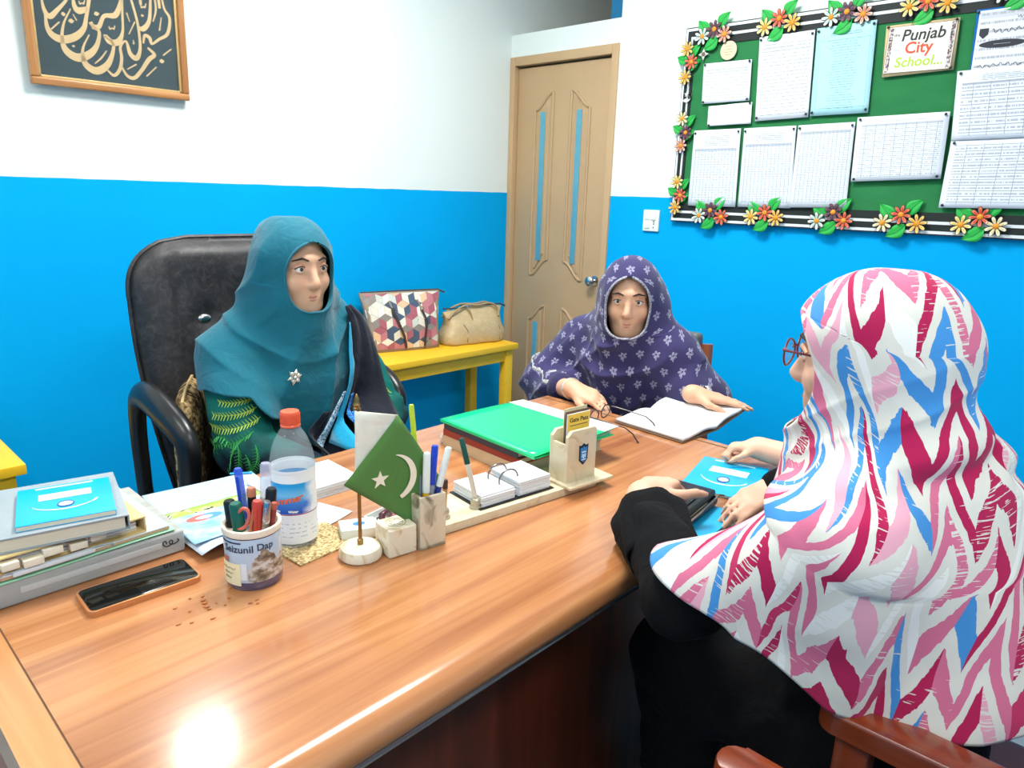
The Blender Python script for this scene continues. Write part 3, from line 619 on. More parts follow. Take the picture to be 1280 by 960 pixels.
def cluster(label, pts, cols, vertical=False):
    P = np.array(pts, float); c = P.mean(0)
    t = thing('flower_cluster', label, 'paper flowers', mtx=wall_frame('right', c[0], c[1], BOFF-0.003), group='paper flower clusters round the notice board')
    P = P-c
    if not vertical:
        leaf(t, -0.016, 0.012, 2.5, 0.072, 0.025); leaf(t, 0.020, 0.018, 0.9, 0.068, 0.024); leaf(t, 0.018, -0.014, 3.75, 0.074, 0.025)
    else:
        leaf(t, -0.004, 0.010, 2.8, 0.052, 0.020); leaf(t, 0.012, 0.020, 0.9, 0.060, 0.019); leaf(t, 0.008, -0.030, 0.7, 0.058, 0.019)
    for i, (p, cc) in enumerate(zip(P, cols)): flower(t, p[0], p[1], 0.034 if not vertical else 0.031, cc, 0.3*i+c[0])
CL = [('flower cluster at the top corner of the board by the door', [(1.097, 2.0), (1.148, 2.021), (1.194, 1.998)], 'wpk', 0),
      ('red and yellow flower cluster above the white typed page', [(1.359, 2.003), (1.413, 2.027), (1.465, 2.006)], 'yro', 0),
      ('white purple and pink flower cluster above the pale blue page', [(1.605, 2.006), (1.658, 2.017), (1.715, 2.002)], 'wpk', 0),
      ('flower cluster on the top border above the lettered sign', [(1.86, 2.005), (1.915, 2.015), (1.974, 2.001)], 'yro', 0),
      ('flower cluster on the top border above the blue edged poster', [(2.12, 2.012), (2.172, 2.034), (2.224, 2.008)], 'wpk', 0),
      ('upright flower cluster next to the silver star', [(1.034, 1.96), (1.058, 1.909), (1.034, 1.852)], 'oro', 1),
      ('upright flower cluster halfway down the board side', [(1.038, 1.691), (1.06, 1.635), (1.042, 1.583)], 'cpk', 1),
      ('upright flower cluster at the lower corner above the switch', [(1.04, 1.437), (1.06, 1.381), (1.04, 1.33)], 'yro', 1),
      ('bottom border flower cluster under the first timetable page', [(1.157, 1.301), (1.208, 1.324), (1.26, 1.299)], 'wpr', 0),
      ('bottom border flower cluster under the second timetable page', [(1.389, 1.305), (1.445, 1.324), (1.492, 1.306)], 'yro', 0),
      ('bottom border flower cluster with a dark purple flower', [(1.652, 1.302), (1.708, 1.336), (1.749, 1.307)], 'wpr', 0),
      ('bottom border flower cluster below the landscape timetable', [(1.883, 1.306), (1.939, 1.336), (1.994, 1.308)], 'cro', 0),
      ('bottom border flower cluster below the lower corner table sheet', [(2.126, 1.311), (2.177, 1.339), (2.226, 1.311)], 'yrc', 0)]
for lab, pts, cols, vert in CL: cluster(lab, pts, cols, bool(vert))

# blue carton in the loft above the door
def build_loft_box():
    t = thing('blue_carton', 'blue box in the dark loft above the door', 'box', (0.24, -0.59, 2.12))
    B().box((0, 0, 0.085), (0.22, 0.16, 0.17), 0.004).build('carton', mat('carton_blue', (36, 120, 168), 0.6, 0.3), t)
    B().box((0, 0, 0.174), (0.226, 0.166, 0.012), 0.003).build('lid', mat('carton_lid', (26, 60, 84), 0.6, 0.3), t)
build_loft_box()

# ------------------------------------------------------------------ things on the desk
IR, IA = Vector((0.683, -0.730, 0)), Vector((0.730, 0.683, 0))    # sideways / away, for laying small things out
def slab(name, label, cat, c, d, rz, m, bev=0.002, group=None):
    """book-like block: cover boards, spine and page block"""
    t = thing(name, label, cat, c, rz, group); return t
M_pages = None
def pages_mat():
    global M_pages
    if M_pages is None:
        k = NT('page_edges', 0.8, 0.2); x = k.xyz(k.coord()); ln = k.noise(k.vec(0.0, 0.0, k.mul(x[2], 900.0)), 1.0, 2); k.base(k.mix(ln, (196, 182, 150), (240, 232, 212))); M_pages = k.m
    return M_pages
def book(name, label, cat, c, d, rz, cover, group=None, soft=False, spine=-1):
    """closed book lying flat; c = centre of its base; spine along local y at side x=spine"""
    t = thing(name, label, cat, c, rz, group); L, W, H = d; ct = 0.0012 if soft else 0.0025; ov = 0.0 if soft else 0.003
    B().box((0, 0, H-ct/2), (L, W, ct), ct*0.3).build('front_cover', cover, t)
    B().box((0, 0, ct/2), (L, W, ct), ct*0.3).build('back_cover', cover, t)
    B().box((spine*(L/2-ct/2), 0, H/2), (ct, W, H-2*ct)).build('spine', cover, t)
    B().box((-spine*ov*0.3, 0, H/2), (L-2*ov-2*ct, W-2*ov, H-2*ct-0.0002)).build('pages', pages_mat(), t)
    return t
def loose_sheet(name, label, cat, c, d, rz, m, wave=0.004, group=None, lift=None, n=14):
    t = thing(name, label, cat, c, rz, group); V = []; UV = []
    for j in range(n+1):
        for i in range(n+1):
            s, r = i/n, j/n; z = 0.0008+wave*(0.5+0.5*math.sin(s*5+r*2.2+c[0]*11))*(0.3+0.7*(1-r))
            if lift: z += lift(s, r)
            V.append(((s-0.5)*d[0], (r-0.5)*d[1], z)); UV.append((s, r))
    F = [(j*(n+1)+i, j*(n+1)+i+1, (j+1)*(n+1)+i+1, (j+1)*(n+1)+i) for j in range(n) for i in range(n)]
    o = mesh_obj('sheet', V, F, m, t, True, UV); md = o.modifiers.new('thickness', 'SOLIDIFY'); md.thickness = 0.0005; md.offset = -1
    return t
def blue_cover(name):
    k = NT(name, 0.3, 0.5); o = k.coord(); k.base(k.mix(k.noise(o, 9, 2), (0, 150, 214), (20, 190, 236))); return k.m
M_bluecover = blue_cover('school_booklet_cover')
def booklet_print(t, L, W, z, s=1.0):
    """white name box, badge and curved arrow of the school exercise books; L along local x, W along y"""
    mw = mat('booklet_white', (214, 240, 246), 0.5, 0.3); mb = mat('booklet_badge', (60, 84, 150), 0.5, 0.3)
    B().box((0.0, W*0.16, z), (L*0.56, W*0.17, 0.0006)).build('name_box', mw, t)
    B().box((0.0, W*0.435, z), (L*0.62, W*0.035, 0.0005)).build('title_line', mw, t)
    b = B(); b.prism([(0.10*L*math.cos(a)*(1 if abs(math.cos(a)) < 0.8 else 0.92), -W*0.10+0.085*W*math.sin(a)) for a in np.linspace(0, 2*PI, 20, endpoint=False)], z-0.0002, z+0.0004); b.build('badge', mb, t)
    b = B(); b.prism([(0.075*L*math.cos(a), -W*0.10+0.055*W*math.sin(a)) for a in np.linspace(0, 2*PI, 16, endpoint=False)], z+0.0003, z+0.0006); b.build('badge_centre', mw, t)
    pts = [(L*0.36*math.sin(a), -W*0.02-W*0.24*math.cos(a)*1.0+ W*0.02, z) for a in np.linspace(-1.25, 1.2, 22)]
    n = len(pts); V = []
    for i, p in enumerate(pts):
        hw = 0.010*W*(1.6-0.9*abs(i/n-0.5)*2+ (1.4 if i > n-4 else 0)); V += [(p[0], p[1]-hw, z+0.0003), (p[0], p[1]+hw, z+0.0003)]
    b = B(); b.raw(V, [(2*i, 2*i+2, 2*i+3, 2*i+1) for i in range(n-1)]); b.build('arrow_swoosh', mw, t)

def build_book_pile():
    g = 'files and books piled at the desk corner'
    kk = NT('box_file_grey', 0.75, 0.25); o = kk.coord(); kk.base(kk.mix(kk.noise(kk.scale(o, (4, 30, 30)), 2.0, 4), (132, 132, 126), (196, 196, 190)))
    t = thing('box_file', 'worn grey box file at the bottom of the pile', 'file', (-2.555, -1.440, DZ), 0.0, g)
    B().box((0, 0, 0.020), (0.315, 0.25, 0.038), 0.004, 3).build('case', kk.m, t)
    B().box((0.02, -0.1255, 0.022), (0.20, 0.0012, 0.010), 0.0004).build('label_strip', mat('strip_pale', (196, 196, 190), 0.6), t)
    b = B(); b.tube([(0.122+0.0035*a+0.005*math.cos(2.2*a), -0.1260, 0.023+0.006*math.sin(2.2*a)*(1-0.08*a)) for a in np.linspace(0.0, 6.4, 60)], 0.0008, 5); b.build('pen_mark', M_black, t)
    loose_sheet('green_sheet', 'pale green sheet lying over the grey box file', 'paper', (-2.562, -1.435, 0.7995), (0.30, 0.262), 0.02, mat('paper_pale_green', (170, 224, 184), 0.7, 0.2), 0.003, g)
    # clip file with tabs
    t = thing('clip_file', 'white cardboard clip file with paper tabs showing', 'file', (-2.572, -1.441, 0.8045), 0.035, g)
    B().box((0, 0, 0.0025), (0.30, 0.245, 0.005), 0.001).build('board', mat('card_buff', (196, 164, 128), 0.7, 0.2), t)
    B().box((0.0, 0, 0.0062), (0.30, 0.246, 0.0022), 0.0006).build('top_sheet', M_white, t)
    b = B(); b.tube([(-0.09, -0.125, 0.004), (-0.095, -0.128, 0.009), (-0.085, -0.124, 0.0105), (0.04, -0.124, 0.0105), (0.06, -0.125, 0.009), (0.062, -0.127, 0.004)], 0.0013, 6); b.build('clip_wire', M_steel, t)
    B().box((-0.02, -0.1240, 0.0065), (0.11, 0.010, 0.007), 0.003).build('clip_roll', mat('clip_clear', (222, 226, 228), 0.3, 0.5), t)
    # yellow folder with tabs
    t = thing('tabbed_folder', 'cream folder thick with papers and paper tabs', 'folder', (-2.592, -1.455, 0.8122), 0.03, g)
    mc = mat('card_cream', (228, 202, 140), 0.7, 0.2, var=0.05)
    B().box((0, 0, 0.0012), (0.27, 0.215, 0.0024), 0.0006).build('lower_board', mc, t); B().box((0, 0.0, 0.0265), (0.272, 0.218, 0.003), 0.0008).build('upper_board', mc, t)
    B().box((0.134, 0, 0.014), (0.003, 0.215, 0.025), 0.0008).build('spine', mc, t)
    for k in range(6): B().box((-0.004, 0.004+0.0015*(k % 3), 0.0045+0.0038*k), (0.255, 0.205, 0.0034), 0.0006).build('paper_bundle', M_white if k % 2 else mat('paper_buff', (222, 206, 176), 0.7, 0.2), t)
    for (x_, z_, w_) in ((-0.10, 0.006, 0.036), (-0.055, 0.014, 0.022), (-0.026, 0.010, 0.026), (0.0, 0.018, 0.026), (0.034, 0.014, 0.024), (0.062, 0.02, 0.022)):
        B().box((x_, -0.1085, z_), (w_, 0.016, 0.011), 0.001).build('tab', mat('tab_cream', (236, 226, 202), 0.7, 0.2), t)
    # grey register
    t = book('register_book', 'grey clothbound register under the small blue booklet', 'book', (-2.566, -1.470, 0.8405), (0.205, 0.205, 0.024), math.radians(-12), mat('register_grey', (150, 160, 164), 0.6, 0.3, var=0.06), g, False, 1)
    t = book('exercise_booklet', 'bright blue booklet topmost on the book pile', 'booklet', (-2.546, -1.492, 0.8648), (0.130, 0.150, 0.009), math.radians(-14), M_bluecover, g, True, 1)
    booklet_print(t, 0.130, 0.150, 0.0094)
build_book_pile()

def build_phone():
    t = thing('smartphone', 'black smartphone in a gold case face up', 'phone', (-2.498, -1.640, DZ), math.radians(-2))
    def rr(L, W, R, n=6):
        P = []
        for (cx, cy, a0) in ((L/2-R, W/2-R, 0), (-L/2+R, W/2-R, PI/2), (-L/2+R, -W/2+R, PI), (L/2-R, -W/2+R, 1.5*PI)):
            for k in range(n+1): P.append((cx+R*math.cos(a0+k*PI/2/n), cy+R*math.sin(a0+k*PI/2/n)))
        return P
    B().prism(rr(0.160, 0.078, 0.011), 0.0, 0.0095, 0.002, True).build('case', mat('phone_case_gold', (206, 140, 88), 0.3, 0.5, 0.5), t)
    ks = NT('phone_screen', 0.06, 0.6); ks.base((10, 14, 14)); B().prism(rr(0.153, 0.071, 0.008), 0.0092, 0.0102, 0.0004).build('screen', ks.m, t)
    B().box((-0.03, -0.0392, 0.005), (0.02, 0.0016, 0.003), 0.0006).build('side_button', MATS['phone_case_gold'], t)
build_phone()
def build_crumbs():
    b = B(); rr = random.Random(3)
    for k in range(22):
        a = rr.gauss(0, 1); c = rr.gauss(0, 1); p = (-2.443+0.028*a, -1.752+0.020*c, DZ+0.0012)
        s = rr.uniform(0.0012, 0.003); b.sphere(p, s, 7, 5, (rr.uniform(0.8, 1.9), 0.8, 0.45))
    o = b.build('crumbs', mat('crumb_brown', (168, 96, 44), 0.35, 0.4, var=0.2)); tag(o, 'scattered brown crumbs on the desk beside the phone', 'crumbs', None, 'stuff')
build_crumbs()

def build_brochures():
    g = 'loose papers between the book pile and the pen mug'
    loose_sheet('loose_paper', 'white curling sheets lowest in the loose paper pile', 'paper', (-2.288, -1.478, DZ+0.001), (0.21, 0.30), -0.02, paper_print('print_faint', 'text', 20, 5, (208, 216, 228), (160, 168, 186), 0.1), 0.012, g, lambda s, r: 0.012*max(0, 1-r*4)*(0.5+0.5*math.sin(s*9)))
    tf = loose_sheet('loose_paper', 'pale blue sheet with a drawn box and blue edge', 'paper', (-2.282, -1.418, DZ+0.016), (0.215, 0.165), -0.10, paper_print('print_form', 'poem', 12, 4, (190, 218, 234), (120, 146, 170), 0.2, 0.03), 0.002, g)
    B().box((0.085, 0.079, 0.0035), (0.045, 0.008, 0.0012), 0.0003, 2, -0.5).build('blue_corner', mat('edge_blue', (40, 150, 226), 0.4), tf)
    # colour brochure
    k = NT('brochure_print', 0.35, 0.4); uv = k.xyz(k.coord('UV')); o = k.coord('UV')
    sky = k.ramp(k.noise(o, 4, 4, 0.6), [(0.35, (120, 184, 222)), (0.5, (168, 208, 228)), (0.65, (212, 226, 234))])
    gr = k.ramp(k.noise(o, 9, 2), [(0.4, (170, 206, 90)), (0.55, (222, 232, 170)), (0.6, (60, 60, 50)), (0.66, (236, 236, 230))], True)
    c_ = k.mix(k.gt(uv[1], 0.80), sky, gr)
    dx = k.sub(uv[0], 0.30); dy = k.mul(k.sub(uv[1], 0.62), 0.9); rr_ = k.math('SQRT', k.add(k.mul(dx, dx), k.mul(k.mul(dy, dy), 4.0)))
    c_ = k.mix(k.lt(k.ab(k.sub(rr_, 0.13)), 0.045), c_, k.ramp(uv[0], [(0.28, (214, 110, 100)), (0.34, (90, 150, 210))]))
    k.base(c_)
    loose_sheet('brochure', 'colour brochure with sky and green band beside the pens', 'brochure', (-2.300, -1.522, DZ+0.019), (0.185, 0.15), -0.02, k.m, 0.003, g)
    t = thing('paper_stack', 'thick stapled paper stack behind the water bottle', 'paper stack', (-2.115, -1.472, DZ), -0.02)
    for k_ in range(5):
        B().box((0.001*(k_ % 2), 0.001*(k_ % 3), 0.002+0.005*k_), (0.19-0.004*(4-k_), 0.125, 0.0046), 0.001).build('section', M_white if k_ % 2 == 0 else mat('paper_greyish', (206, 212, 214), 0.7, 0.2), t)
    B().box((0, 0, 0.0252), (0.18, 0.118, 0.0006)).build('cover_sheet', mat('paper_mint', (206, 228, 232), 0.6, 0.2), t)
    t = thing('small_black_thing', 'small black thing lying behind the paper stack', 'small thing', (-1.968, -1.462, DZ), 0.3)
    B().cyl((-0.012, 0, 0.005), (0.012, 0, 0.005), 0.005, 0.004, 12).build('black_body', M_black_plastic, t)  # unidentified small black thing, shaped like a pen cap
    loose_sheet('white_card', 'folded white card between bottle and small white box', 'paper', (-2.168, -1.605, DZ+0.0005), (0.105, 0.085), 0.30, M_white, 0.002)
build_brochures()

def pen(label, p0, p1, r, body, cap, capfrac=0.35, clip=None, group=None, name='pen', collar=None, cat='pen'):
    """p0 lower end, p1 upper end (world)"""
    p0 = Vector(p0); p1 = Vector(p1); t = thing(name, label, cat, p0, 0, group); d = p1-p0; L = d.length; u = d.normalized()
    q = Vector((0, 0, 1)).rotation_difference(u)
    b = B(); b.lathe([(0.0, 0.0), (r*0.35, 0.001), (r*0.9, L*0.08), (r*0.92, L*(1-capfrac))], 12); o = b.build('barrel', body, t); o.rotation_mode = 'QUATERNION'; o.rotation_quaternion = q
    b = B(); b.lathe([(r, L*(1-capfrac)), (r*1.02, L*(1-capfrac)+0.002), (r*0.96, L-0.003), (r*0.75, L), (0.0, L)], 12); o = b.build('cap', cap, t); o.rotation_mode = 'QUATERNION'; o.rotation_quaternion = q
    if clip is not None:
        b = B(); b.box((r*1.15, 0, L*(1-capfrac*0.55)), (r*0.35, r*0.7, L*capfrac*0.75), r*0.12); o = b.build('clip', clip, t); o.rotation_mode = 'QUATERNION'; o.rotation_quaternion = q @ Vector((1, 0, 0)).rotation_difference(Vector((-0.73, -0.68, 0))) if abs(u.z) > 0.8 else q
    if collar is not None:
        b = B(); b.lathe([(r*1.04, L*(1-capfrac)-0.014), (r*1.04, L*(1-capfrac)+0.002)], 12); o = b.build('collar', collar, t); o.rotation_mode = 'QUATERNION'; o.rotation_quaternion = q
    return t
def glassy(name, c, rough=0.05, alpha=0.35):
    if name in MATS: return MATS[name]
    k = NT(name, rough, 0.6); k.base(c); k.b.inputs['Alpha'].default_value = alpha; k.b.inputs['Transmission Weight'].default_value = 0.0; MATS[name] = k.m; return k.m
def build_mug():
    C = Vector((-2.356, -1.728, DZ)); R, H = 0.0430, 0.100
    t = thing('pen_mug', 'round printed pen mug with a cream rim and yellow note', 'mug', C)
    kp = NT('mug_print', 0.25, 0.5); o = kp.coord(); x = kp.xyz(o)
    sky = kp.mix(kp.math('DIVIDE', x[2], H), (190, 200, 214), (176, 208, 234))
    rocks = kp.ramp(kp.noise(kp.scale(o, (1, 1, 1.6)), 60, 4, 0.6), [(0.38, (92, 84, 74)), (0.5, (150, 138, 120)), (0.62, (206, 204, 200))])
    side = kp.add(kp.mul(x[0], 0.683), kp.mul(x[1], -0.730))
    rk = kp.mul(kp.gt(side, 0.006), kp.lt(kp.add(x[2], kp.mul(kp.ab(kp.sub(side, 0.028)), 1.6)), kp.add(0.055, kp.mul(kp.noise(o, 90, 3), 0.03))))
    c_ = kp.mix(rk, sky, rocks); c_ = kp.mix(kp.lt(x[2], 0.015), c_, (84, 76, 104)); c_ = kp.mix(kp.mul(kp.gt(x[2], 0.0865), kp.lt(x[2], 0.092)), c_, (70, 66, 88))
    kp.base(c_); kp.b.inputs['Coat Weight'].default_value = 0.6
    b = B(); b.lathe([(R*0.93, 0.0), (R*0.97, 0.003), (R, 0.010), (R, 0.0905)], 40, caps=False); b.build('body', kp.m, t)
    b = B(); b.lathe([(R+0.0012, 0.089), (R+0.0022, 0.093), (R+0.0016, 0.099), (R-0.001, H), (R-0.004, 0.0985), (R-0.0045, 0.006), (0.0, 0.005)], 40); b.build('rim', mat('mug_rim_cream', (236, 226, 206), 0.35, 0.5), t)
    # lettering wrapped round the body
    def wrap(body, size, phi0, z, m):
        cu = bpy.data.curves.new('lettering', 'FONT'); cu.body = body; cu.size = size; cu.align_x = 'CENTER'; cu.offset = 0.0003; cu.resolution_u = 3
        o = bpy.data.objects.new('tmp', cu); COL.objects.link(o); bpy.context.view_layer.update(); me = bpy.data.meshes.new_from_object(o.evaluated_get(bpy.context.evaluated_depsgraph_get())); bpy.data.objects.remove(o)
        for v in me.vertices:
            a = phi0+v.co.x/R; v.co = Vector(((R+0.0006)*math.cos(a), (R+0.0006)*math.sin(a), z+v.co.y))
        me.materials.clear(); me.materials.append(m); ob = bpy.data.objects.new('lettering', me); link(ob, t)
    phc = math.atan2(-0.683, -0.73)    # towards the viewer's side
    ink = mat('mug_ink', (40, 54, 84), 0.5)
    wrap('Seizunil', 0.0165, phc-0.20, 0.066, ink); wrap('Dap', 0.0155, phc+0.78, 0.068, ink)
    def wrapbox(ph0, ph1, z0, z1, m, nm, r=0.0008, n=10):
        V = []
        for i in range(n+1):
            a = ph0+(ph1-ph0)*i/n; V += [((R+r)*math.cos(a), (R+r)*math.sin(a), z0), ((R+r)*math.cos(a), (R+r)*math.sin(a), z1)]
        b = B(); b.raw(V, [(2*i, 2*i+2, 2*i+3, 2*i+1) for i in range(n)]); b.build(nm, m, t)
    wrapbox(phc-1.05, phc-0.12, 0.010, 0.047, mat('note_yellow', (240, 228, 186), 0.7, 0.2), 'sticky_note', 0.0011)
    wrapbox(phc-0.12, phc+0.10, 0.020, 0.048, M_white, 'white_label', 0.0007)
    wrapbox(phc-1.1, phc-0.05, 0.080, 0.0825, ink, 'print_bar', 0.0005); wrapbox(phc-0.9, phc-0.6, 0.048, 0.056, mat('print_brick', (196, 110, 84), 0.6), 'print_patch', 0.0006)
    for (zz, a0, a1) in ((0.038, -0.95, -0.30), (0.030, -0.86, -0.42), (0.022, -0.84, -0.5)):
        n = 24; pts = [((R+0.0016)*math.cos(phc+a0+(a1-a0)*i/n), (R+0.0016)*math.sin(phc+a0+(a1-a0)*i/n), zz+0.0022*math.sin(i*1.9)*abs(math.sin(i*0.6))) for i in range(n+1)]
        b = B(); b.tube(pts, 0.00035, 4); b.build('handwriting', mat('pencil_grey', (150, 142, 120), 0.8), t)
    # pens standing in the mug
    g = 'pens standing in the printed mug'
    def P(r, a, z): return C+IR*r+IA*a+Vector((0, 0, z))
    mk, mr, mgn, mbl = M_black_plastic, mat('pen_red', (196, 64, 50), 0.35, 0.5), mat('pen_dark_green', (14, 92, 76), 0.35, 0.5), mat('pen_blue', (30, 66, 190), 0.3, 0.5)
    mcl = glassy('pen_clear', (206, 206, 226), 0.1, 0.5); mcb = glassy('pen_clear_blue', (60, 90, 220), 0.1, 0.75); mw = M_white_plastic
    pen('black marker with a white barrel at the mug edge', P(-0.022, 0.0, 0.008), P(-0.034, 0.002, 0.132), 0.0092, mw, mk, 0.36, None, g, 'marker_pen')
    pen('clear blue ballpoint rising highest beside the black marker', P(-0.010, 0.018, 0.008), P(-0.024, 0.020, 0.178), 0.0067, mcb, mcb, 0.40, mbl, g)
    pen('dark green capped marker at the front of the mug', P(-0.010, -0.006, 0.008), P(-0.017, -0.016, 0.136), 0.0100, mgn, mgn, 0.45, None, g, 'marker_pen')
    pen('black pen with a copper end in the mug', P(0.0, 0.010, 0.008), P(-0.002, 0.012, 0.150), 0.0073, mk, mat('pen_copper', (196, 120, 92), 0.35, 0.5), 0.10, None, g)
    pen('red marker with a clip in the mug', P(0.008, -0.006, 0.008), P(0.016, -0.014, 0.140), 0.0079, mr, mr, 0.42, mr, g, 'marker_pen')
    pen('clear lilac capped pen with a white collar in the mug', P(0.010, 0.022, 0.008), P(0.018, 0.026, 0.186), 0.0088, mw, mcl, 0.32, None, g, collar=mw)
    pen('black pen with a wide black cap in the mug', P(0.014, 0.010, 0.008), P(0.030, 0.012, 0.150), 0.0088, mk, mk, 0.4, None, g)
    pen('silver clipped pen at the mug rim', P(0.014, -0.010, 0.008), P(0.030, -0.010, 0.138), 0.0067, M_steel, M_steel, 0.4, M_steel, g)
    pen('brown red pencil against the mug wall', P(0.020, 0.0, 0.008), P(0.038, -0.002, 0.132), 0.0051, mat('pencil_maroon', (140, 54, 48), 0.4, 0.4), mat('pencil_end', (180, 90, 70), 0.5), 0.08, None, g, 'pencil', cat='pencil')
    # small scissors, loop up
    t2 = thing('scissors', 'small scissors with a red loop handle in the mug', 'scissors', P(0.0, -0.020, 0.008), 0, g)
    ring = [IR*(-0.006+0.010*math.cos(a))+Vector((0, 0, 0.104+0.017*math.sin(a)))+IR*0.004*math.sin(a) for a in np.linspace(0, 2*PI, 22)]
    b = B(); b.tube(ring, 0.0028, 8, False); b.build('loop_handle', mat('scissor_red', (206, 100, 84), 0.4, 0.4), t2)
    b = B(); b.tube([IR*0.012+Vector((0, 0, 0.118)), IR*0.006+Vector((0, 0, 0.09)), IR*0.0+Vector((0, 0, 0.06))], 0.0026, 8); b.build('second_handle', mat('scissor_brown', (186, 110, 76), 0.4, 0.4), t2)
    b = B(); b.box((0, 0, 0.035), (0.006, 0.002, 0.07), 0.0006); b.build('blade', M_steel, t2)
build_mug()

def build_bottle():
    C = Vector((-2.246, -1.664, DZ+0.0035))
    t = thing('water_bottle', 'clear plastic water bottle with orange cap and blue label', 'bottle', C)
    kg = NT('bottle_plastic', 0.04, 0.5); kg.base((246, 250, 250)); kg.b.inputs['Alpha'].default_value = 0.13
    prof = [(0.024, 0.004), (0.030, 0.0), (0.0355, 0.004), (0.0378, 0.014), (0.038, 0.030), (0.0372, 0.046), (0.038, 0.062), (0.0375, 0.070), (0.0372, 0.13), (0.0378, 0.138), (0.0375, 0.150), (0.034, 0.170), (0.027, 0.190), (0.019, 0.204), (0.0145, 0.211), (0.0135, 0.216), (0.0135, 0.222)]
    P = spline(prof, 60)
    b = B(); b.lathe([(max(0.001, r), h) for r, h in P], 44, caps=False); o = b.build('bottle_wall', kg.m, t)
    # little water lenses: crumple by bump
    x = kg.coord(); kg.bump(kg.noise(x, 70, 3, 0.6, 0.8), 0.35, 0.004)
    kl = NT('bottle_label', 0.35, 0.4); o_ = kl.coord(); xx = kl.xyz(o_); sd = kl.add(kl.mul(xx[0], 0.683), kl.mul(xx[1], -0.730))
    g_ = kl.ramp(kl.math('DIVIDE', kl.sub(xx[2], 0.066), 0.055), [(0.0, (26, 76, 180)), (0.35, (60, 130, 214)), (0.6, (120, 196, 240)), (0.9, (20, 160, 226))])
    blue_ = kl.mix(kl.ramp(kl.add(sd, kl.mul(kl.noise(o_, 60, 2), 0.02)), [(0.036, (0, 0, 0)), (0.046, (255, 255, 255))]), g_, (238, 244, 248))
    fz = kl.fr(kl.mul(xx[2], 130.0)); tl_ = kl.mul(kl.mul(kl.lt(fz, 0.3), kl.gt(kl.noise(kl.scale(o_, (1, 1, 0.2)), 190, 1), 0.5)), kl.mul(kl.lt(xx[2], 0.052), kl.gt(xx[2], 0.018)))
    inb = kl.mul(kl.gt(xx[2], 0.066), kl.lt(xx[2], 0.121)); wh_ = kl.mix(kl.mul(tl_, 0.5), (238, 242, 244), (150, 160, 176)); kl.base(kl.mix(inb, wh_, blue_))
    b = B(); b.lathe([(float(r)+0.0005, float(h_)) for r, h_ in P if 0.010 < h_ < 0.146], 44, caps=False); lo = b.build('label', kl.m, t)
    for f_ in [f for f in lo.data.polygons if len(f.vertices) > 4]: f_.hide = False
    b = B(); b.lathe([(0.0384, 0.0640), (0.0388, 0.0650), (0.0388, 0.0660)], 44, caps=False); b.build('label_edge', mat('label_red', (170, 70, 90), 0.4), t)
    R = 0.0384
    def wrap(body, size, phi0, z, m, slope=0.0):
        cu = bpy.data.curves.new('lettering', 'FONT'); cu.body = body; cu.size = size; cu.align_x = 'CENTER'; cu.offset = 0.0004; cu.resolution_u = 3; cu.shear = 0.15
        o = bpy.data.objects.new('tmp', cu); COL.objects.link(o); bpy.context.view_layer.update(); me = bpy.data.meshes.new_from_object(o.evaluated_get(bpy.context.evaluated_depsgraph_get())); bpy.data.objects.remove(o)
        for v in me.vertices:
            a = phi0+v.co.x/R; v.co = Vector(((R+0.0012)*math.cos(a), (R+0.0012)*math.sin(a), z+v.co.y+slope*v.co.x))
        me.materials.clear(); me.materials.append(m); ob = bpy.data.objects.new('lettering', me); link(ob, t)
    phc = math.atan2(-0.70, -0.714)
    wrap('Summer', 0.0170, phc-0.10, 0.086, mat('label_orange', (238, 104, 50), 0.4), 0.22); wrap('Pure', 0.006, phc-0.5, 0.070, M_white_plastic); wrap('Water', 0.006, phc+0.22, 0.0695, M_white_plastic)
    kw = NT('water', 0.0, 0.5); kw.base((235, 246, 250)); kw.b.inputs['Transmission Weight'].default_value = 1.0; kw.b.inputs['IOR'].default_value = 1.33
    b = B(); b.lathe([(0.0, 0.0045), (0.029, 0.003), (0.0345, 0.006), (0.0365, 0.016), (0.0367, 0.030), (0.036, 0.046), (0.0366, 0.055), (0.0, 0.055)], 40); b.build('water', kw.m, t)
    b = B(); b.lathe([(0.0165, 0.212), (0.0168, 0.214), (0.0155, 0.216), (0.0160, 0.218), (0.0163, 0.234), (0.0150, 0.238), (0.0, 0.2385)], 40)
    for k in range(36):
        a = 2*PI*k/36; b.box((0.0161*math.cos(a), 0.0161*math.sin(a), 0.226), (0.0012, 0.0012, 0.016), 0.0, 1, a)
    b.build('cap', mat('cap_orange', (238, 96, 58), 0.35, 0.5, var=0.03), t)
    kk = NT('mat_cork', 0.85, 0.2); o = kk.coord(); kk.base(kk.ramp(kk.noise(o, 220, 4), [(0.38, (140, 112, 72)), (0.5, (190, 166, 118)), (0.62, (218, 198, 152))]))
    t = thing('cork_mat', 'speckled beige cork mat under the water bottle', 'mat', (-2.228, -1.690, DZ), math.radians(4)); B().box((0, 0, 0.0017), (0.125, 0.105, 0.0034), 0.0006).build('cork_sheet', kk.m, t)
build_bottle()

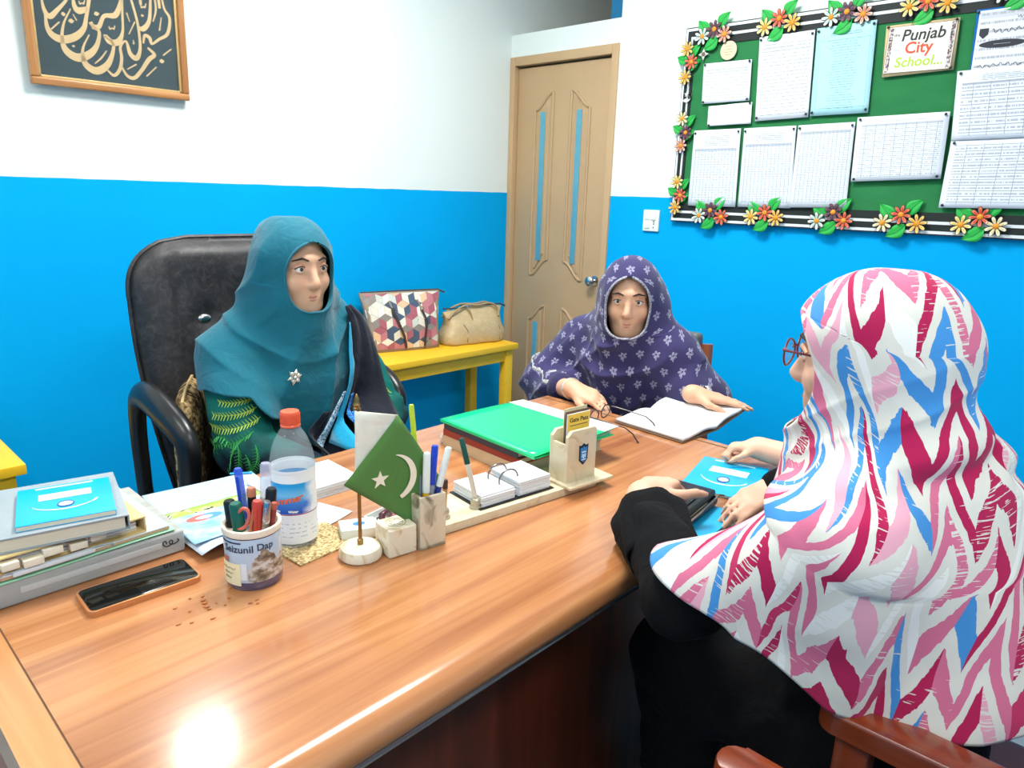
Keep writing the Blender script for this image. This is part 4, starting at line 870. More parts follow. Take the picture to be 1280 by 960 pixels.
def marble(name, a, b_, vein):
    k = NT(name, 0.28, 0.5); o = k.coord(); n1 = k.noise(o, 16, 4, 0.6, 1.2); n2 = k.noise(o, 17, 3, 0.5, 2.2)
    c_ = k.mix(n1, a, b_); k.base(k.mix(k.ramp(n2, [(0.52, (0, 0, 0)), (0.70, (255, 255, 255))]), c_, vein)); k.b.inputs['Subsurface Weight'].default_value = 0.0; return k.m
M_onyx = marble('onyx_cream', (214, 200, 168), (240, 232, 212), (190, 158, 112)); M_onyx2 = marble('onyx_banded', (196, 182, 150), (232, 222, 198), (128, 112, 88)); M_onyx3 = marble('onyx_plain', (206, 192, 158), (226, 214, 184), (198, 178, 140))
def build_flag():
    C = Vector((-2.195, -1.785, DZ))
    t = thing('table_flag', 'small green and white table flag with crescent and star', 'flag', C)
    b = B(); b.lathe([(0.0, 0.0), (0.032, 0.0), (0.036, 0.004), (0.0365, 0.012), (0.033, 0.020), (0.026, 0.023), (0.0, 0.024)], 40); b.build('base', M_onyx, t)
    b = B(); b.lathe([(0.0052, 0.022), (0.0052, 0.032), (0.0032, 0.034), (0.0030, 0.262)], 14); b.build('pole', M_gold, t)
    b = B(); b.lathe([(0.0030, 0.258), (0.0062, 0.260), (0.0062, 0.264), (0.004, 0.266), (0.0060, 0.270), (0.0038, 0.275), (0.0044, 0.279), (0.0015, 0.287), (0.0, 0.289)], 14); b.build('finial', M_gold, t)
    # flag cloth: local plane through the pole, facing the viewer a little
    ux = Vector((1, 0, 0)).lerp(IR, 0.25).normalized(); nrm = Vector((ux.y, -ux.x, 0))
    def pt(x_, z_, d): return ux*x_+Vector((0, 0, z_))+nrm*d
    A, Bp, R_, D_, G_, E_ = (0.0, 0.262), (0.070, 0.243), (0.158, 0.104), (0.112, 0.026), (-0.030, 0.140), (-0.004, 0.150)
    def patch(corners, n, d0, d1, nm, m_, wav):
        V = []
        for j in range(n+1):
            for i in range(n+1):
                s, r = i/n, j/n; x_ = (corners[0][0]*(1-s)+corners[1][0]*s)*(1-r)+(corners[3][0]*(1-s)+corners[2][0]*s)*r; z_ = (corners[0][1]*(1-s)+corners[1][1]*s)*(1-r)+(corners[3][1]*(1-s)+corners[2][1]*s)*r
                V.append(pt(x_, z_, d0+(d1-d0)*r+wav*math.sin(s*4+r*3)))
        o = mesh_obj(nm, V, [(j*(n+1)+i, j*(n+1)+i+1, (j+1)*(n+1)+i+1, (j+1)*(n+1)+i) for j in range(n) for i in range(n)], m_, t, True); md = o.modifiers.new('thickness', 'SOLIDIFY'); md.thickness = 0.001; return o
    patch([(-0.006, 0.262), (0.070, 0.243), (0.066, 0.232), (-0.008, 0.140)], 8, 0.0045, 0.003, 'white_hoist', fabric('flag_white', (240, 232, 214)), 0.001)
    g_ = fabric('flag_green', (84, 128, 62), 0.8, 0.05)
    patch([Bp, R_, D_, G_], 10, 0.005, 0.0085, 'green_field', g_, 0.0012)
    mw = mat('flag_emblem', (244, 230, 204), 0.7, 0.2)
    cx, cz = 0.066, 0.136
    def emb(poly, nm):
        V = [pt(p[0], p[1], 0.0105) for p in poly]+[pt(p[0], p[1], 0.0085) for p in poly]; n = len(poly)
        b = B(); b.raw(V, [tuple(range(n))]+[(i, n+i, n+(i+1) % n, (i+1) % n) for i in range(n)]); b.build(nm, mw, t)
    # crescent: outer and inner arcs meet in two horns
    oc, r1, ic, r2 = (cx-0.006, cz-0.002), 0.042, (cx-0.017, cz+0.000), 0.041
    out = [(oc[0]+r1*math.cos(a), oc[1]+r1*math.sin(a)) for a in np.linspace(-1.25, 1.45, 24)]
    inn = [(ic[0]+r2*math.cos(a), ic[1]+r2*math.sin(a)) for a in np.linspace(1.25, -1.05, 24)]
    n = 24; V = []
    poly_o, poly_i = out, inn[::-1]
    V = [pt(p[0], p[1], 0.0105) for p in poly_o]+[pt(p[0], p[1], 0.0105) for p in poly_i]
    b = B(); b.raw(V, [(i, i+1, n+i+1, n+i) for i in range(n-1)]); b.build('crescent', mw, t)
    sx, sz = 0.034, 0.136
    emb([(sx+(0.016 if k % 2 == 0 else 0.0065)*math.cos(0.3+PI*k/5), sz+(0.016 if k % 2 == 0 else 0.0065)*math.sin(0.3+PI*k/5)) for k in range(10)], 'star')
build_flag()

def build_onyx_set():
    t = thing('onyx_cube', 'cream onyx cube with engraved top beside the flag', 'paperweight', (-2.136, -1.806, DZ), math.radians(-9))
    B().box((0, 0, 0.026), (0.054, 0.052, 0.052), 0.004, 3).build('cube_block', M_onyx2 if False else M_onyx, t)
    b = B()
    for r in (0.017, 0.012): b.tube([(r*math.cos(a), r*math.sin(a), 0.0521) for a in np.linspace(0, 2*PI, 28)], 0.0006, 5, False)
    for k in range(7): b.tube([(0.006*math.cos(k*0.9), 0.006*math.sin(k*0.9), 0.0521), (0.011*math.cos(k*0.9+0.5), 0.011*math.sin(k*0.9+0.5), 0.0521)], 0.0006, 5)
    b.build('engraving', mat('engrave_grey', (150, 140, 116), 0.7), t)
    # pen block
    C = Vector((-2.080, -1.818, DZ)); t = thing('onyx_pen_block', 'tall grey-veined onyx pen block full of pens', 'pen holder', C, math.radians(-9))
    b = B(); w_, d_, h_ = 0.052, 0.054, 0.098; wt = 0.007
    b.box((0, 0, 0.004), (w_, d_, 0.008), 0.002)
    for s in (-1, 1):
        b.box((0, s*(d_/2-wt/2), h_/2), (w_, wt, h_), 0.002); b.box((s*(w_/2-wt/2), 0, h_/2), (wt, d_-2*wt+0.002, h_-0.001), 0.002)
    b.build('block', M_onyx2, t)
    g = 'pens standing in the onyx block'
    def P(r, a, z): return C+IR*r+IA*a+Vector((0, 0, z))
    mbl = MATS['pen_blue']
    pen('lime pencil with a white rubber standing tallest', P(-0.006, 0.006, 0.010), P(-0.026, 0.014, 0.250), 0.0048, M_black_plastic, mat('pencil_lime', (190, 212, 54), 0.4, 0.4), 0.30, None, g, 'mechanical_pencil', cat='pencil', collar=M_black)
    pen('clear pen with faint print leaning in the onyx block', P(-0.006, 0.0, 0.010), P(-0.012, 0.004, 0.160), 0.0056, MATS['pen_clear'], MATS['pen_clear'], 0.5, None, g)
    pen('yellow marker with a white cap in the onyx block', P(0.0, -0.006, 0.010), P(0.004, -0.010, 0.172), 0.0068, mat('marker_yellow', (240, 190, 40), 0.4, 0.4), M_white_plastic, 0.45, None, g, 'marker_pen')
    pen('blue capped pen upright in the onyx block', P(0.004, 0.004, 0.010), P(0.016, 0.006, 0.180), 0.0064, MATS['pen_clear'], mbl, 0.42, mbl, g)
    pen('blue barrelled pen with a white cap leaning outward', P(0.002, -0.002, 0.010), P(0.040, 0.004, 0.178), 0.0062, mat('pen_navy', (34, 48, 130), 0.35, 0.5), M_white_plastic, 0.42, None, g)
    # long onyx base with calendar and card slot
    rz = math.radians(-7.5)
    t = thing('onyx_desk_tray', 'long onyx desk tray with two pen sockets', 'desk tray', (-1.842, -1.790, DZ), rz)
    B().box((0, 0, 0.009), (0.405, 0.115, 0.018), 0.003).build('tray_base', M_onyx3, t)
    for (x_, y_, nm) in ((-0.172, -0.028, 'pen_socket'), (-0.098, -0.026, 'pen_socket')):
        b = B(); b.lathe([(0.0, 0.018), (0.012, 0.018), (0.0125, 0.021), (0.0085, 0.024), (0.0105, 0.030), (0.0085, 0.036), (0.0065, 0.038), (0.0, 0.0385)], 20, (x_, y_, 0)); b.build(nm, mat('socket_metal', (196, 186, 160), 0.3, 0.5, 0.6), t)
    m4 = Matrix.Translation((-1.842, -1.790, DZ)) @ Matrix.Rotation(rz, 4, 'Z')
    s1 = m4 @ Vector((-0.172, -0.028, 0.036)); s2 = m4 @ Vector((-0.098, -0.026, 0.036))
    pen('short bronze desk pen in the socket near the pen block', s1, s1+IR*0.002+Vector((0, 0, 0.058)), 0.0052, mat('bronze_pen', (176, 152, 112), 0.3, 0.5, 0.6), mat('brown_cap', (70, 48, 34), 0.4), 0.3, None, 'pens in the tray sockets')
    pen('slanting pen with dark green end in a tray socket', s2, s2+IR*-0.030+IA*0.012+Vector((0, 0, 0.118)), 0.0056, mat('pen_white_barrel', (214, 206, 192), 0.35, 0.5), mat('pen_green_end', (12, 74, 62), 0.35, 0.5), 0.42, None, 'pens in the tray sockets')
    # desk calendar: two stacks on rings
    t = thing('desk_calendar', 'white flip desk calendar pages on two metal rings', 'calendar', m4 @ Vector((-0.005, 0.008, 0.018)), rz)
    B().box((0, 0, 0.001), (0.19, 0.105, 0.002), 0.0005).build('plate', M_black_plastic, t)
    rr = random.Random(5)
    for s, hh in ((-1, 7), (1, 9)):
        for k in range(hh):
            B().box((s*0.047+rr.uniform(-0.0015, 0.0015), rr.uniform(-0.0015, 0.0015), 0.0038+0.0034*k), (0.082, 0.094, 0.0030), 0.0008, 2, rr.uniform(-0.02, 0.02)).build('page_bundle', M_white, t)
    for y_ in (-0.018, 0.018):
        b = B(); b.tube([(0.024*math.cos(a), y_, 0.031+0.021*math.sin(a)) for a in np.linspace(-0.5, PI+0.5, 18)], 0.0019, 7); b.build('ring', mat('ring_steel', (120, 120, 122), 0.3, 0.5, 0.8), t)
    # card holder
    t = thing('card_holder', 'upright onyx card holder with a blue shield crest', 'card holder', m4 @ Vector((0.158, -0.022, 0.018)), rz)
    def plate(y_, h_, w_):
        poly = [(-w_/2, 0), (w_/2, 0), (w_/2, h_-0.006), (w_/2-0.006, h_), (-w_/2+0.012, h_), (-w_/2, h_-0.012)]
        b = B(); b.prism(poly, -0.004, 0.004, 0.001, False, Matrix.Translation((0, y_, 0)) @ Matrix.Rotation(PI/2, 4, 'X')); return b
    plate(-0.026, 0.118, 0.084).build('front_plate', M_onyx3, t); plate(0.020, 0.112, 0.084).build('back_plate', M_onyx3, t)
    for s in (-1, 1): B().box((s*0.039, -0.003, 0.045), (0.006, 0.0385, 0.088), 0.0012).build('side_plate', M_onyx3, t)
    B().box((0.012, -0.012, 0.003), (0.128, 0.084, 0.006), 0.0015).build('foot_plate', M_onyx3, t)
    sh = [(0.0, 0.030), (0.009, 0.024), (0.016, 0.027), (0.015, 0.0), (0.015, -0.014), (0.006, -0.023), (0.0, -0.028), (-0.006, -0.023), (-0.015, -0.014), (-0.015, 0.0), (-0.016, 0.027), (-0.009, 0.024)]
    def crest(sc_, z_, nm, m_):
        b = B(); b.prism([(p[0]*sc_+0.004, p[1]*sc_) for p in sh], 0, 0.0008, 0, False, Matrix.Translation((0, -0.0302-z_, 0.062)) @ Matrix.Rotation(PI/2, 4, 'X')); b.build(nm, m_, t)
    crest(0.82, 0.0, 'crest_border', mat('crest_navy', (14, 24, 40), 0.4)); crest(0.62, 0.0006, 'crest_field', mat('crest_blue', (40, 130, 200), 0.4))
    b = B()
    for (x_, z_, w_, h_) in ((0.004, 0.068, 0.012, 0.003), (0.000, 0.060, 0.003, 0.008), (0.004, 0.058, 0.003, 0.010), (0.008, 0.060, 0.003, 0.008), (0.004, 0.051, 0.014, 0.002)): b.box((x_, -0.0318, z_), (w_, 0.0006, h_))
    b.build('crest_device', mat('crest_pale', (196, 226, 240), 0.5), t)
    for k, (yy, zz, m_) in enumerate(((-0.012, 0.150, M_white), (-0.004, 0.153, mat('pass_brown', (110, 84, 60), 0.7)), (0.004, 0.157, mat('pass_cream', (226, 214, 170), 0.7)))):
        B().box((0.002+0.003*k, yy, zz/2+0.004), (0.066, 0.0016, zz-0.008), 0.0004).build('card', m_, t)
    B().box((0.002, -0.0132, 0.131), (0.062, 0.0006, 0.036)).build('gate_pass_panel', mat('pass_yellow', (244, 206, 84), 0.6, 0.3), t)
    mt = Matrix.Translation((0.002, -0.0137, 0.136)) @ Matrix.Rotation(PI/2, 4, 'X')
    text('Gate Pass', 0.0135, MATS['ink_black'], t, mt, 'CENTER', 0.0003, bold=0.0002)
    B().box((0.002, -0.0136, 0.1245), (0.052, 0.0005, 0.0018)).build('small_print', MATS['sign_line'], t)
    # little white boxes
    t = thing('white_box', 'small white carton with a blue round mark', 'box', (-2.150, -1.712, DZ), math.radians(-26)); B().box((0, 0, 0.010), (0.064, 0.046, 0.020), 0.002).build('carton', mat('box_white', (230, 236, 230), 0.5, 0.3), t)
    b = B(); b.prism([(0.002+0.011*math.cos(a), 0.007*math.sin(a)) for a in np.linspace(0, 2*PI, 22, endpoint=False)], 0.0201, 0.0207); b.build('blue_mark', mat('mark_blue', (60, 140, 206), 0.5), t)
    t = thing('white_tray', 'shallow white tray of clips behind the onyx cube', 'tray', (-2.072, -1.712, DZ), math.radians(10)); b = B(); b.box((0, 0, 0.003), (0.09, 0.062, 0.006), 0.001)
    for s in (-1, 1): b.box((s*0.0435, 0, 0.009), (0.003, 0.062, 0.018), 0.001); b.box((0, s*0.0295, 0.009), (0.09, 0.003, 0.018), 0.001)
    b.build('tray_shell', MATS['box_white'], t)
    t = thing('hair_clip', 'dark maroon claw clip lying in the white tray', 'hair clip', (-2.090, -1.716, DZ+0.006), 0.4)
    b = B(); b.tube([(-0.016, 0, 0.006), (-0.008, 0.003, 0.016), (0.004, 0.002, 0.018), (0.014, -0.002, 0.008)], [0.005, 0.007, 0.006, 0.004], 10); b.build('grip', mat('clip_maroon', (90, 40, 52), 0.3), t)
    b = B()
    for k in range(4): b.tube([(-0.012+0.008*k, 0.004, 0.014), (-0.012+0.008*k, 0.012, 0.010), (-0.010+0.008*k, 0.013, 0.002)], 0.0016, 6)
    b.build('teeth', MATS['clip_maroon'], t)
    t = thing('pink_eraser', 'pink rounded eraser in the white tray', 'eraser', (-2.064, -1.700, DZ+0.006), 0.2); B().box((0, 0, 0.007), (0.026, 0.018, 0.014), 0.005, 3).build('rubber', mat('eraser_pink', (226, 140, 156), 0.6), t)
    t = thing('green_eraser', 'bright green cap at the end of the white tray', 'eraser', (-2.040, -1.708, DZ+0.006), 0.2); B().box((0, 0, 0.007), (0.014, 0.016, 0.014), 0.004, 3).build('rubber', mat('cap_green', (90, 206, 70), 0.5), t)
build_onyx_set()

def build_green_folder_pile():
    g = 'folder and registers behind the desk tray'; rz = math.radians(-4)
    book('register_book', 'wide buff account book at the bottom under the green folder', 'book', (-1.590, -1.600, DZ), (0.285, 0.272, 0.028), rz, mat('ledger_buff', (206, 178, 140), 0.6, 0.3), g, False, -1)
    book('register_book', 'thin red brown register under the green folder', 'book', (-1.592, -1.601, DZ+0.0282), (0.280, 0.268, 0.016), rz+0.02, mat('ledger_red', (150, 60, 48), 0.5, 0.3), g, False, -1)
    book('register_book', 'dark grey register directly under the green folder', 'book', (-1.598, -1.603, DZ+0.0444), (0.272, 0.264, 0.014), rz, mat('ledger_dark', (60, 62, 70), 0.5, 0.3), g, False, -1)
    t = thing('green_folder', 'bright green plastic folder with a white edge', 'folder', (-1.604, -1.622, DZ+0.0586), rz, g)
    km = mat('folder_green', (26, 206, 130), 0.22, 0.5, var=0.03, scale=5)
    V = []; n = 10; L, W = 0.265, 0.332
    for j in range(n+1):
        for i in range(n+1):
            s, r = i/n, j/n; V.append(((s-0.5)*L, (r-0.5)*W, 0.0072+0.010*(1-r)*s*s+0.002*math.sin(s*3)))
    o = mesh_obj('upper_sheet', V, [(j*(n+1)+i, j*(n+1)+i+1, (j+1)*(n+1)+i+1, (j+1)*(n+1)+i) for j in range(n) for i in range(n)], km, t, True); md = o.modifiers.new('thickness', 'SOLIDIFY'); md.thickness = 0.0012
    B().box((0, 0, 0.001), (L, W, 0.002), 0.0006).build('lower_sheet', km, t); B().box((-L/2+0.001, 0, 0.004), (0.002, W, 0.006), 0.0006).build('spine', km, t)
    for k in range(1): B().box((0.006, 0.008, 0.0038+0.003*k), (L-0.004, W-0.006, 0.0026), 0.0005).build('paper_bundle', M_white, t)
    V2 = [v for v in V]; W_ = []
    for j in range(n+1):
        for s in (0.86, 1.06): r = j/n; W_.append(((s-0.5)*L, (r-0.5)*W*1.0, 0.0084+0.010*(1-r)*s*s+0.002*math.sin(s*3)))
    o = mesh_obj('white_edge_sheet', W_, [(2*j, 2*j+1, 2*j+3, 2*j+2) for j in range(n)], M_white, t, True); md = o.modifiers.new('thickness', 'SOLIDIFY'); md.thickness = 0.0008
    # crumpled clear wrapper behind the folder
    t = thing('plastic_wrapper', 'crumpled clear wrapper at the folder corner', 'wrapper', (-1.700, -1.440, DZ), 0.3); b = B(); b.sphere((0, 0, 0.012), 0.014, 12, 8, (1.5, 0.8, 0.85)); b.build('film', glassy('film', (226, 220, 210), 0.15, 0.6), t)
build_green_folder_pile()

def eyeglass(t, L, mf, ml, w=0.132, tl=0.140, lens=(0.024, 0.018), ground=True, tilt=0.0, droop=True):
    """spectacles in local coords: bridge at origin, lenses in the xz plane, temples run +y"""
    for s in (-1, 1):
        c = s*0.033; ring = [(c+lens[0]*math.cos(a)*(1+0.06*math.cos(2*a)), 0.002*abs(math.cos(a)), lens[1]*math.sin(a)) for a in np.linspace(0, 2*PI, 30)]
        b = B(); b.tube(ring, 0.0016, 7, False); b.build('rim', mf, t)
        b = B(); b.raw([(p[0], p[1], p[2]) for p in ring[:-1]], [tuple(range(29))]); b.build('lens', ml, t)
        hx = s*(0.033+lens[0]); b = B(); b.tube([(hx, 0, lens[1]*0.4), (s*w/2, 0.004, lens[1]*0.45), (s*w/2*1.02, tl*0.35, lens[1]*0.4), (s*w/2*0.98, tl*0.72, lens[1]*0.3), (s*w/2*0.95, tl*0.88, -0.006), (s*w/2*0.94, tl, -0.026)], [0.0018, 0.0022, 0.0016, 0.0017, 0.002, 0.0022], 7); b.build('temple', mf, t)
    b = B(); b.tube([(-0.010, 0, 0.004), (0, -0.003, 0.008), (0.010, 0, 0.004)], 0.0016, 7); b.build('bridge', mf, t)
def build_table_glasses():
    m = Matrix.Translation((-1.305, -1.622, DZ+0.034)) @ Matrix.Rotation(math.radians(188), 4, 'Z') @ Matrix.Rotation(math.radians(-3), 4, 'X')
    t = thing('spectacles', 'black framed spectacles left open on the desk edge', 'glasses', mtx=m)
    eyeglass(t, 0, M_black_plastic, glassy('lens_clear', (200, 214, 222), 0.03, 0.18), 0.128, 0.150)
    t = thing('desk_gadget', 'small black rounded desk gadget with a blue top', 'desk gadget', (-1.330, -1.560, DZ), 0.5)  # rounded black item with a blue top, its use unknown
    poly = [(0.030*math.cos(a), 0.028*math.sin(a)) for a in np.linspace(0, PI, 18)]
    B().prism(poly, -0.011, 0.011, 0.002, True, Matrix.Rotation(PI/2, 4, 'X')).build('shell', M_black_plastic, t)
    B().prism([(0.019*math.cos(a), 0.024+0.010*math.sin(a)) for a in np.linspace(0, PI, 12)], -0.008, 0.008, 0.001, True, Matrix.Rotation(PI/2, 4, 'X')).build('blue_top', mat('gadget_blue', (40, 110, 170), 0.3), t)
build_table_glasses()

# ------------------------------------------------------------------ solid modelling for people and cloth
def nrm(v): v = np.asarray(v, float); return v/np.linalg.norm(v)
def A3(v): return np.asarray(v, float)
def vnoise(P, f, seed=0):
    """smooth value noise in [-1,1]"""
    Q = P*f+seed*17.31; i = np.floor(Q).astype(np.int64); t = Q-i; t = t*t*(3-2*t); out = 0
    def h(ix, iy, iz):
        n = (ix*374761393+iy*668265263+iz*2147483647+seed*974711) & 0xffffffff
        n = ((n ^ (n >> 13))*1274126177) & 0xffffffff; return ((n ^ (n >> 16)) & 0xffff)/32767.5-1.0
    for dx in (0, 1):
        for dy in (0, 1):
            for dz in (0, 1):
                w_ = (t[..., 0] if dx else 1-t[..., 0])*(t[..., 1] if dy else 1-t[..., 1])*(t[..., 2] if dz else 1-t[..., 2])
                out = out+w_*h(i[..., 0]+dx, i[..., 1]+dy, i[..., 2]+dz)
    return out
def crease(x): return (1-np.abs(np.sin(x)))**1.6-0.35
def cap(a, b, ra, rb, k=0.02): return ('c', A3(a), A3(b), ra, rb, k)
def ell(c, r, Rm=None, k=0.02, neg=False): return ('n' if neg else 'e', A3(c), A3(r), np.eye(3) if Rm is None else np.asarray(Rm, float), k)
def pdist(p, P):
    if p[0] == 'c':
        a, b, ra, rb = p[1:5]; ba = b-a; d = P-a; t = np.clip((d@ba)/max(ba@ba, 1e-12), 0, 1)
        return np.linalg.norm(d-t[..., None]*ba, axis=-1)-(ra+t*(rb-ra))
    c, r, Rm = p[1:4]; q = ((P-c)@Rm)/r; k0 = np.linalg.norm(q, axis=-1); k1 = np.linalg.norm(q/r, axis=-1)+1e-9
    return k0*(k0-1)/k1
def smin(a, b, k):
    h = np.clip(0.5+0.5*(b-a)/k, 0, 1); return b+(a-b)*h-k*h*(1-h)
def field(prims, P):
    F = np.full(P.shape[:-1], 1.0)
    for p in prims:
        d = pdist(p, P); k = p[-1]
        F = -smin(-F, d, k) if p[0] == 'n' else smin(F, d, k)
    return F
def pbox(p):
    if p[0] == 'c':
        r = max(p[3], p[4]); return np.minimum(p[1], p[2])-r, np.maximum(p[1], p[2])+r
    r = p[2].max(); return p[1]-r, p[1]+r
def polygonise(prims, h, warp=None, smooth=2):
    """naive surface nets over the smooth union of prims"""
    lo = np.min([pbox(p)[0] for p in prims], 0)-3*h-0.01; hi = np.max([pbox(p)[1] for p in prims], 0)+3*h+0.01
    n = np.ceil((hi-lo)/h).astype(int)+1; F = np.full(n, 1.0, np.float32)
    ax = [lo[i]+h*np.arange(n[i]) for i in range(3)]
    for p in prims:
        m = p[-1]+2*h+0.012; a, b = pbox(p); i0 = np.maximum(((a-m-lo)/h).astype(int), 0); i1 = np.minimum(((b+m-lo)/h).astype(int)+2, n)
        if np.any(i1 <= i0): continue
        sl = tuple(slice(i0[i], i1[i]) for i in range(3)); G = np.stack(np.meshgrid(ax[0][sl[0]], ax[1][sl[1]], ax[2][sl[2]], indexing='ij'), -1)
        d = pdist(p, G); sub = F[sl]; F[sl] = -smin(-sub, d, p[-1]) if p[0] == 'n' else smin(sub, d, p[-1])
    if warp is not None:
        near = np.abs(F) < 0.03; idx = np.argwhere(near); F[near] += warp(lo+idx*h).astype(np.float32)
    S = F < 0; c = [S[x:n[0]-1+x, y:n[1]-1+y, z:n[2]-1+z] for x in (0, 1) for y in (0, 1) for z in (0, 1)]
    anyc = np.logical_or.reduce(c); allc = np.logical_and.reduce(c); cells = np.argwhere(anyc & ~allc); idx = np.full(anyc.shape, -1, np.int64); idx[tuple(cells.T)] = np.arange(len(cells))
    offs = np.array([(x, y, z) for x in (0, 1) for y in (0, 1) for z in (0, 1)]); vals = np.stack([F[tuple((cells+o).T)] for o in offs], 1)
    acc = np.zeros((len(cells), 3)); cnt = np.zeros(len(cells))
    for i in range(8):
        for j in range(i+1, 8):
            if np.abs(offs[i]-offs[j]).sum() != 1: continue
            a, b = vals[:, i], vals[:, j]; m = (a < 0) != (b < 0); t = np.where(m, a/np.where(m, a-b, 1), 0)
            acc += np.where(m[:, None], offs[i]+t[:, None]*(offs[j]-offs[i]), 0); cnt += m
    V = lo+h*(cells+acc/cnt[:, None]); Q = []
    for axis in range(3):
        s0 = [slice(None)]*3; s1 = [slice(None)]*3; s0[axis] = slice(0, n[axis]-1); s1[axis] = slice(1, n[axis])
        A_, B_ = S[tuple(s0)], S[tuple(s1)]; e = np.argwhere(A_ != B_); flip = B_[tuple(e.T)]
        u, v = (axis+1) % 3, (axis+2) % 3; ok = (e[:, u] > 0) & (e[:, v] > 0) & (e[:, u] < n[u]-1) & (e[:, v] < n[v]-1); e, flip = e[ok], flip[ok]
        eu = np.eye(3, dtype=int)[u]; ev = np.eye(3, dtype=int)[v]
        q = np.stack([idx[tuple((e-eu-ev).T)], idx[tuple((e-ev).T)], idx[tuple(e.T)], idx[tuple((e-eu).T)]], 1)
        q[flip] = q[flip][:, ::-1]; Q.append(q)
    Q = np.concatenate(Q); Q = Q[(Q >= 0).all(1)]
    E_ = np.concatenate([Q[:, [0, 1]], Q[:, [1, 2]], Q[:, [2, 3]], Q[:, [3, 0]]])
    for _ in range(smooth):
        s = np.zeros_like(V); d = np.zeros(len(V)); np.add.at(s, E_[:, 0], V[E_[:, 1]]); np.add.at(s, E_[:, 1], V[E_[:, 0]]); np.add.at(d, E_[:, 0], 1); np.add.at(d, E_[:, 1], 1)
        V = V*0.45+0.55*s/np.maximum(d, 1)[:, None]
    return V, Q
def fast_mesh(name, V, Q, material, parent, off, smooth=True, uv=None):
    V = np.asarray(V, np.float32)-np.asarray(off, np.float32); me = bpy.data.meshes.new(name); nq = len(Q)
    me.vertices.add(len(V)); me.vertices.foreach_set('co', V.ravel()); me.loops.add(nq*4); me.loops.foreach_set('vertex_index', np.asarray(Q, np.int32).ravel())
    me.polygons.add(nq); me.polygons.foreach_set('loop_start', np.arange(0, nq*4, 4, dtype=np.int32)); me.polygons.foreach_set('use_smooth', np.full(nq, smooth, bool))
    if uv is not None:
        l = me.uv_layers.new(name='UVMap'); l.data.foreach_set('uv', np.asarray(uv, np.float32)[np.asarray(Q).ravel()].ravel())
    me.update(calc_edges=True); me.validate()
    for m_ in (material if isinstance(material, (list, tuple)) else [material]): me.materials.append(m_)
    o = bpy.data.objects.new(name, me); return link(o, parent)

def hand_prims(w_, D, N, Tm, s=1.0, curl=(0.25, 0.35, 0.3), spread=1.0, thumb=(0.75, 0.25), thumb_drop=0.25, lens=None):
    """palm, four fingers and a thumb; D fingers' direction, N back of the hand, Tm towards the thumb"""
    D, N, Tm = nrm(D), nrm(N), nrm(Tm); w_ = A3(w_); out = []
    kn = [(0.030, 0.086, 0.0092), (0.010, 0.092, 0.0096), (-0.011, 0.087, 0.0090), (-0.030, 0.077, 0.0080)]; L = [(0.040, 0.025, 0.019), (0.045, 0.028, 0.020), (0.041, 0.026, 0.019), (0.032, 0.019, 0.017)]
    out.append(cap(w_-D*0.012*s, w_+D*0.022*s, 0.024*s, 0.022*s, 0.02*s))
    for (o, l, r), ph in zip(kn, L):
        k = w_+(D*l+Tm*o*spread)*s; out.append(cap(w_+(D*0.018+Tm*o*0.55)*s, k, 0.0155*s, 0.0112*s, 0.014*s))
        d = nrm(D+Tm*o*1.2*(spread-0.4)); p = k; a = 0.0; rr_ = r
        for q, ln in enumerate(ph):
            a += curl[q]*(1+0.12*abs(o)/0.03); e = nrm(d*math.cos(a)-N*math.sin(a)); p2 = p+e*ln*s; out.append(cap(p, p2, rr_*s, rr_*0.88*s, 0.004*s)); p = p2; rr_ *= 0.88
    b = w_+(D*0.022+Tm*0.022-N*0.004)*s; t1 = nrm(D*thumb[0]+Tm*(1-thumb[0]*0.35)-N*thumb_drop); p1 = b+t1*0.042*s; out.append(cap(b, p1, 0.0155*s, 0.0115*s, 0.012*s))
    t2 = nrm(D*(thumb[0]+0.5)+Tm*thumb[1]-N*thumb_drop*1.2); p2 = p1+t2*0.031*s; out.append(cap(p1, p2, 0.0112*s, 0.0098*s, 0.005*s)); p3 = p2+nrm(t2-N*0.2)*0.024*s; out.append(cap(p2, p3, 0.0098*s, 0.0078*s, 0.004*s))
    return out
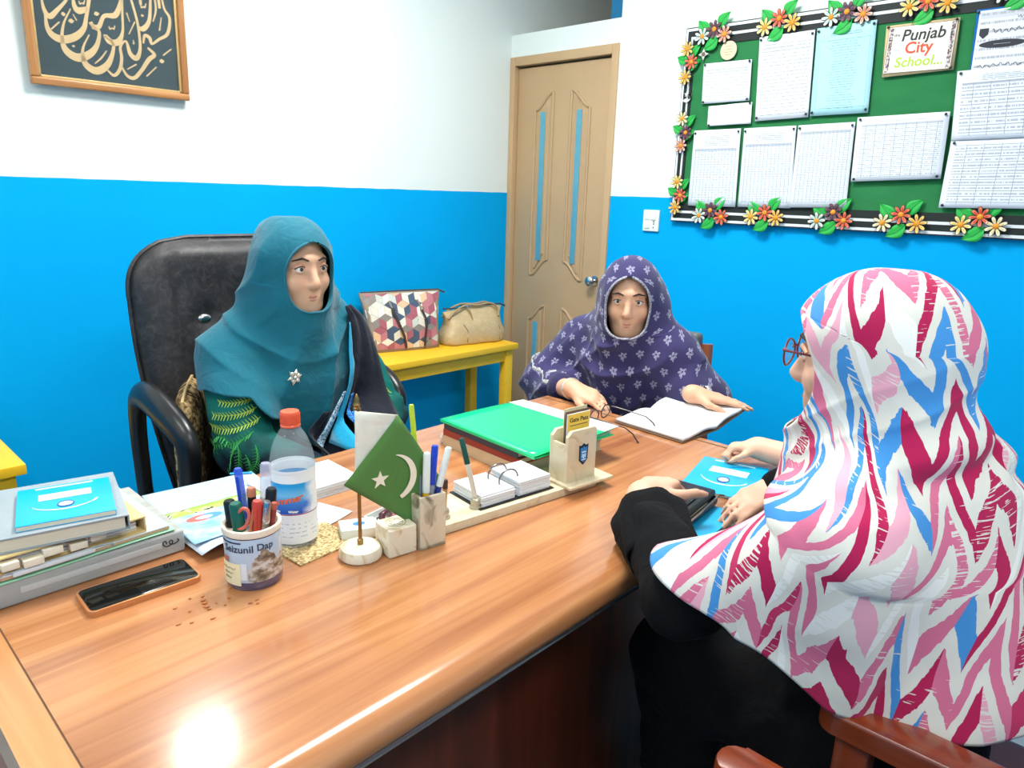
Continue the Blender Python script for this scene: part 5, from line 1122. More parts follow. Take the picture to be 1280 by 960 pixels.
def head_prims(c, F, U, s=1.0):
    F, U = nrm(F), nrm(U); Rr = np.cross(F, U); Rr = nrm(Rr); U = np.cross(Rr, F); M_ = np.stack([Rr, F, U], 1); c = A3(c)
    def P(r, f, u): return c+(Rr*r+F*f+U*u)*s
    o = [ell(P(0, -0.012, 0.030), np.array((0.074, 0.092, 0.088))*s, M_, 0.03*s), ell(P(0, 0.022, -0.040), np.array((0.058, 0.064, 0.076))*s, M_, 0.035*s), ell(P(0, 0.060, -0.098), np.array((0.026, 0.024, 0.020))*s, M_, 0.03*s)]
    for q in (-1, 1):
        o += [ell(P(q*0.038, 0.055, -0.026), np.array((0.026, 0.026, 0.024))*s, M_, 0.025*s), cap(P(q*0.012, 0.083, 0.032), P(q*0.045, 0.068, 0.030), 0.010*s, 0.008*s, 0.018*s), cap(P(q*0.048, 0.0, -0.03), P(q*0.030, 0.045, -0.09), 0.018*s, 0.016*s, 0.03*s), ell(P(q*0.077, -0.005, -0.005), np.array((0.008, 0.018, 0.030))*s, M_, 0.01*s)]
    for q in (-1, 1): o.append(ell(P(q*0.031, 0.094, 0.008), np.array((0.018, 0.017, 0.011))*s, M_, 0.012*s, True))
    o += [cap(P(0, 0.082, 0.018), P(0, 0.103, -0.026), 0.0075*s, 0.0115*s, 0.012*s), ell(P(0, 0.094, -0.033), np.array((0.017, 0.012, 0.0085))*s, M_, 0.008*s), cap(P(-0.016, 0.078, -0.058), P(0.016, 0.078, -0.058), 0.0085*s, 0.0085*s, 0.010*s), cap(P(-0.013, 0.077, -0.071), P(0.013, 0.077, -0.071), 0.0085*s, 0.0085*s, 0.010*s)]
    for q in (-1, 1): o.append(cap(P(q*0.020, 0.080, 0.008), P(q*0.043, 0.072, 0.007), 0.0105*s, 0.009*s, 0.008*s))
    return o, P, M_
def skin_mat(name, c):
    k = NT(name, 0.5, 0.35); o = k.coord(); k.base(k.mix(k.noise(o, 40, 4), tuple(v*0.94 for v in c), tuple(min(255, v*1.04) for v in c))); k.b.inputs['Subsurface Weight'].default_value = 0.06; k.b.inputs['Subsurface Radius'].default_value = (0.01, 0.004, 0.002); k.bump(k.noise(o, 300, 3), 0.08, 0.001); return k.m
def face_details(P, root, off, s=1.0, brow=(40, 28, 24)):
    mw = mat('eye_white', (232, 228, 222), 0.25, 0.5); mi = mat('iris_brown', (48, 30, 20), 0.2, 0.6); mb = mat('eyebrow_dark', brow, 0.8); ml = mat('lips_rose', (196, 122, 106), 0.45, 0.4); msk = mat('eyelid_skin', (206, 152, 122), 0.5, 0.3)
    off = A3(off)
    for q in (-1, 1):
        b = B(); b.sphere(P(q*0.031, 0.0765, 0.009)-off, 0.0125*s, 16, 10); b.build('eye', mw, root)
        f = nrm(P(0, 1, 0)-P(0, 0, 0)); c = P(q*0.031, 0.0765, 0.009)+f*0.0098*s-off
        b = B(); b.sphere(c, 0.0052*s, 12, 8, (1, 1, 1)); b.build('iris', mi, root)
        b = B(); b.tube([P(q*0.014, 0.0935, 0.030)-off, P(q*0.030, 0.091, 0.036)-off, P(q*0.050, 0.076, 0.029)-off], [0.002*s, 0.003*s, 0.0012*s], 7); b.build('eyebrow', mb, root)
        b = B(); b.tube([P(q*0.017, 0.0855, 0.0105)-off, P(q*0.031, 0.0905, 0.0175)-off, P(q*0.046, 0.0805, 0.0100)-off], [0.0010*s, 0.0014*s, 0.0010*s], 6); b.build('lash_line', mb, root)
        b = B(); b.tube([P(q*0.015, 0.0835, 0.0135)-off, P(q*0.031, 0.0865, 0.0200)-off, P(q*0.048, 0.0765, 0.0125)-off], [0.003*s, 0.0055*s, 0.003*s], 8); b.tube([P(q*0.016, 0.0825, 0.0045)-off, P(q*0.031, 0.0845, -0.0010)-off, P(q*0.046, 0.0765, 0.0045)-off], [0.002*s, 0.0034*s, 0.002*s], 8); b.build('eyelid', msk, root)
    b = B(); b.tube([P(-0.021, 0.0785, -0.0635)-off, P(-0.008, 0.0885, -0.0605)-off, P(0, 0.0885, -0.062)-off, P(0.008, 0.0885, -0.0605)-off, P(0.021, 0.0785, -0.0635)-off], [0.0012*s, 0.0022*s, 0.0022*s, 0.0022*s, 0.0010*s], 8); b.tube([P(-0.018, 0.079, -0.0655)-off, P(-0.009, 0.0850, -0.0690)-off, P(0, 0.0860, -0.0700)-off, P(0.009, 0.0850, -0.0690)-off, P(0.018, 0.079, -0.0655)-off], [0.001*s, 0.0026*s, 0.0028*s, 0.0026*s, 0.001*s], 8); b.build('lips', ml, root)

def drape(name, prims, axis, F, ztop, hem, face, root, off, material, nT=220, nZ=150, rmax=0.5, disp=None, tent_z=None, slope=0.25, uvr=0.28, thick=0.003, zpow=1.45, blur=2, th0=None):
    """cloth hung over a body: rays from a central axis find the body's skin, cloth falls from the widest place"""
    F = nrm((F[0], F[1], 0)); Rr = np.array((F[1], -F[0], 0.0))
    t = np.linspace(0, 1, nZ)**zpow; uu = np.linspace(0, 1, nT)
    # first pass full circle angles; face opening by squeezing the angle range
    zc, hz, W, turn = face
    Z = np.zeros((nZ, nT)); TH = np.zeros((nZ, nT))
    for i, s in enumerate(t):
        hz_ = np.array([hem(((a+PI) % (2*PI))-PI) for a in uu*2*PI]); z = ztop-(ztop-hz_)*s
        zr = z[0] if True else z; q = (zr-zc)/hz; w_ = W*math.sqrt(max(0.0, 1-q*q)) if abs(q) < 1 else 0.0
        TH[i] = turn+w_+uu*(2*PI-2*w_); Z[i] = z
    AX = np.array([[axis(z) for z in row] for row in Z[:, ::max(1, nT-1)]]); axy = np.stack([np.interp(Z.ravel(), np.sort(Z[:, 0]), AX[np.argsort(Z[:, 0]), 0, k]).reshape(Z.shape) for k in (0, 1)], -1)
    D = np.cos(TH)[..., None]*F+np.sin(TH)[..., None]*Rr
    base_ = np.concatenate([axy, Z[..., None]], -1); rs = np.linspace(rmax, 0.0, 64); R = np.zeros(Z.shape); prev = None; found = np.zeros(Z.shape, bool)
    for r in rs:
        f = field(prims, base_+D*r)
        if prev is not None:
            hit = (~found) & (f < 0); tt = np.clip(prev/(prev-f+1e-12), 0, 1); R = np.where(hit, (r+(rs[0]-rs[1]))-tt*(rs[0]-rs[1]), R); found |= hit
        prev = f
    R[0] = 0.002
    for _ in range(blur):
        Rp = np.concatenate([R[:, -2:-1], R, R[:, 1:2]], 1); R = 0.25*Rp[:, :-2]+0.5*Rp[:, 1:-1]+0.25*Rp[:, 2:]; Rp = R.copy(); R[1:-1] = 0.25*Rp[:-2]+0.5*Rp[1:-1]+0.25*Rp[2:]
    if tent_z is not None:
        for i in range(1, nZ):
            dz = np.abs(Z[i]-Z[i-1]); m = Z[i] < tent_z; R[i] = np.where(m, np.maximum(R[i], R[i-1]-slope*dz), R[i])
    if disp is not None:
        P0 = base_+D*R[..., None]; ths = ((TH+PI) % (2*PI))-PI; fade = np.clip(np.arange(nZ)/12.0, 0, 1)[:, None]; R = R+disp(P0, ths, Z, R)*fade
    shut = np.array([abs(TH[i, 0]-turn) < 1e-6 for i in range(nZ)]); mid = 0.5*(R[:, 0]+R[:, -1]); R[shut, 0] = mid[shut]; R[shut, -1] = mid[shut]; Z[:, -1] = Z[:, 0]; base_[:, -1] = base_[:, 0]
    P = base_+D*R[..., None]; V = P.reshape(-1, 3); ids = np.arange(nZ*nT).reshape(nZ, nT)
    Q = np.stack([ids[:-1, :-1], ids[:-1, 1:], ids[1:, 1:], ids[1:, :-1]], -1).reshape(-1, 4)
    du = np.linalg.norm(np.diff(P, axis=1), axis=-1); cu = np.concatenate([np.zeros((nZ, 1)), np.cumsum(du, 1)], 1); tot = cu[:, -1:]
    tref = (0.0 if th0 is None else th0) % (2*PI); jr = int(round(tref/(2*PI)*(nT-1))); cu = cu-cu[:, jr:jr+1]; cu = np.where(cu > tot*0.5, cu-tot, np.where(cu < -tot*0.5, cu+tot, cu))
    dv = np.linalg.norm(np.diff(P, axis=0), axis=-1); cv = np.concatenate([np.zeros((1, nT)), np.cumsum(dv, 0)], 0); kb = 41; cvp = np.concatenate([cv[:, -kb:], cv, cv[:, :kb]], 1); ker = np.ones(2*kb+1)/(2*kb+1); cv = np.stack([np.convolve(r_, ker, 'valid') for r_ in cvp])
    uv = np.stack([cu, 1.3-cv], -1).reshape(-1, 2)
    o = fast_mesh(name, V, Q, material, root, off, True, uv)
    bm = bmesh.new(); bm.from_mesh(o.data); bmesh.ops.remove_doubles(bm, verts=bm.verts, dist=0.0004); bmesh.ops.recalc_face_normals(bm, faces=bm.faces); bm.to_mesh(o.data); bm.free()
    md = o.modifiers.new('thickness', 'SOLIDIFY'); md.thickness = thick; md.offset = 0.0
    return o, P, TH, Z
def seated_prims(J, s=1.0, arms=True):
    o = [cap(J['pelvis'], J['chest'], 0.125*s, 0.115*s, 0.05), cap(J['chest'], A3(J['neck'])-A3((0, 0, 0.05)), 0.115*s, 0.07*s, 0.05), cap(J['shL'], J['shR'], 0.055*s, 0.055*s, 0.05), cap(J['neck'], J['head'], 0.048*s, 0.046*s, 0.03)]
    for q in 'LR':
        o += [cap(J['sh'+q], J['el'+q], 0.048*s, 0.040*s, 0.03), cap(J['el'+q], J['wr'+q], 0.040*s, 0.026*s, 0.02)]
        o += [cap(J['hip'+q], J['kn'+q], 0.085*s, 0.058*s, 0.04), cap(J['kn'+q], J['an'+q], 0.055*s, 0.036*s, 0.03), cap(J['an'+q], J['to'+q], 0.036*s, 0.028*s, 0.02)]
    return o
def dress_prims(J, s=1.0, sleeve=0.062, cuff=0.050, skirt=0.115, upto='wr', stop=0.92):
    o = [cap(J['pelvis'], J['chest'], 0.155*s, 0.14*s, 0.06), cap(J['chest'], A3(J['neck'])-A3((0, 0, 0.04)), 0.135*s, 0.075*s, 0.05), cap(J['shL'], J['shR'], 0.068*s, 0.068*s, 0.05)]
    for q in 'LR':
        e, w_ = A3(J['el'+q]), A3(J['wr'+q]); o += [cap(J['sh'+q], e, sleeve*1.08*s, sleeve*s, 0.03)]
        if upto == 'wr': o += [cap(e, e+(w_-e)*stop, sleeve*0.98*s, cuff*s, 0.03)]
        an = A3(J['an'+q])+A3((0, 0, 0.06)); o += [cap(J['hip'+q], J['kn'+q], skirt*s, skirt*0.85*s, 0.08), cap(J['kn'+q], an, skirt*0.85*s, skirt*0.9*s, 0.07)]
    return o
def shoes(J, root, off, m_, F):
    F = nrm(F)
    for q in 'LR':
        a, t = A3(J['an'+q]), A3(J['to'+q]); pr = [cap((a[0], a[1], 0.042), (t[0], t[1], 0.034), 0.040, 0.033, 0.02)]
        V, Q = polygonise(pr, 0.008); V[:, 2] = np.maximum(V[:, 2], 0.002); fast_mesh('shoe', V, Q, m_, root, off)

# ------------------------------------------------------------------ cloth patterns
def ikat():
    k = NT('ikat_cotton', 0.9, 0.2); uv = k.xyz(k.coord('UV')); o = k.coord('UV')
    n_ = k.noise(o, 14, 3, 0.6); j1 = k.mul(k.sub(n_, 0.5), 0.045); j2 = k.mul(k.sub(k.noise(k.scale(o, (160, 40, 1)), 1.0, 2), 0.5), 0.014); j3 = k.mul(k.sub(k.noise(o, 4.5, 1), 0.5), 0.09)
    u = k.add(k.add(uv[0], j3), k.mul(uv[1], 0.18)); v = uv[1]
    pu = k.mul(u, 1/0.072); tri = k.ab(k.sub(k.mul(k.fr(pu), 2.0), 1.0))
    tri2 = k.ab(k.sub(k.mul(k.fr(k.add(k.mul(pu, 0.5), 0.2)), 2.0), 1.0))
    y = k.add(k.add(v, k.mul(tri, 0.092)), k.add(k.mul(tri2, 0.06), k.add(j1, j2)))
    band = k.mul(y, 1/0.086); fb = k.fr(band); ib = k.fl(band); ic = k.fl(k.mul(pu, 2.0))
    white = k.lt(fb, 0.42)
    r = k.wn(k.vec(ic, ib)); r2 = k.wn(k.vec(k.add(ic, 31.0), ib))
    col = k.ramp(r, [(0.0, (172, 28, 78)), (0.30, (206, 108, 138)), (0.52, (222, 160, 176)), (0.62, (66, 138, 200)), (0.80, (228, 226, 220)), (0.92, (186, 48, 92))], True)
    st = k.gt(k.noise(k.scale(o, (22, 260, 1)), 1.0, 2, 0.6), k.add(0.44, k.mul(r2, 0.22)))
    cream = k.mix(k.noise(o, 20, 3), (206, 202, 190), (222, 218, 208))
    c_ = k.mix(k.mul(st, k.gt(r2, 0.45)), col, cream); c_ = k.mix(white, c_, cream)
    k.base(c_); k.bump(k.noise(k.coord(), 700, 2), 0.2, 0.001); k.b.inputs['Sheen Weight'].default_value = 0.1; return k.m
def purple_motif():
    k = NT('purple_motif_cloth', 0.85, 0.2); uv = k.xyz(k.coord('UV')); S = 1/0.052
    a = k.mul(uv[1], S); row = k.fl(a); b_ = k.add(k.mul(uv[0], S), k.mul(row, 0.5)); fx = k.sub(k.fr(b_), 0.5); fy = k.sub(k.fr(a), 0.5)
    rr_ = k.math('SQRT', k.add(k.mul(fx, fx), k.mul(fy, fy))); an = k.math('ARCTAN2', fy, fx)
    pet = k.lt(rr_, k.add(0.10, k.mul(k.ab(k.math('COSINE', k.mul(an, 2.5))), 0.16))); core = k.lt(rr_, 0.055)
    leafm = k.mul(k.lt(k.ab(k.add(fx, 0.03)), 0.035), k.mul(k.lt(fy, -0.12), k.gt(fy, -0.36)))
    m = k.mul(k.mx(pet, leafm), k.sub(1.0, core)); m = k.mul(m, k.gt(k.noise(k.coord('UV'), 160, 2), 0.38))
    base_ = k.mix(k.noise(k.coord('UV'), 10, 4), (40, 36, 72), (62, 56, 104))
    k.base(k.mix(k.mul(m, 0.8), base_, (150, 148, 172))); k.bump(k.noise(k.coord(), 600, 2), 0.2, 0.001); k.b.inputs['Sheen Weight'].default_value = 0.2; return k.m
def lace(name, a, b_):
    k = NT(name, 0.8, 0.3); o = k.coord(); k.base(k.ramp(k.noise(o, 260, 3), [(0.4, a), (0.56, b_)])); return k.m
def navy_print():
    k = NT('navy_print_cloth', 0.8, 0.25); o = k.coord(); n_ = k.noise(o, 55, 3, 0.6, 0.8); k.base(k.ramp(n_, [(0.0, (10, 18, 38)), (0.60, (14, 26, 50)), (0.66, (34, 116, 176)), (0.74, (150, 196, 220))])); return k.m
M_abaya = fabric('black_abaya', (3, 3, 5), 0.95, 0.15, 0.0)
M_teal = fabric('teal_scarf', (8, 100, 118), 0.75, 0.08, 0.2)
def green_sleeve():
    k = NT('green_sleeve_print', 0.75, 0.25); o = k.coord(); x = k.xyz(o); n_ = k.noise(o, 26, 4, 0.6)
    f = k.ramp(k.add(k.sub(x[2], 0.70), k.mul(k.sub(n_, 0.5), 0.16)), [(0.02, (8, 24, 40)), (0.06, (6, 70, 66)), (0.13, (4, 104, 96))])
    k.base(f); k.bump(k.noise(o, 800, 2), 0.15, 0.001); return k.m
M_green_sleeve = green_sleeve()
M_skin_a = skin_mat('skin', (224, 172, 140)); M_skin_b = skin_mat('skin_warm', (226, 178, 150))
M_shoe = mat('shoe_black', (24, 22, 22), 0.4, 0.4)
UP = A3((0, 0, 1))
def axis_fn(pts):
    P = np.array(pts, float); o = np.argsort(P[:, 0]); P = P[o]
    return lambda z: (float(np.interp(z, P[:, 0], P[:, 1])), float(np.interp(z, P[:, 0], P[:, 2])))
def hem_fn(pts):
    """pts: (degrees, z) over -180..180"""
    P = np.array(sorted(pts), float); return lambda a: float(np.interp(math.degrees(a), P[:, 0], P[:, 1]))
def rim_strip(o_name, P, rows, root, off, m_, wd, push=0.002, end=0):
    """trim along the face opening: first/last columns of the cloth grid"""
    L = [P[i, 0] for i in rows]+[P[i, -1] for i in rows[::-1]]
    b = B(); b.tube([Vector(p-A3(off)) for p in L], wd, 8, False, True, (1.0, 0.55)); return b.build(o_name, m_, root)

# ------------------------------------------------------------------ woman in teal behind the desk
def build_teal():
    base_ = (-1.875, -0.95, 0.0); off = A3(base_)
    root = thing('person', 'person in teal headscarf with green fern-embroidered sleeves behind the desk', 'person', base_)
    J = dict(head=(-1.875, -1.05, 1.165), neck=(-1.875, -1.0, 1.04), chest=(-1.875, -0.965, 0.86), pelvis=(-1.875, -0.93, 0.56), shR=(-2.030, -0.985, 0.940), shL=(-1.70, -0.985, 0.965), elR=(-2.058, -1.10, 0.735), elL=(-1.635, -1.09, 0.735),
             wrR=(-1.955, -1.255, 0.685), wrL=(-1.79, -1.255, 0.685), hipR=(-1.96, -0.96, 0.56), hipL=(-1.79, -0.96, 0.56), knR=(-1.98, -1.36, 0.54), knL=(-1.79, -1.36, 0.54), anR=(-1.99, -1.36, 0.08), anL=(-1.78, -1.36, 0.08), toR=(-2.0, -1.52, 0.035), toL=(-1.77, -1.52, 0.035))
    F = nrm((0.02, -1.0, -0.04)); hp, P, M_ = head_prims(J['head'], F, UP)
    pr = seated_prims(J)+hp+hand_prims(J['wrR'], (1, -0.25, -0.2), (0, -0.2, 1), (0, -1, 0), 0.95)+hand_prims(J['wrL'], (-1, -0.2, -0.2), (0, -0.2, 1), (0, -1, 0), 0.95)
    V, Q = polygonise(pr, 0.0055); fast_mesh('body', V, Q, M_skin_a, root, off); face_details(P, root, off)
    dp = dress_prims(J, 1.0, 0.066, 0.052); dp[2] = cap(A3(J['shL'])+A3((-0.02, 0, -0.01)), A3(J['shR'])+A3((0.02, 0, -0.02)), 0.055, 0.055, 0.05)
    def wrp(X): return 0.006*vnoise(X, 16, 3)+0.004*np.sin(X[:, 2]*95+6*vnoise(X, 9, 5))*np.clip(1.0-np.abs(X[:, 2]-0.76)/0.14, 0, 1)
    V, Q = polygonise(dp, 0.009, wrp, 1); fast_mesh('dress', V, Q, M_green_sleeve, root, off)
    shoes(J, root, off, M_shoe, F)
    # scarf
    h = A3(J['head']); sp = [ell(h+A3((0, 0.012, 0.022)), (0.098, 0.116, 0.112), M_, 0.03), cap(h+A3((0, 0.02, -0.06)), A3(J['chest'])+A3((0, -0.03, 0.05)), 0.078, 0.125, 0.05),
          cap(A3(J['shR'])+A3((0.02, 0, 0.0)), A3(J['shL'])-A3((0.02, 0, 0.0)), 0.072, 0.070, 0.07), cap(A3(J['shR'])+A3((0.0, -0.005, 0)), A3(J['elR'])+A3((0, 0, 0.05)), 0.084, 0.088, 0.05), cap(A3(J['shL'])+A3((-0.02, -0.01, 0)), A3(J['shL'])+A3((0.0, -0.03, -0.06)), 0.072, 0.07, 0.05), cap(A3(J['chest'])+A3((0.0, -0.02, 0.0)), A3(J['pelvis'])+A3((0, -0.02, 0.1)), 0.148, 0.15, 0.05),
          cap(h+A3((-0.02, 0.03, -0.02)), A3(J['shR'])+A3((0.05, 0, 0.0)), 0.070, 0.074, 0.06), cap(h+A3((0.03, 0.03, -0.04)), A3(J['shL'])+A3((-0.05, 0, 0.0)), 0.070, 0.072, 0.06), cap(h+A3((0, -0.035, -0.085)), A3(J['chest'])+A3((0, -0.06, 0.06)), 0.060, 0.105, 0.05)]
    def disp(X, th, Z, R):
        d = np.degrees(th); w_ = np.clip((1.02-Z)/0.10, 0, 1)
        f = 0.022*crease(d/17+2.2*vnoise(X, 4, 2)+(Z-0.9)*5)*w_*np.clip(1.1-np.abs(d+8)/60, 0.0, 1)
        rad = np.sqrt((X[..., 0]+1.90)**2+((X[..., 2]-1.12)*0.95)**2); f += 0.019*crease(rad*34+1.6*vnoise(X, 5, 8)+0.012*d)*np.clip(1-np.abs(rad-0.17)/0.13, 0, 1)*np.clip((1.10-Z)/0.05, 0, 1)*np.clip((np.abs(d-10)-8)/25, 0.25, 1)
        f += 0.013*crease(Z*22+d/38+1.5*vnoise(X, 6, 4))*np.clip((Z-1.02)/0.05, 0, 1)*np.clip((1.27-Z)/0.05, 0, 1)*np.clip((np.abs(d)-42)/20, 0, 1)
        return f+0.005*vnoise(X, 11, 6)
    hem = hem_fn([(-180, 0.82), (-120, 0.88), (-80, 0.92), (-55, 0.86), (-38, 0.80), (-22, 0.72), (0, 0.70), (18, 0.73), (34, 0.80), (50, 0.875), (75, 0.888), (100, 0.86), (140, 0.84), (180, 0.82)])
    o, G, TH, Z = drape('headscarf', sp, axis_fn([(1.3, -1.875, -1.035), (1.12, -1.875, -1.035), (1.0, -1.875, -0.99), (0.6, -1.875, -0.97)]), F, 1.292, hem, (1.148, 0.088, 0.66, 0.0), root, off, M_teal, 230, 170, 0.36, disp, 1.14, 0.10)
    # under-cap edge round the face
    rows = [i for i in range(G.shape[0]) if np.linalg.norm(G[i, 0]-G[i, -1]) > 0.006]; rim_strip('scarf_edge', G, rows, root, off, M_teal, 0.006)
    # brooch
    def on_cloth(px, pz):
        i, j = np.unravel_index(np.argmin((G[..., 0]-px)**2+(G[..., 2]-pz)**2+np.where(G[..., 1] > -1.02, 9, 0)), G.shape[:2]); return G[i, j]
    c = on_cloth(-1.935, 0.905); ms = mat('brooch_silver', (226, 220, 210), 0.2, 0.5, 0.7); b = B()
    for k in range(6):
        a = k*PI/3+0.2; b.sphere((c[0]-off[0]+0.011*math.cos(a), c[1]-off[1]-0.006, c[2]-off[2]+0.011*math.sin(a)), 0.0062, 8, 6, (1.0, 0.5, 1.0)); b.tube([(c[0]-off[0]+0.012*math.cos(a), c[1]-off[1]-0.006, c[2]-off[2]+0.012*math.sin(a)), (c[0]-off[0]+0.021*math.cos(a), c[1]-off[1]-0.005, c[2]-off[2]+0.021*math.sin(a))], [0.004, 0.0006], 6)
    b.sphere((c[0]-off[0], c[1]-off[1]-0.008, c[2]-off[2]), 0.005, 8, 6); b.build('brooch', ms, root)
    # printed navy shawl falling from her left shoulder, with blue lace edges
    def strip(path, wds, m_, nm, d_, thick=0.003, nseg=40, nw=9, fold=0.004):
        C = spline(path, nseg); W_ = spline([[w] for w in wds], nseg)[:, 0]; V = []
        for i in range(nseg):
            for q in range(nw):
                x_ = C[i][0]+(q/(nw-1)-0.5)*W_[i]; z_ = C[i][1]
                # slide the point to the front of scarf and dress
                ys = np.linspace(-1.42, -0.75, 90); X = np.stack([np.full(90, x_), ys, np.full(90, z_)], -1); f = field(sp+dp, X); hit = np.argmax(f < 0.004+d_) if (f < 0.004+d_).any() else 60
                V.append((x_, ys[hit]-d_*0.6+fold*math.sin(q*1.7+i*0.15), z_))
        V = np.array(V); 
        Y = V[:, 1].reshape(nseg, nw)
        for _ in range(4): Y[1:-1] = (Y[:-2]+2*Y[1:-1]+Y[2:])/4
        V[:, 1] = Y.ravel(); ids = np.arange(nseg*nw).reshape(nseg, nw); Qd = np.stack([ids[:-1, :-1], ids[:-1, 1:], ids[1:, 1:], ids[1:, :-1]], -1).reshape(-1, 4)
        o = fast_mesh(nm, V, Qd, m_, root, off); md = o.modifiers.new('thickness', 'SOLIDIFY'); md.thickness = thick; return o
    mn_ = navy_print(); mnav = fabric('navy_cloth', (6, 14, 30), 0.8, 0.2); mcy = fabric('cyan_edge', (10, 150, 190), 0.7, 0.05); ml = lace('lace_pale_blue', (40, 96, 140), (190, 214, 224)); ml2 = lace('lace_blue', (14, 60, 130), (70, 150, 220))
    strip([(-1.735, 1.060), (-1.712, 1.02), (-1.705, 0.94), (-1.712, 0.84), (-1.73, 0.74), (-1.76, 0.66)], [0.03, 0.06, 0.085, 0.10, 0.12, 0.14], mnav, 'navy_shawl', 0.012)
    strip([(-1.752, 1.02), (-1.762, 0.95), (-1.768, 0.89), (-1.80, 0.80), (-1.845, 0.715)], [0.006, 0.016, 0.022, 0.020, 0.016], mcy, 'shawl_border', 0.017, 0.002, 36, 4, 0.0)
    strip([(-1.80, 0.845), (-1.825, 0.80), (-1.865, 0.735), (-1.895, 0.69)], [0.010, 0.020, 0.026, 0.022], ml, 'lace_band', 0.015, 0.002, 30, 4, 0.0)
    strip([(-1.765, 0.83), (-1.78, 0.78), (-1.81, 0.71), (-1.83, 0.67)], [0.012, 0.020, 0.022, 0.020], ml2, 'lace_band', 0.019, 0.002, 30, 4, 0.0)
    strip([(-1.85, 0.80), (-1.90, 0.735), (-1.95, 0.685)], [0.03, 0.05, 0.06], mnav, 'navy_fold', 0.010, 0.002, 24, 6, 0.003)
    # fern embroidery on both sleeves: fronds laid on the cloth
    def sleeve_surf(q, s, ph):
        a, e, w_ = A3(J['sh'+q]), A3(J['el'+q]), A3(J['wr'+q]); ctr = a+(e-a)*s if s <= 1 else e+(w_-e)*(s-1); ax = nrm(e-a) if s <= 1 else nrm(w_-e)
        e1 = nrm(A3((-0.55, -0.84, 0))-ax*(A3((-0.55, -0.84, 0))@ax)); e2 = np.cross(ax, e1); d = e1*math.cos(ph)+e2*math.sin(ph)
        rs = np.linspace(0.02, 0.13, 40); X = ctr+rs[:, None]*d; f = field(dp, X)+wrp(X); i = np.argmax(f > 0) if (f > 0).any() else 20; return ctr+d*(rs[i]+0.0018)
    mfa, mfb = mat('embroidery_lime', (176, 208, 84), 0.6, 0.3), mat('embroidery_green', (70, 172, 84), 0.6, 0.3)
    def ribbon(bb, pts, w_):
        P_ = [A3(p)-off for p in pts]; n = len(P_); V = []
        view = nrm(pts[0]-A3(J['chest']))
        for i in range(n):
            tg = nrm(P_[min(i+1, n-1)]-P_[max(i-1, 0)]+1e-9); sd = nrm(np.cross(tg, view)+1e-9); hw = w_*(1-0.6*i/(n-1))*0.5; V += [P_[i]+sd*hw, P_[i]-sd*hw]
        bb.raw(V, [(2*i, 2*i+1, 2*i+3, 2*i+2) for i in range(n-1)])
    def frond(q, s0, amp, p0, p1, leaf_, m_, sag=1.0, step=13):
        bb = B(); N = max(6, int(abs(p1-p0)*0.075/0.0075)); pts = []
        for i in range(N+1):
            u = i/N; pts.append((s0+amp*(1-(2*u-1)**2)*sag-0.35*amp*u, p0+(p1-p0)*u))
        ribbon(bb, [sleeve_surf(q, *p) for p in pts], 0.0024)
        for i in range(1, N):
            for sd in (-1, 1):
                a, b_ = pts[i], (pts[i][0]+sd*leaf_, pts[i][1]+0.10*(1 if p1 > p0 else -1)); ribbon(bb, [sleeve_surf(q, *a), sleeve_surf(q, *b_)], 0.0034)
        bb.build('fern_frond', m_, root)
    for k, (s0, amp, p0, p1, lf) in enumerate(((0.36, 0.03, -0.55, 0.05, 0.03), (0.44, 0.04, -0.75, 0.20, 0.035), (0.53, 0.055, -0.80, 0.45, 0.04), (0.64, 0.07, -0.80, 0.75, 0.045), (0.75, 0.10, -0.85, 0.95, 0.05), (0.90, 0.10, -0.5, 1.1, 0.05))): frond('R', s0, amp, p0, p1, lf, mfa if k % 2 == 0 or k < 4 else mfb)
    for k, (s0, amp, p0, p1, lf) in enumerate(((1.05, 0.1, -0.4, 0.9, 0.05), (1.18, 0.12, -0.2, 1.1, 0.05), (1.0, -0.16, 0.2, 1.2, 0.05), (1.25, 0.1, -0.6, 0.6, 0.05))): frond('R', s0, amp, p0, p1, lf, mfb)
    for k, s0 in enumerate((0.52, 0.60, 0.68, 0.76, 0.84, 0.92, 1.0, 1.08)): frond('L', s0, 0.05, 0.2+0.06*(k % 3), 1.9, 0.035, mfb if k % 2 else mfa, 1.0, 11)
build_teal()

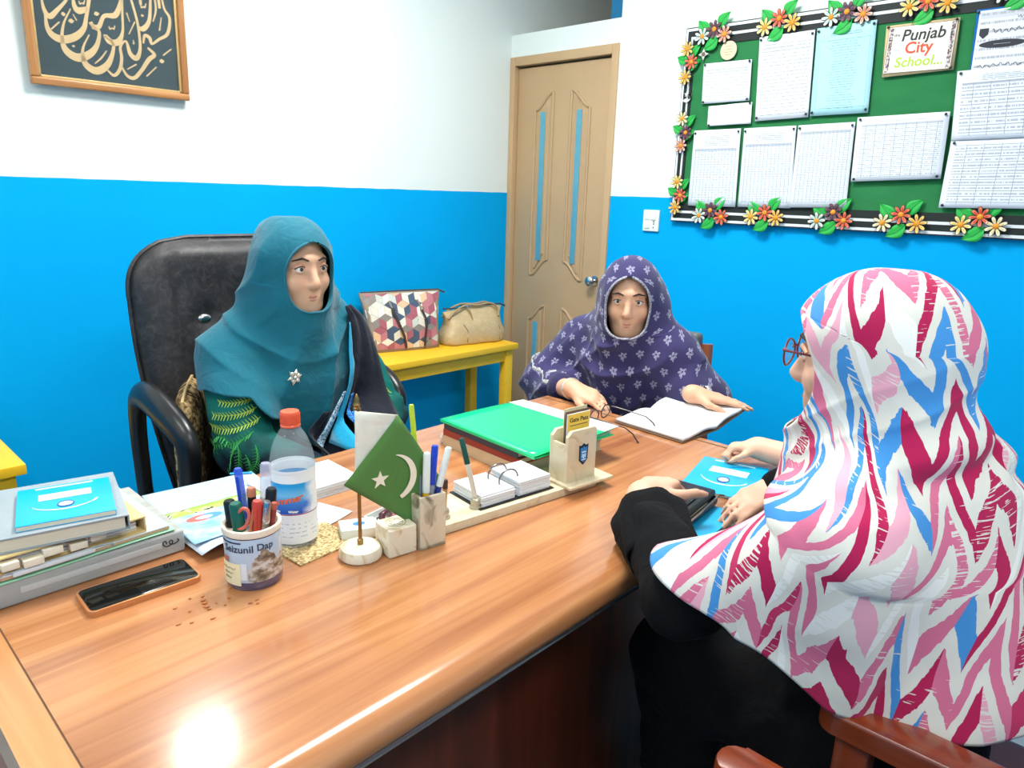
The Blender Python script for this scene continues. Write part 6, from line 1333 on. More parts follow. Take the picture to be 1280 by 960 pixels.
# ------------------------------------------------------------------ woman in purple at the desk end
def build_purple():
    base_ = (-0.9, -1.45, 0.0); off = A3(base_)
    root = thing('person', 'person wrapped in a purple shawl with white motifs at the desk end', 'person', base_)
    J = dict(head=(-1.0, -1.49, 1.068), neck=(-0.955, -1.465, 0.955), chest=(-0.92, -1.45, 0.80), pelvis=(-0.86, -1.45, 0.53), shR=(-0.94, -1.275, 0.885), shL=(-0.94, -1.630, 0.89), elR=(-1.02, -1.175, 0.735), elL=(-0.87, -1.715, 0.74),
             wrR=(-1.175, -1.425, 0.800), wrL=(-1.015, -1.742, 0.822), hipR=(-0.90, -1.37, 0.53), hipL=(-0.90, -1.53, 0.53), knR=(-1.10, -1.36, 0.52), knL=(-1.10, -1.54, 0.52), anR=(-1.06, -1.36, 0.08), anL=(-1.06, -1.54, 0.08), toR=(-1.13, -1.36, 0.035), toL=(-1.13, -1.54, 0.035))
    F = nrm((-0.86, -0.5, -0.10)); hp, P, M_ = head_prims(J['head'], F, UP, 0.97)
    pr = seated_prims(J)+hp+hand_prims(J['wrR'], (0.10, -1, -0.16), (-0.25, 0, 1), (-0.9, -0.2, -0.3), 0.88, (0.35, 0.5, 0.4))+hand_prims(J['wrL'], (0.55, -0.82, -0.10), (0, 0, 1), (-0.85, -0.5, 0), 0.92, (0.08, 0.12, 0.1), 1.0, (0.5, 0.3), 0.15)
    V, Q = polygonise(pr, 0.0055); fast_mesh('body', V, Q, M_skin_a, root, off); face_details(P, root, off, 0.97)
    dp = dress_prims(J, 1.0, 0.062, 0.046, 0.11, 'wr', 0.62)
    mp = purple_motif()
    def wrp(X): return 0.006*vnoise(X, 15, 13)
    V, Q = polygonise(dp, 0.010, wrp, 1); fast_mesh('dress', V, Q, fabric('purple_dress', (44, 40, 78), 0.85, 0.12), root, off)
    shoes(J, root, off, M_shoe, (-1, 0, 0))
    h = A3(J['head']); B3 = nrm((-1, -0.15, 0)); Rr = np.array((B3[1], -B3[0], 0))
    sp = [ell(h+A3((0.008, 0.006, 0.016)), (0.096, 0.114, 0.112), M_, 0.03), cap(h+A3((0.02, 0.01, -0.06)), A3(J['chest'])+A3((-0.03, 0, 0.06)), 0.085, 0.13, 0.05), cap(A3(J['shR'])+A3((0, -0.02, 0.0)), A3(J['shL'])+A3((0, 0.02, 0.0)), 0.082, 0.082, 0.07),
          cap(J['shR'], A3(J['elR'])+A3((0, -0.01, 0.01)), 0.085, 0.082, 0.05), cap(J['shL'], A3(J['elL'])+A3((-0.03, -0.0, 0.03)), 0.082, 0.085, 0.05), cap(A3(J['elR'])+A3((0, -0.01, 0.01)), A3(J['elR'])*0.52+A3(J['wrR'])*0.48, 0.078, 0.052, 0.04), cap(A3(J['elL'])+A3((-0.03, 0, 0.03)), A3(J['wrL'])+A3((0.03, 0.02, -0.005)), 0.075, 0.046, 0.04), cap(J['chest'], J['pelvis'], 0.15, 0.16, 0.06), cap(h+A3((0.03, 0.04, -0.05)), A3(J['shR'])+A3((0, -0.05, 0.0)), 0.068, 0.075, 0.06), cap(h+A3((0.03, -0.04, -0.05)), A3(J['shL'])+A3((0, 0.05, 0.0)), 0.068, 0.075, 0.06), cap(h+A3((-0.035, -0.02, -0.085)), A3(J['chest'])+A3((-0.06, 0, 0.05)), 0.062, 0.10, 0.05)]
    c0 = A3((-1.0, -1.47, 0.985))
    def disp(X, th, Z, R):
        d = np.degrees(th); below = np.clip((0.97-Z)/0.05, 0, 1)
        rad = np.sqrt(((X[..., 1]-c0[1])*0.9)**2+(X[..., 2]-c0[2])**2)          # swags hanging from the neck
        f = 0.032*crease(rad*40+1.6*vnoise(X, 5, 21)+0.006*d)*below*np.clip(1-rad/0.34, 0, 1)*np.clip(1.2-np.abs(d)/95, 0, 1)
        f += 0.013*crease(rad*21+d/14+1.5*vnoise(X, 6, 22))*below*np.clip(1-rad/0.30, 0, 1)
        f += 0.004*np.sin(Z*45+d/9+5*vnoise(X, 5, 25))*np.clip((Z-0.97)/0.05, 0, 1)*np.clip((np.abs(d)-45)/20, 0, 1)*np.clip((1.16-Z)/0.05, 0, 1)
        f += 0.016*crease((X[..., 2]*0.8+np.abs(X[..., 1]+1.45)*0.9)*26+2*vnoise(X, 4, 27))*np.clip((np.abs(d)-25)/25, 0, 1)*below
        return f+0.006*vnoise(X, 9, 23)+0.008*np.sin(d/7+8*vnoise(X, 3, 24))*np.clip((0.86-Z)/0.1, 0, 1)
    hem = hem_fn([(-180, 0.55), (-120, 0.66), (-95, 0.76), (-70, 0.755), (-45, 0.70), (0, 0.66), (40, 0.70), (62, 0.715), (95, 0.675), (130, 0.64), (180, 0.55)])
    o, G, TH, Z = drape('shawl', sp, axis_fn([(1.25, -0.995, -1.487), (1.02, -0.995, -1.487), (0.90, -0.95, -1.455), (0.5, -0.93, -1.45)]), F, 1.196, hem, (1.050, 0.092, 0.66, 0.0), root, off, mp, 230, 170, 0.44, disp, 0.86, 0.4, 0.30)
    rows = [i for i in range(G.shape[0]) if np.linalg.norm(G[i, 0]-G[i, -1]) > 0.006]; rim_strip('lace_edge', G, rows, root, off, lace('lace_grey', (92, 92, 112), (168, 168, 178)), 0.007)
    # lace cuffs: bands round both sleeve ends
    ml = lace('lace_cuff', (120, 120, 128), (206, 204, 200))
    for q, t0, r_ in (('R', 0.47, 0.050), ('L', 0.84, 0.045)):
        e, w_ = A3(J['el'+q]), A3(J['wr'+q]); b = B(); b.tube([Vector(e+(w_-e)*(t0+0.05*k)-off) for k in (-0.4, 0.2, 1.0, 1.6)], [r_*1.10, r_*1.04, r_*0.96, r_*0.90], 22, False); o = b.build('lace_cuff', ml, root); md = o.modifiers.new('thickness', 'SOLIDIFY'); md.thickness = 0.002
    # band of lace across the upper sleeve
    i0 = [i for i in range(G.shape[0])]
    L = []
    for j in range(G.shape[1]):
        d = math.degrees(((TH[60, j]+PI) % (2*PI))-PI)
        if 84 < d < 128:
            zt = 0.800+0.0012*(d-100); i = int(np.argmin(np.abs(Z[:, j]-zt))); L.append(G[i, j]+nrm(G[i, j]-A3((-0.93, -1.45, G[i, j][2])))*0.003)
    if len(L) > 3:
        V = []
        for p in L: V += [p+A3((0, 0, 0.010)), p-A3((0, 0, 0.010))]
        n = len(L); o = mesh_obj('lace_band', V, [(2*i, 2*i+1, 2*i+3, 2*i+2) for i in range(n-1)], ml, root, True, off=off); md = o.modifiers.new('thickness', 'SOLIDIFY'); md.thickness = 0.002
    # bangle / wrist watch on the right wrist and a round hair pin
    e, w_ = A3(J['elR']), A3(J['wrR']); d = nrm(w_-e); c = w_-d*0.012; b = B(); u = nrm(np.cross(d, UP)); v = np.cross(u, d)
    b.tube([Vector(c+(u*math.cos(a)+v*math.sin(a))*0.030-off) for a in np.linspace(0, 2*PI, 26)], 0.004, 8, False); b.build('bangle', mat('bangle_silver', (206, 200, 186), 0.3, 0.5, 0.6), root)
build_purple()

# ------------------------------------------------------------------ visitor in the printed shawl
def build_front():
    base_ = (-1.72, -2.46, 0.0); off = A3(base_)
    root = thing('person', 'person seen from behind in pink blue and white shawl over black dress', 'person', base_)
    J = dict(head=(-1.735, -2.405, 1.145), neck=(-1.735, -2.445, 1.015), chest=(-1.73, -2.46, 0.85), pelvis=(-1.715, -2.49, 0.56), shL=(-1.888, -2.455, 0.932), shR=(-1.570, -2.450, 0.940), elL=(-1.935, -2.250, 0.782), elR=(-1.455, -2.375, 0.80),
             wrL=(-1.748, -2.052, 0.826), wrR=(-1.505, -2.205, 0.818), hipL=(-1.78, -2.49, 0.55), hipR=(-1.63, -2.49, 0.55), knL=(-1.745, -2.17, 0.53), knR=(-1.57, -2.15, 0.53), anL=(-1.745, -2.22, 0.08), anR=(-1.57, -2.20, 0.08), toL=(-1.745, -2.10, 0.035), toR=(-1.57, -2.08, 0.035))
    F = nrm((-0.10, 1.0, -0.06)); hp, P, M_ = head_prims(J['head'], F, UP, 1.0)
    pr = seated_prims(J)+hp+hand_prims(J['wrL'], (1.0, 0.14, -0.02), (0, 0.10, 1), (0.14, -1, 0.10), 1.0, (0.55, 0.8, 0.5), 0.95, (0.55, 0.75), 0.02)+hand_prims(J['wrR'], (-1.0, 0.30, -0.16), (0.1, -0.3, 1), (-0.3, -0.9, -0.2), 0.9, (0.35, 0.55, 0.4), 0.9, (0.8, 0.2), 0.4)
    V, Q = polygonise(pr, 0.0055); fast_mesh('body', V, Q, M_skin_b, root, off); face_details(P, root, off)
    dp = dress_prims(J, 1.0, 0.055, 0.050, 0.100, 'wr', 0.60)
    e, w_ = A3(J['elL']), A3(J['wrL']); dp += [cap(e, e+(w_-e)*0.62+A3((0, 0, -0.018)), 0.054, 0.056, 0.02)]
    er, wr_ = A3(J['elR']), A3(J['wrR']); dp += [cap(er, er+(wr_-er)*0.92, 0.060, 0.046, 0.02)]
    def wrp(X): return 0.006*vnoise(X, 17, 31)+0.004*vnoise(X, 34, 32)
    V, Q = polygonise(dp, 0.008, wrp, 1); fast_mesh('abaya', V, Q, M_abaya, root, off)
    # loose open cuff at the left wrist
    b = B(); d = nrm(w_-e); c0 = e+d*0.10+A3((0, 0, -0.012)); c1 = e+d*0.225+A3((0, 0, -0.014)); u = nrm(np.cross(d, UP)); v = np.cross(u, d); Vc = []; n = 40
    for k in range(9):
        t_ = k/8
        for q in range(n):
            a = 2*PI*q/n; r_ = 0.060+0.010*t_+0.004*math.sin(3*a+2*t_)+0.003*math.sin(7*a+5*t_); sk = 0.020*math.cos(a-0.6)*t_; p = c0+(c1-c0)*t_+d*sk+(u*math.cos(a)*1.05+v*math.sin(a)*0.82)*r_; Vc.append(p-off)
    b.raw(Vc, [(k*n+q, k*n+(q+1) % n, (k+1)*n+(q+1) % n, (k+1)*n+q) for k in range(8) for q in range(n)], True); o = b.build('sleeve_cuff', M_abaya, root); md = o.modifiers.new('thickness', 'SOLIDIFY'); md.thickness = 0.002
    shoes(J, root, off, M_shoe, F)
    h = A3(J['head'])
    sp = [ell(h+A3((0.004, -0.012, 0.020)), (0.104, 0.124, 0.116), M_, 0.03), cap(h+A3((0, -0.02, -0.05)), A3(J['neck'])-A3((0, 0.01, 0.02)), 0.090, 0.105, 0.05), cap(h+A3((0, 0.035, -0.075)), A3(J['chest'])+A3((0, 0.06, 0.11)), 0.070, 0.095, 0.05), cap(J['neck'], J['chest'], 0.10, 0.135, 0.06), cap(A3(J['shL'])+A3((0.02, 0, 0)), A3(J['shR'])-A3((0.01, 0, 0)), 0.076, 0.080, 0.08),
          cap(J['shL'], A3(J['elL'])+A3((0.0, -0.01, 0.0)), 0.076, 0.070, 0.05), cap(J['shR'], J['elR'], 0.085, 0.085, 0.06), cap(A3(J['elL'])+A3((0, -0.01, 0.01)), A3(J['elL'])*0.93+A3(J['wrL'])*0.07, 0.072, 0.068, 0.04), cap(J['chest'], A3(J['pelvis'])+A3((0, -0.02, 0.06)), 0.155, 0.175, 0.06), cap((-1.69, -2.50, 0.95), (-1.67, -2.56, 0.70), 0.105, 0.15, 0.08)]
    def disp(X, th, Z, R):
        d = np.degrees(th); low = np.clip((0.98-Z)/0.12, 0, 1)
        f = 0.012*crease(d/22+2.2*vnoise(X, 3.5, 41)+Z*4)*low
        # the wound end of the scarf: a diagonal roll from the chin round to the nape
        line = 1.005+0.00052*(np.abs(d)-40)*np.where(d < 0, 1, 0.6); g = np.exp(-((Z-line)/0.020)**2); f += 0.010*g*np.clip((np.abs(d)-60)/30, 0, 1); f -= 0.008*np.clip((np.abs(d)-60)/30, 0, 1)*np.exp(-((Z-line+0.034)/0.014)**2)
        f += 0.004*crease((Z-line)*60+d/50+2*vnoise(X, 6, 44))*np.exp(-((Z-line-0.05)/0.06)**2)
        return f+0.005*vnoise(X, 8, 42)+0.003*vnoise(X, 20, 43)
    hem = hem_fn([(-180, 0.715), (-150, 0.688), (-120, 0.682), (-95, 0.708), (-75, 0.762), (-58, 0.812), (-42, 0.842), (-25, 0.872), (0, 0.900), (25, 0.905), (50, 0.89), (75, 0.80), (90, 0.745), (130, 0.725), (180, 0.715)])
    o, G, TH, Z = drape('printed_shawl', sp, axis_fn([(1.30, -1.731, -2.415), (1.06, -1.731, -2.415), (0.95, -1.735, -2.44), (0.6, -1.735, -2.44)]), F, 1.278, hem, (1.120, 0.094, 0.95, 0.0), root, off, ikat(), 260, 190, 0.46, disp, 1.0, 0.12, 0.30, th0=-2.25)
    # spectacles worn
    fx = nrm((F[0], F[1], 0)); m = Matrix((Vector((-fx[1], fx[0], 0))*-1, Vector(-fx), Vector((0, 0, 1)))).transposed().to_4x4(); p = P(0, 0.108, 0.010); m.translation = Vector(p)
    t = thing('spectacles', 'red brown framed spectacles worn by the person in the printed shawl', 'glasses', mtx=m)
    eyeglass(t, 0, mat('frame_maroon', (112, 40, 46), 0.3, 0.5), glassy('lens_worn', (206, 220, 228), 0.03, 0.2), 0.140, 0.060, (0.025, 0.020))
build_front()

# ------------------------------------------------------------------ child half hidden behind the printed shawl
def build_child():
    base_ = (-1.13, -2.32, 0.0); off = A3(base_)
    root = thing('person', 'person mostly hidden behind the printed shawl, bare arm holding a booklet', 'person', base_)
    J = dict(head=(-1.135, -2.30, 1.015), neck=(-1.135, -2.315, 0.915), chest=(-1.135, -2.32, 0.80), pelvis=(-1.13, -2.32, 0.60), shL=(-1.235, -2.29, 0.880), shR=(-1.03, -2.31, 0.880), elL=(-1.262, -2.185, 0.800), elR=(-0.99, -2.30, 0.72),
             wrL=(-1.268, -2.058, 0.805), wrR=(-0.985, -2.24, 0.60), hipL=(-1.185, -2.32, 0.58), hipR=(-1.075, -2.32, 0.58), knL=(-1.185, -2.315, 0.32), knR=(-1.075, -2.315, 0.32), anL=(-1.185, -2.325, 0.06), anR=(-1.075, -2.325, 0.06), toL=(-1.19, -2.24, 0.03), toR=(-1.07, -2.24, 0.03))
    F = nrm((-0.35, 1, -0.15)); hp, P, M_ = head_prims(J['head'], F, UP, 0.82)
    pr = seated_prims(J, 0.66)+hp+hand_prims(J['wrL'], (-0.55, 0.84, 0.0), (0.2, 0.1, 1), (-0.8, -0.5, 0.1), 0.66, (0.9, 1.2, 0.8), 0.9, (0.9, 0.2), 0.5)+hand_prims(J['wrR'], (0, 0.3, -1), (1, 0, 0), (0, 1, 0), 0.66)
    pr += [cap(J['elL'], J['wrL'], 0.033, 0.024, 0.02), cap(J['shL'], J['elL'], 0.036, 0.034, 0.02)]
    V, Q = polygonise(pr, 0.0045); fast_mesh('body', V, Q, M_skin_b, root, off); face_details(P, root, off, 0.82)
    h = A3(J['head']); hairp = [ell(h+(-F*0.018+UP*0.026)*0.82, np.array((0.084, 0.103, 0.098))*0.82, M_, 0.02), ell(h+(F*0.098-UP*0.045)*0.82, np.array((0.066, 0.055, 0.092))*0.82, M_, 0.015, True)]
    V, Q = polygonise(hairp, 0.006, lambda X: 0.002*vnoise(X, 60, 5)); fast_mesh('hair', V, Q, mat('hair_black', (22, 18, 18), 0.5, 0.4), root, off)
    sh = [cap(J['pelvis'], J['chest'], 0.098, 0.088, 0.05), cap(J['chest'], A3(J['neck'])-A3((0, 0, 0.03)), 0.085, 0.045, 0.04), cap(J['shL'], J['shR'], 0.046, 0.046, 0.04), cap(J['shL'], A3(J['shL'])*0.6+A3(J['elL'])*0.4, 0.050, 0.048, 0.03), cap(J['shR'], A3(J['shR'])*0.6+A3(J['elR'])*0.4, 0.050, 0.048, 0.03), cap(J['pelvis'], (-1.13, -2.32, 0.42), 0.10, 0.13, 0.05)]
    V, Q = polygonise(sh, 0.008, lambda X: 0.003*vnoise(X, 25, 6), 1); fast_mesh('shirt', V, Q, fabric('child_shirt', (214, 206, 196)), root, off)
    shoes(dict(anL=J['anL'], anR=J['anR'], toL=J['toL'], toR=J['toR']), root, off, M_shoe, F)
build_child()

# ------------------------------------------------------------------ chairs
def build_executive_chair():
    base_ = (-1.885, -0.86, 0.0); t = thing('office_chair', 'black leather high-back office chair with looped plastic arms', 'chair', base_)
    off = A3(base_)
    # padded back: local x across, z up; leaning back
    zb, zt = 0.50, 1.222; tilt = math.radians(7)
    def halfw(s): # s 0..1 up the back
        return 0.220+0.070*math.sin(min(1, s*1.35)*PI*0.5)-0.02*s if s < 0.78 else (0.275-0.275*(1-math.sqrt(max(0, 1-((s-0.78)/0.22)**2.6)))*0.62)
    nu, nv = 41, 60; V = []
    def place(x_, d, s):
        z = zb+(zt-zb)*s; y = 0.085+math.tan(tilt)*(z-zb)-d; return (x_, y, z)
    front = []; back = []
    for j in range(nv):
        s = j/(nv-1); w_ = halfw(s)
        for i in range(nu):
            q = -1+2*i/(nu-1); x_ = q*w_; e = (1-abs(q)**5)**0.5*min(1, (math.sin(PI*min(max(s, 0.0), 1.0))*6)**0.5 if 0 < s < 1 else 0)
            d = 0.055*e
            for sx in (-1, 1):
                d -= 0.016*math.exp(-((x_-sx*0.10)**2+(s-0.70)**2*0.55)/0.0012)*1.0
                cl = sx*(0.150+0.05*(s-0.5)-0.12*max(0, 0.5-s)); d -= 0.010*math.exp(-((x_-cl)/0.007)**2)
            d += 0.004*math.sin(s*23+q*3)*(1-abs(q))
            front.append(place(x_, d, s)); back.append(place(x_*0.985, -0.045*e, s))
    ids = np.arange(nu*nv).reshape(nv, nu); Qf = np.stack([ids[:-1, :-1], ids[:-1, 1:], ids[1:, 1:], ids[1:, :-1]], -1).reshape(-1, 4)
    n = nu*nv; ring = list(ids[0, :])+list(ids[1:, -1])+list(ids[-1, -2::-1])+list(ids[-2:0:-1, 0]); Qs = [(ring[k], ring[(k+1) % len(ring)], n+ring[(k+1) % len(ring)], n+ring[k]) for k in range(len(ring))]
    Q = np.concatenate([Qf, Qf[:, ::-1]+n, np.array(Qs)]); o = fast_mesh('backrest', np.array(front+back), Q, M_leather, t, (0, 0, 0)); bm = bmesh.new(); bm.from_mesh(o.data); bmesh.ops.recalc_face_normals(bm, faces=bm.faces); bm.to_mesh(o.data); bm.free()
    b = B(); P_ = [Vector(front[r])*0.5+Vector(back[r])*0.5 for r in ring]; b.tube(P_+[P_[0]], 0.007, 8, False); b.build('piping', M_leather, o)
    for sx in (-1, 1):
        p = place(sx*0.10, 0.055-0.016, 0.70); b = B(); b.sphere((p[0], p[1]-0.002, p[2]), 0.017, 16, 10, (1.25, 0.55, 0.75)); b.build('tuft_button', M_steel, o)
    pr = [ell((0, -0.17, 0.455), (0.27, 0.27, 0.065), None, 0.02), cap((-0.2, -0.36, 0.455), (0.2, -0.36, 0.455), 0.055, 0.055, 0.05), cap((-0.22, 0.0, 0.45), (0.22, 0.0, 0.45), 0.05, 0.05, 0.05)]
    V, Qd = polygonise(pr, 0.012); fast_mesh('seat', V, Qd, M_leather, t, (0, 0, 0))
    for sx in (-1, 1):
        x_ = 0.318*sx
        path = [(x_*0.80, 0.03, 0.44), (x_*0.98, 0.045, 0.52), (x_, 0.055, 0.66), (x_, 0.050, 0.79), (x_, 0.015, 0.842), (x_*0.995, -0.05, 0.848), (x_*0.99, -0.14, 0.826), (x_*0.98, -0.205, 0.800), (x_*0.97, -0.232, 0.765), (x_*0.965, -0.225, 0.69), (x_*0.95, -0.19, 0.60), (x_*0.92, -0.16, 0.52), (x_*0.8, -0.15, 0.44)]
        rad = [0.024, 0.026, 0.028, 0.030, 0.034, 0.037, 0.037, 0.034, 0.031, 0.028, 0.028, 0.026, 0.024]
        PP = spline([p+(r,) for p, r in zip(path, rad)], 60); b = B(); b.tube([tuple(p[:3]) for p in PP], [float(p[3]) for p in PP], 14, True, True, (1.0, 0.72)); b.build('armrest', M_black_plastic, t)
    b = B(); b.cyl((0, -0.15, 0.10), (0, -0.15, 0.40), 0.028, None, 18); b.build('gas_column', M_black_plastic, t)
    for k in range(5):
        a = 2*PI*k/5+0.3; e = Vector((0.29*math.cos(a), -0.15+0.29*math.sin(a), 0.075)); b = B(); b.tube([(0, -0.15, 0.11), tuple(e)], [0.030, 0.018], 10); b.build('base_leg', M_black_plastic, t)
        b = B(); b.cyl(e+Vector((-0.016*math.sin(a), 0.016*math.cos(a), -0.045)), e+Vector((0.016*math.sin(a), -0.016*math.cos(a), -0.045)), 0.029, None, 16); b.build('caster', M_black_plastic, t)
    # cushion between chair and sitter
    k = NT('cushion_brocade', 0.8, 0.25); o_ = k.coord(); k.base(k.ramp(k.noise(o_, 48, 3, 0.6, 1.0), [(0.40, (52, 38, 26)), (0.5, (120, 92, 56)), (0.60, (196, 168, 120))])); c = thing('cushion', 'brown and gold patterned cushion tucked beside the sitter', 'cushion', (-2.100, -0.885, 0.52), math.radians(62))
    Vc = []; nn = 19
    for sd in (1, -1):
        for j in range(nn):
            for i in range(nn):
                u, v = -1+2*i/(nn-1), -1+2*j/(nn-1); h_ = 0.036*((1-u**4)*(1-v**4))**0.45; Vc.append((u*0.15*(1-0.04*v*v), sd*h_, 0.175+v*0.165*(1-0.04*u*u)))
    ids = np.arange(nn*nn).reshape(nn, nn); Q1 = np.stack([ids[:-1, :-1], ids[:-1, 1:], ids[1:, 1:], ids[1:, :-1]], -1).reshape(-1, 4); o = fast_mesh('cushion_cover', np.array(Vc), np.concatenate([Q1, Q1[:, ::-1]+nn*nn]), k.m, c, (0, 0, 0))
    bm = bmesh.new(); bm.from_mesh(o.data); bmesh.ops.remove_doubles(bm, verts=bm.verts, dist=0.0002); bmesh.ops.recalc_face_normals(bm, faces=bm.faces); bm.to_mesh(o.data); bm.free()
    b = B(); rg = [ids[0, i] for i in range(nn)]+[ids[j, -1] for j in range(nn)]+[ids[-1, i] for i in range(nn-1, -1, -1)]+[ids[j, 0] for j in range(nn-1, -1, -1)]; pts = [Vc[int(r)] for r in rg]; pts = [p for i, p in enumerate(pts) if i == 0 or (Vector(p)-Vector(pts[i-1])).length > 1e-5]
    b.tube(pts, 0.004, 6, False); b.build('cord_edge', mat('cord_gold', (190, 160, 110), 0.6), c)
build_executive_chair()

def visitor_chair(label, cx, cy):
    t = thing('wooden_armchair', label, 'chair', (cx, cy, 0), 0, 'wooden visitor armchairs before the desk')
    hw = 0.24
    for s in (-1, 1):
        b = B(); b.box((s*hw, 0.145, 0.335), (0.042, 0.045, 0.67), 0.006); b.build('front_leg', M_chairwood, t)
        b = B(); b.tube([(s*hw, -0.23, 0.0), (s*hw, -0.205, 0.42), (s*hw*0.98, -0.235, 0.70), (s*hw*0.96, -0.275, 0.93)], 0.024, 8, True, False, (1.0, 1.0)); b.build('rear_leg', M_chairwood, t)
        poly = [(-0.027, -0.255), (0.027, -0.255), (0.028, 0.17)]+[(0.028*math.cos(a), 0.17+0.026*math.sin(a)) for a in np.linspace(0.2, PI-0.2, 8)]+[(-0.028, 0.17)]
        b = B(); b.prism([(p[0]+s*hw, p[1]) for p in poly], 0.668, 0.702, 0.008); b.build('armrest', M_chairwood, t)
        b = B(); b.box((s*hw, -0.03, 0.40), (0.026, 0.34, 0.055), 0.004); b.build('side_rail', M_chairwood, t)
    for y_ in (0.145, -0.2): B().box((0, y_, 0.40), (2*hw-0.04, 0.026, 0.055), 0.004).build('seat_rail', M_chairwood, t)
    B().box((0, -0.03, 0.438), (2*hw-0.03, 0.40, 0.045), 0.016, 3).build('seat', mat('seat_rexine', (70, 30, 24), 0.45, 0.4), t)
    for z_, h_ in ((0.90, 0.06), (0.56, 0.04)): B().box((0, -0.262 if z_ > 0.8 else -0.222, z_), (2*hw-0.05, 0.024, h_), 0.006).build('back_rail', M_chairwood, t)
    for k in range(4):
        x_ = -0.135+0.09*k; b = B(); b.tube([(x_, -0.222, 0.57), (x_, -0.245, 0.74), (x_, -0.262, 0.88)], 0.014, 8, True, True, (1.0, 0.5)); b.build('back_slat', M_chairwood, t)
    return t
visitor_chair('wooden armchair the person in the printed shawl sits on', -1.655, -2.655)
visitor_chair('empty wooden armchair showing only its armrest tip', -2.335, -2.600)
def build_side_chair():
    t = thing('side_chair', 'wooden chair with a dark padded back at the desk end', 'chair', (-0.84, -1.44, 0.0))
    for s in (-1, 1):
        b = B(); b.box((-0.16, s*0.185, 0.215), (0.04, 0.04, 0.43), 0.005); b.build('front_leg', M_purplechairwood, t)
        b = B(); b.tube([(0.17, s*0.185, 0), (0.15, s*0.185, 0.42), (0.13, s*0.172, 0.70), (0.145, s*0.160, 0.905)], 0.021, 8, True, False); b.build('rear_leg', M_purplechairwood, t)
        B().box((0.0, s*0.185, 0.40), (0.30, 0.024, 0.05), 0.004).build('side_rail', M_purplechairwood, t)
    B().box((-0.005, 0, 0.448), (0.38, 0.38, 0.05), 0.018, 3).build('seat', mat('seat_grey', (72, 74, 78), 0.5, 0.4), t)
    B().box((0.128, 0, 0.775), (0.045, 0.29, 0.33), 0.016, 3).build('backrest', mat('back_grey', (92, 98, 96), 0.5, 0.4), t)
    B().box((0.142, 0, 0.60), (0.026, 0.33, 0.04), 0.004).build('back_rail', M_purplechairwood, t)
build_side_chair()

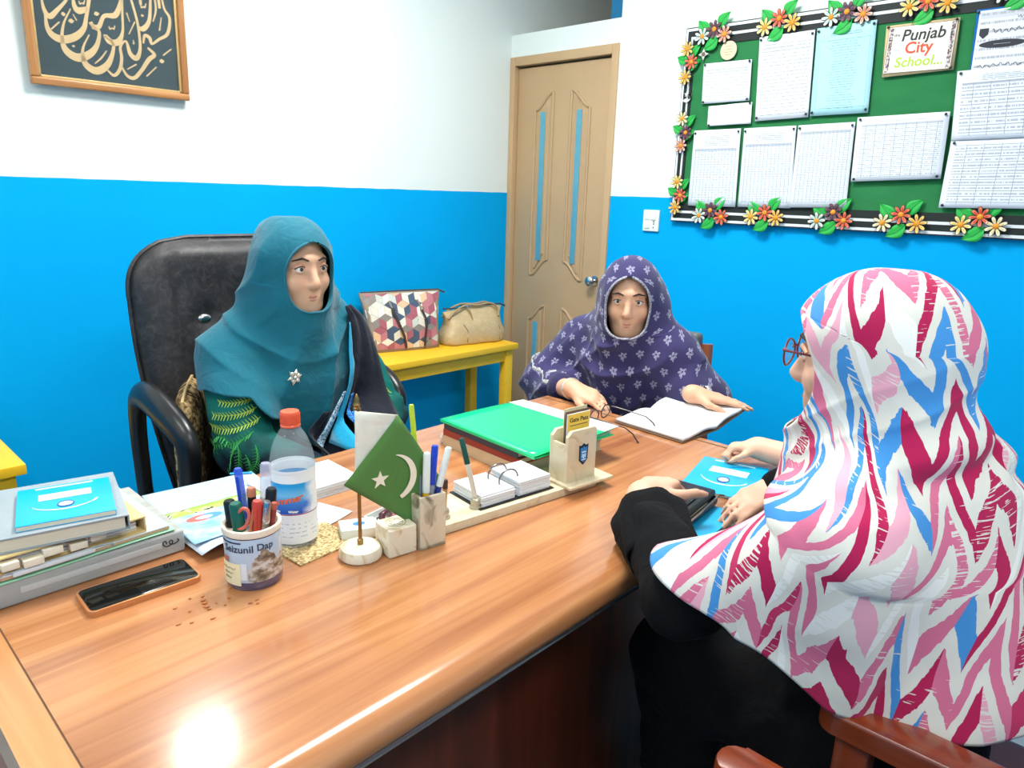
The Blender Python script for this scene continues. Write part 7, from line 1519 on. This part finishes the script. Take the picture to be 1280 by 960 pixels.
# ------------------------------------------------------------------ handbags on the yellow table
def loft(rings, closed_top=True):
    V = []; n = len(rings[0])
    for r in rings: V += r
    F = [(i*n+k, i*n+(k+1) % n, (i+1)*n+(k+1) % n, (i+1)*n+k) for i in range(len(rings)-1) for k in range(n)]
    F.append(tuple(range(n-1, -1, -1))); F.append(tuple((len(rings)-1)*n+k for k in range(n))); return V, F
def sring(w_, d_, z, n=48, p=3.2, dy=0.0, wob=0.0, ph=0.0):
    o = []
    for k in range(n):
        a = 2*PI*k/n; c, s = math.cos(a), math.sin(a); o.append((w_/2*math.copysign(abs(c)**(2/p), c), dy+d_/2*math.copysign(abs(s)**(2/p), s)*(1+wob*math.sin(5*a+ph)), z))
    return o
def build_bags():
    z0 = 0.6565
    t = thing('patchwork_handbag', 'patchwork handbag of coloured rhombus patches with dark handles', 'handbag', (-0.806, -0.125, z0), math.radians(-15))
    prof = [(0.0, 0.335, 0.085, 0.0), (0.010, 0.350, 0.100, 0.0), (0.06, 0.352, 0.102, 0.0), (0.13, 0.350, 0.090, 0.006), (0.20, 0.370, 0.055, 0.014), (0.245, 0.392, 0.024, 0.022), (0.262, 0.396, 0.012, 0.024)]
    Pf = spline(prof, 26); V, F = loft([sring(p[1], p[2], p[0], 48, 4.0, p[3], 0.03, i*0.2) for i, p in enumerate(Pf)])
    mb = mat('bag_taupe', (150, 134, 116), 0.5, 0.4, var=0.08); b = B(); b.raw(V, F, True); b.build('bag_body', mb, t)
    cols = [mat('patch_%d' % i, c, 0.45, 0.4, var=0.07, scale=90) for i, c in enumerate([(70, 88, 112), (222, 216, 198), (226, 184, 146), (168, 92, 104), (140, 130, 122), (198, 202, 192), (232, 226, 212), (190, 120, 126)])]
    rr = random.Random(11); S = 0.036
    def surf(u, v, d=0.0018):
        z = min(max(v, 0.012), 0.256); w_, dd, dy = np.interp(z, Pf[:, 0], Pf[:, 1]), np.interp(z, Pf[:, 0], Pf[:, 2]), np.interp(z, Pf[:, 0], Pf[:, 3]); q = max(-0.985, min(0.985, 2*u/w_)); y = dy-dd/2*(1-abs(q)**4)**0.25*1.0; return (q*w_/2, y-d, z)
    h3 = math.sqrt(3)
    for row in range(-1, 9):
        for c_ in range(-8, 9):
            cx, cz = (c_+0.5*(row % 2))*h3*S*1.0, row*1.5*S+0.01
            hexp = [(cx+S*math.sin(k*PI/3), cz+S*math.cos(k*PI/3)) for k in range(6)]
            for k in range(3):
                poly = [(cx, cz), hexp[2*k], hexp[2*k+1], hexp[(2*k+2) % 6]]
                mx_, mz_ = sum(p[0] for p in poly)/4, sum(p[1] for p in poly)/4
                if not (0.006 < mz_ < 0.262): continue
                wv = np.interp(mz_, Pf[:, 0], Pf[:, 1])
                if abs(mx_) > wv/2*0.97: continue
                sh = [(mx_+(p[0]-mx_)*0.965, mz_+(p[1]-mz_)*0.965) for p in poly]
                Vp = [surf(*p) for p in sh]+[surf(*p, 0.0) for p in sh]
                mesh_obj('patch', Vp, [(0, 1, 2, 3), (4, 5, 1, 0), (5, 6, 2, 1), (6, 7, 3, 2), (7, 4, 0, 3)], rr.choice(cols), t)
    mh = mat('handle_dark', (62, 52, 46), 0.4, 0.4)
    for sx in (-0.055, 0.085):
        p0 = surf(sx, 0.185, 0.006); b = B(); b.tube([(p0[0]+0.007*math.cos(a), p0[1]-0.003, p0[2]+0.009*math.sin(a)) for a in np.linspace(0, 2*PI, 18)], 0.0022, 6, False); b.build('ring', M_gold, t)
        b = B(); b.tube([surf(sx, 0.18, 0.008), surf(sx+0.018, 0.13, 0.012), surf(sx+0.04 if sx < 0 else sx+0.006, 0.07, 0.010), surf(sx+0.05 if sx < 0 else sx+0.002, 0.016, 0.008)], 0.0075, 10, True, True, (1.0, 0.6)); b.build('handle', mh, t)
        b = B(); b.tube([surf(sx-0.012, 0.225, 0.004), surf(sx-0.004, 0.195, 0.006)], 0.005, 8, True, True, (1, 0.5)); b.build('handle_tab', mb, t)
    b = B(); b.tube([(-0.19, 0.024, 0.264), (0, 0.024, 0.266), (0.19, 0.024, 0.264), (0.222, 0.018, 0.250)], [0.003, 0.003, 0.004, 0.005], 8); b.build('zip', mat('zip_dark', (60, 62, 66), 0.5), t)
    b = B(); V2, F2 = loft([sring(0.356, 0.106, 0.0, 48, 4.0), sring(0.358, 0.108, 0.012, 48, 4.0)]); b.raw(V2, F2, True); b.build('base_trim', mat('base_brown', (134, 108, 78), 0.5), t)

    t = thing('beige_handbag', 'slouchy beige leather handbag with pinched ends', 'handbag', (-0.440, -0.205, z0), math.radians(-10))
    prof = [(0.0, 0.335, 0.125, 0.0), (0.012, 0.352, 0.145, 0.0), (0.05, 0.350, 0.150, 0.0), (0.095, 0.325, 0.125, 0.0), (0.13, 0.318, 0.075, 0.0), (0.155, 0.335, 0.034, 0.0), (0.168, 0.342, 0.016, 0.0)]
    Pf = spline(prof, 30); rings = []
    for i, p in enumerate(Pf):
        r = sring(p[1], p[2], p[0], 64, 3.4, p[3], 0.05, i*0.12); rings.append([(x_*(1-0.05*math.exp(-((z-0.09)/0.03)**2)*abs(x_)/0.17), y+0.004*math.sin(x_*55+z*40), z+0.010*math.sin(x_*14+0.8)*(z/0.168)**2) for (x_, y, z) in r])
    V, F = loft(rings); ml = leather('beige_leather', (190, 166, 124), (208, 186, 146), 0.45); b = B(); b.raw(V, F, True); b.build('bag_body', ml, t)
    mt = mat('seam_brown', (96, 74, 52), 0.5); md_ = mat('strap_beige', (168, 142, 102), 0.45, 0.4)
    def fs(u, z): w_, dd = np.interp(z, Pf[:, 0], Pf[:, 1]), np.interp(z, Pf[:, 0], Pf[:, 2]); q = max(-0.98, min(0.98, 2*u/w_)); return (q*w_/2, -dd/2*(1-abs(q)**3.4)**(1/3.4)-0.001, z)
    for sx in (-0.075, 0.115):
        b = B(); b.tube([fs(sx-0.012, 0.10), fs(sx+0.006, 0.07), fs(sx+0.004, 0.012)], 0.0016, 6); b.build('seam', mt, t)
    for sy in (-1, 1):
        b = B(); b.tube([tuple(spline([(-0.155, sy*0.03, 0.128), (-0.11, sy*0.028, 0.165), (-0.05, sy*0.022, 0.186), (0.02, sy*0.02, 0.182), (0.09, sy*0.022, 0.188), (0.13, sy*0.03, 0.160), (0.125, sy*0.045, 0.125)], 30)[i]) for i in range(30)], 0.0065, 10, True, True, (1.0, 0.7)); b.build('handle', md_, t)
        b = B(); b.tube([(-0.05, sy*0.024, 0.186), (-0.035, sy*0.04, 0.15), (-0.03, sy*0.052, 0.118)], [0.006, 0.006, 0.003], 8, True, True, (1, 0.4)); b.build('tassel', md_, t)
    b = B(); b.tube([(-0.165, 0, 0.172), (-0.05, 0, 0.170), (0.05, 0, 0.176), (0.165, 0, 0.178), (0.192, -0.004, 0.166)], [0.004, 0.003, 0.003, 0.004, 0.005], 8); b.build('zip', MATS['zip_dark'], t)
build_bags()

# ------------------------------------------------------------------ papers in people's hands
def build_hand_papers():
    # open notebook at the desk end: spine across, one leaf block on the desk, one over the lap
    t = thing('open_notebook', 'open blank notebook under the hand of the person in purple', 'notebook', (-1.095, -1.755, 0.7615), math.radians(-3))
    def leafblock(x0, x1, h, bow, nm, lift):
        n, m_ = 14, 4; V = []
        for j in range(m_+1):
            for i in range(n+1):
                s = i/n; x_ = x0+(x1-x0)*s; z = h+bow*math.sin(PI*min(1, s*1.15))*0.6*(1-s)+lift*s; V.append((x_, -0.108+0.216*j/m_, z))
        ids = np.arange((n+1)*(m_+1)).reshape(m_+1, n+1); Q1 = np.stack([ids[:-1, :-1], ids[:-1, 1:], ids[1:, 1:], ids[1:, :-1]], -1).reshape(-1, 4)
        o = fast_mesh(nm, np.array(V), Q1, M_white, t, (0, 0, 0)); md = o.modifiers.new('thickness', 'SOLIDIFY'); md.thickness = 0.008; md.offset = -1 if x1 > x0 else 1
        return o
    leafblock(0.0, -0.158, 0.012, 0.020, 'page_block', 0.0); leafblock(0.0, 0.150, 0.012, 0.020, 'page_block', 0.030)
    B().box((-0.080, 0, 0.0012), (0.166, 0.222, 0.0022), 0.0006).build('cover', mat('notebook_cover', (110, 84, 64), 0.5), t)
    b = B(); b.box((0.077, 0, 0.0), (0.156, 0.222, 0.0022), 0.0006, 2, Matrix.Rotation(-math.atan(0.2), 3, 'Y')); o = b.build('cover', MATS['notebook_cover'], t); o.location = (0.0, 0, 0.016)
    # printed school booklet held by the child
    t = book('exercise_booklet', 'blue printed booklet held in the bare hand', 'booklet', (-1.402, -2.048, DZ+0.0006), (0.150, 0.215, 0.006), math.radians(-76), M_bluecover, 'blue school booklets', True, -1); booklet_print(t, 0.15, 0.215, 0.0064)
    t = book('exercise_booklet', 'blue booklet half covered by the black purse', 'booklet', (-1.668, -2.095, DZ+0.0006), (0.205, 0.145, 0.006), math.radians(5), M_bluecover, 'blue school booklets', True, -1)
    # purse
    t = thing('zip_purse', 'black leather zip purse held in both hands', 'purse', (-1.655, -2.078, DZ+0.0068), math.radians(7))
    mk = leather('purse_leather', (14, 14, 15), (30, 30, 32), 0.3)
    B().box((0, 0.006, 0.008), (0.195, 0.098, 0.016), 0.006, 3).build('lower_half', mk, t); B().box((0.0, 0.008, 0.0245), (0.190, 0.092, 0.015), 0.006, 3).build('upper_half', mk, t)
    B().box((0.01, 0.0, 0.0335), (0.120, 0.050, 0.004), 0.0015).build('flap', mk, t)
    b = B(); b.tube([(-0.095, -0.043, 0.0165), (0.0, -0.0445, 0.0165), (0.092, -0.042, 0.0165), (0.098, -0.02, 0.0165), (0.098, 0.045, 0.0165)], 0.0022, 6); b.build('zip', M_steel, t)
    b = B(); b.box((0.100, -0.040, 0.0165), (0.014, 0.006, 0.004), 0.001); b.tube([(0.108, -0.040, 0.0165), (0.122, -0.046, 0.012)], 0.002, 6); b.build('zip_pull', M_gold, t)
    B().box((-0.02, -0.0432, 0.025), (0.11, 0.0016, 0.0014), 0.0004).build('metal_bar', M_gold, t)
build_hand_papers()
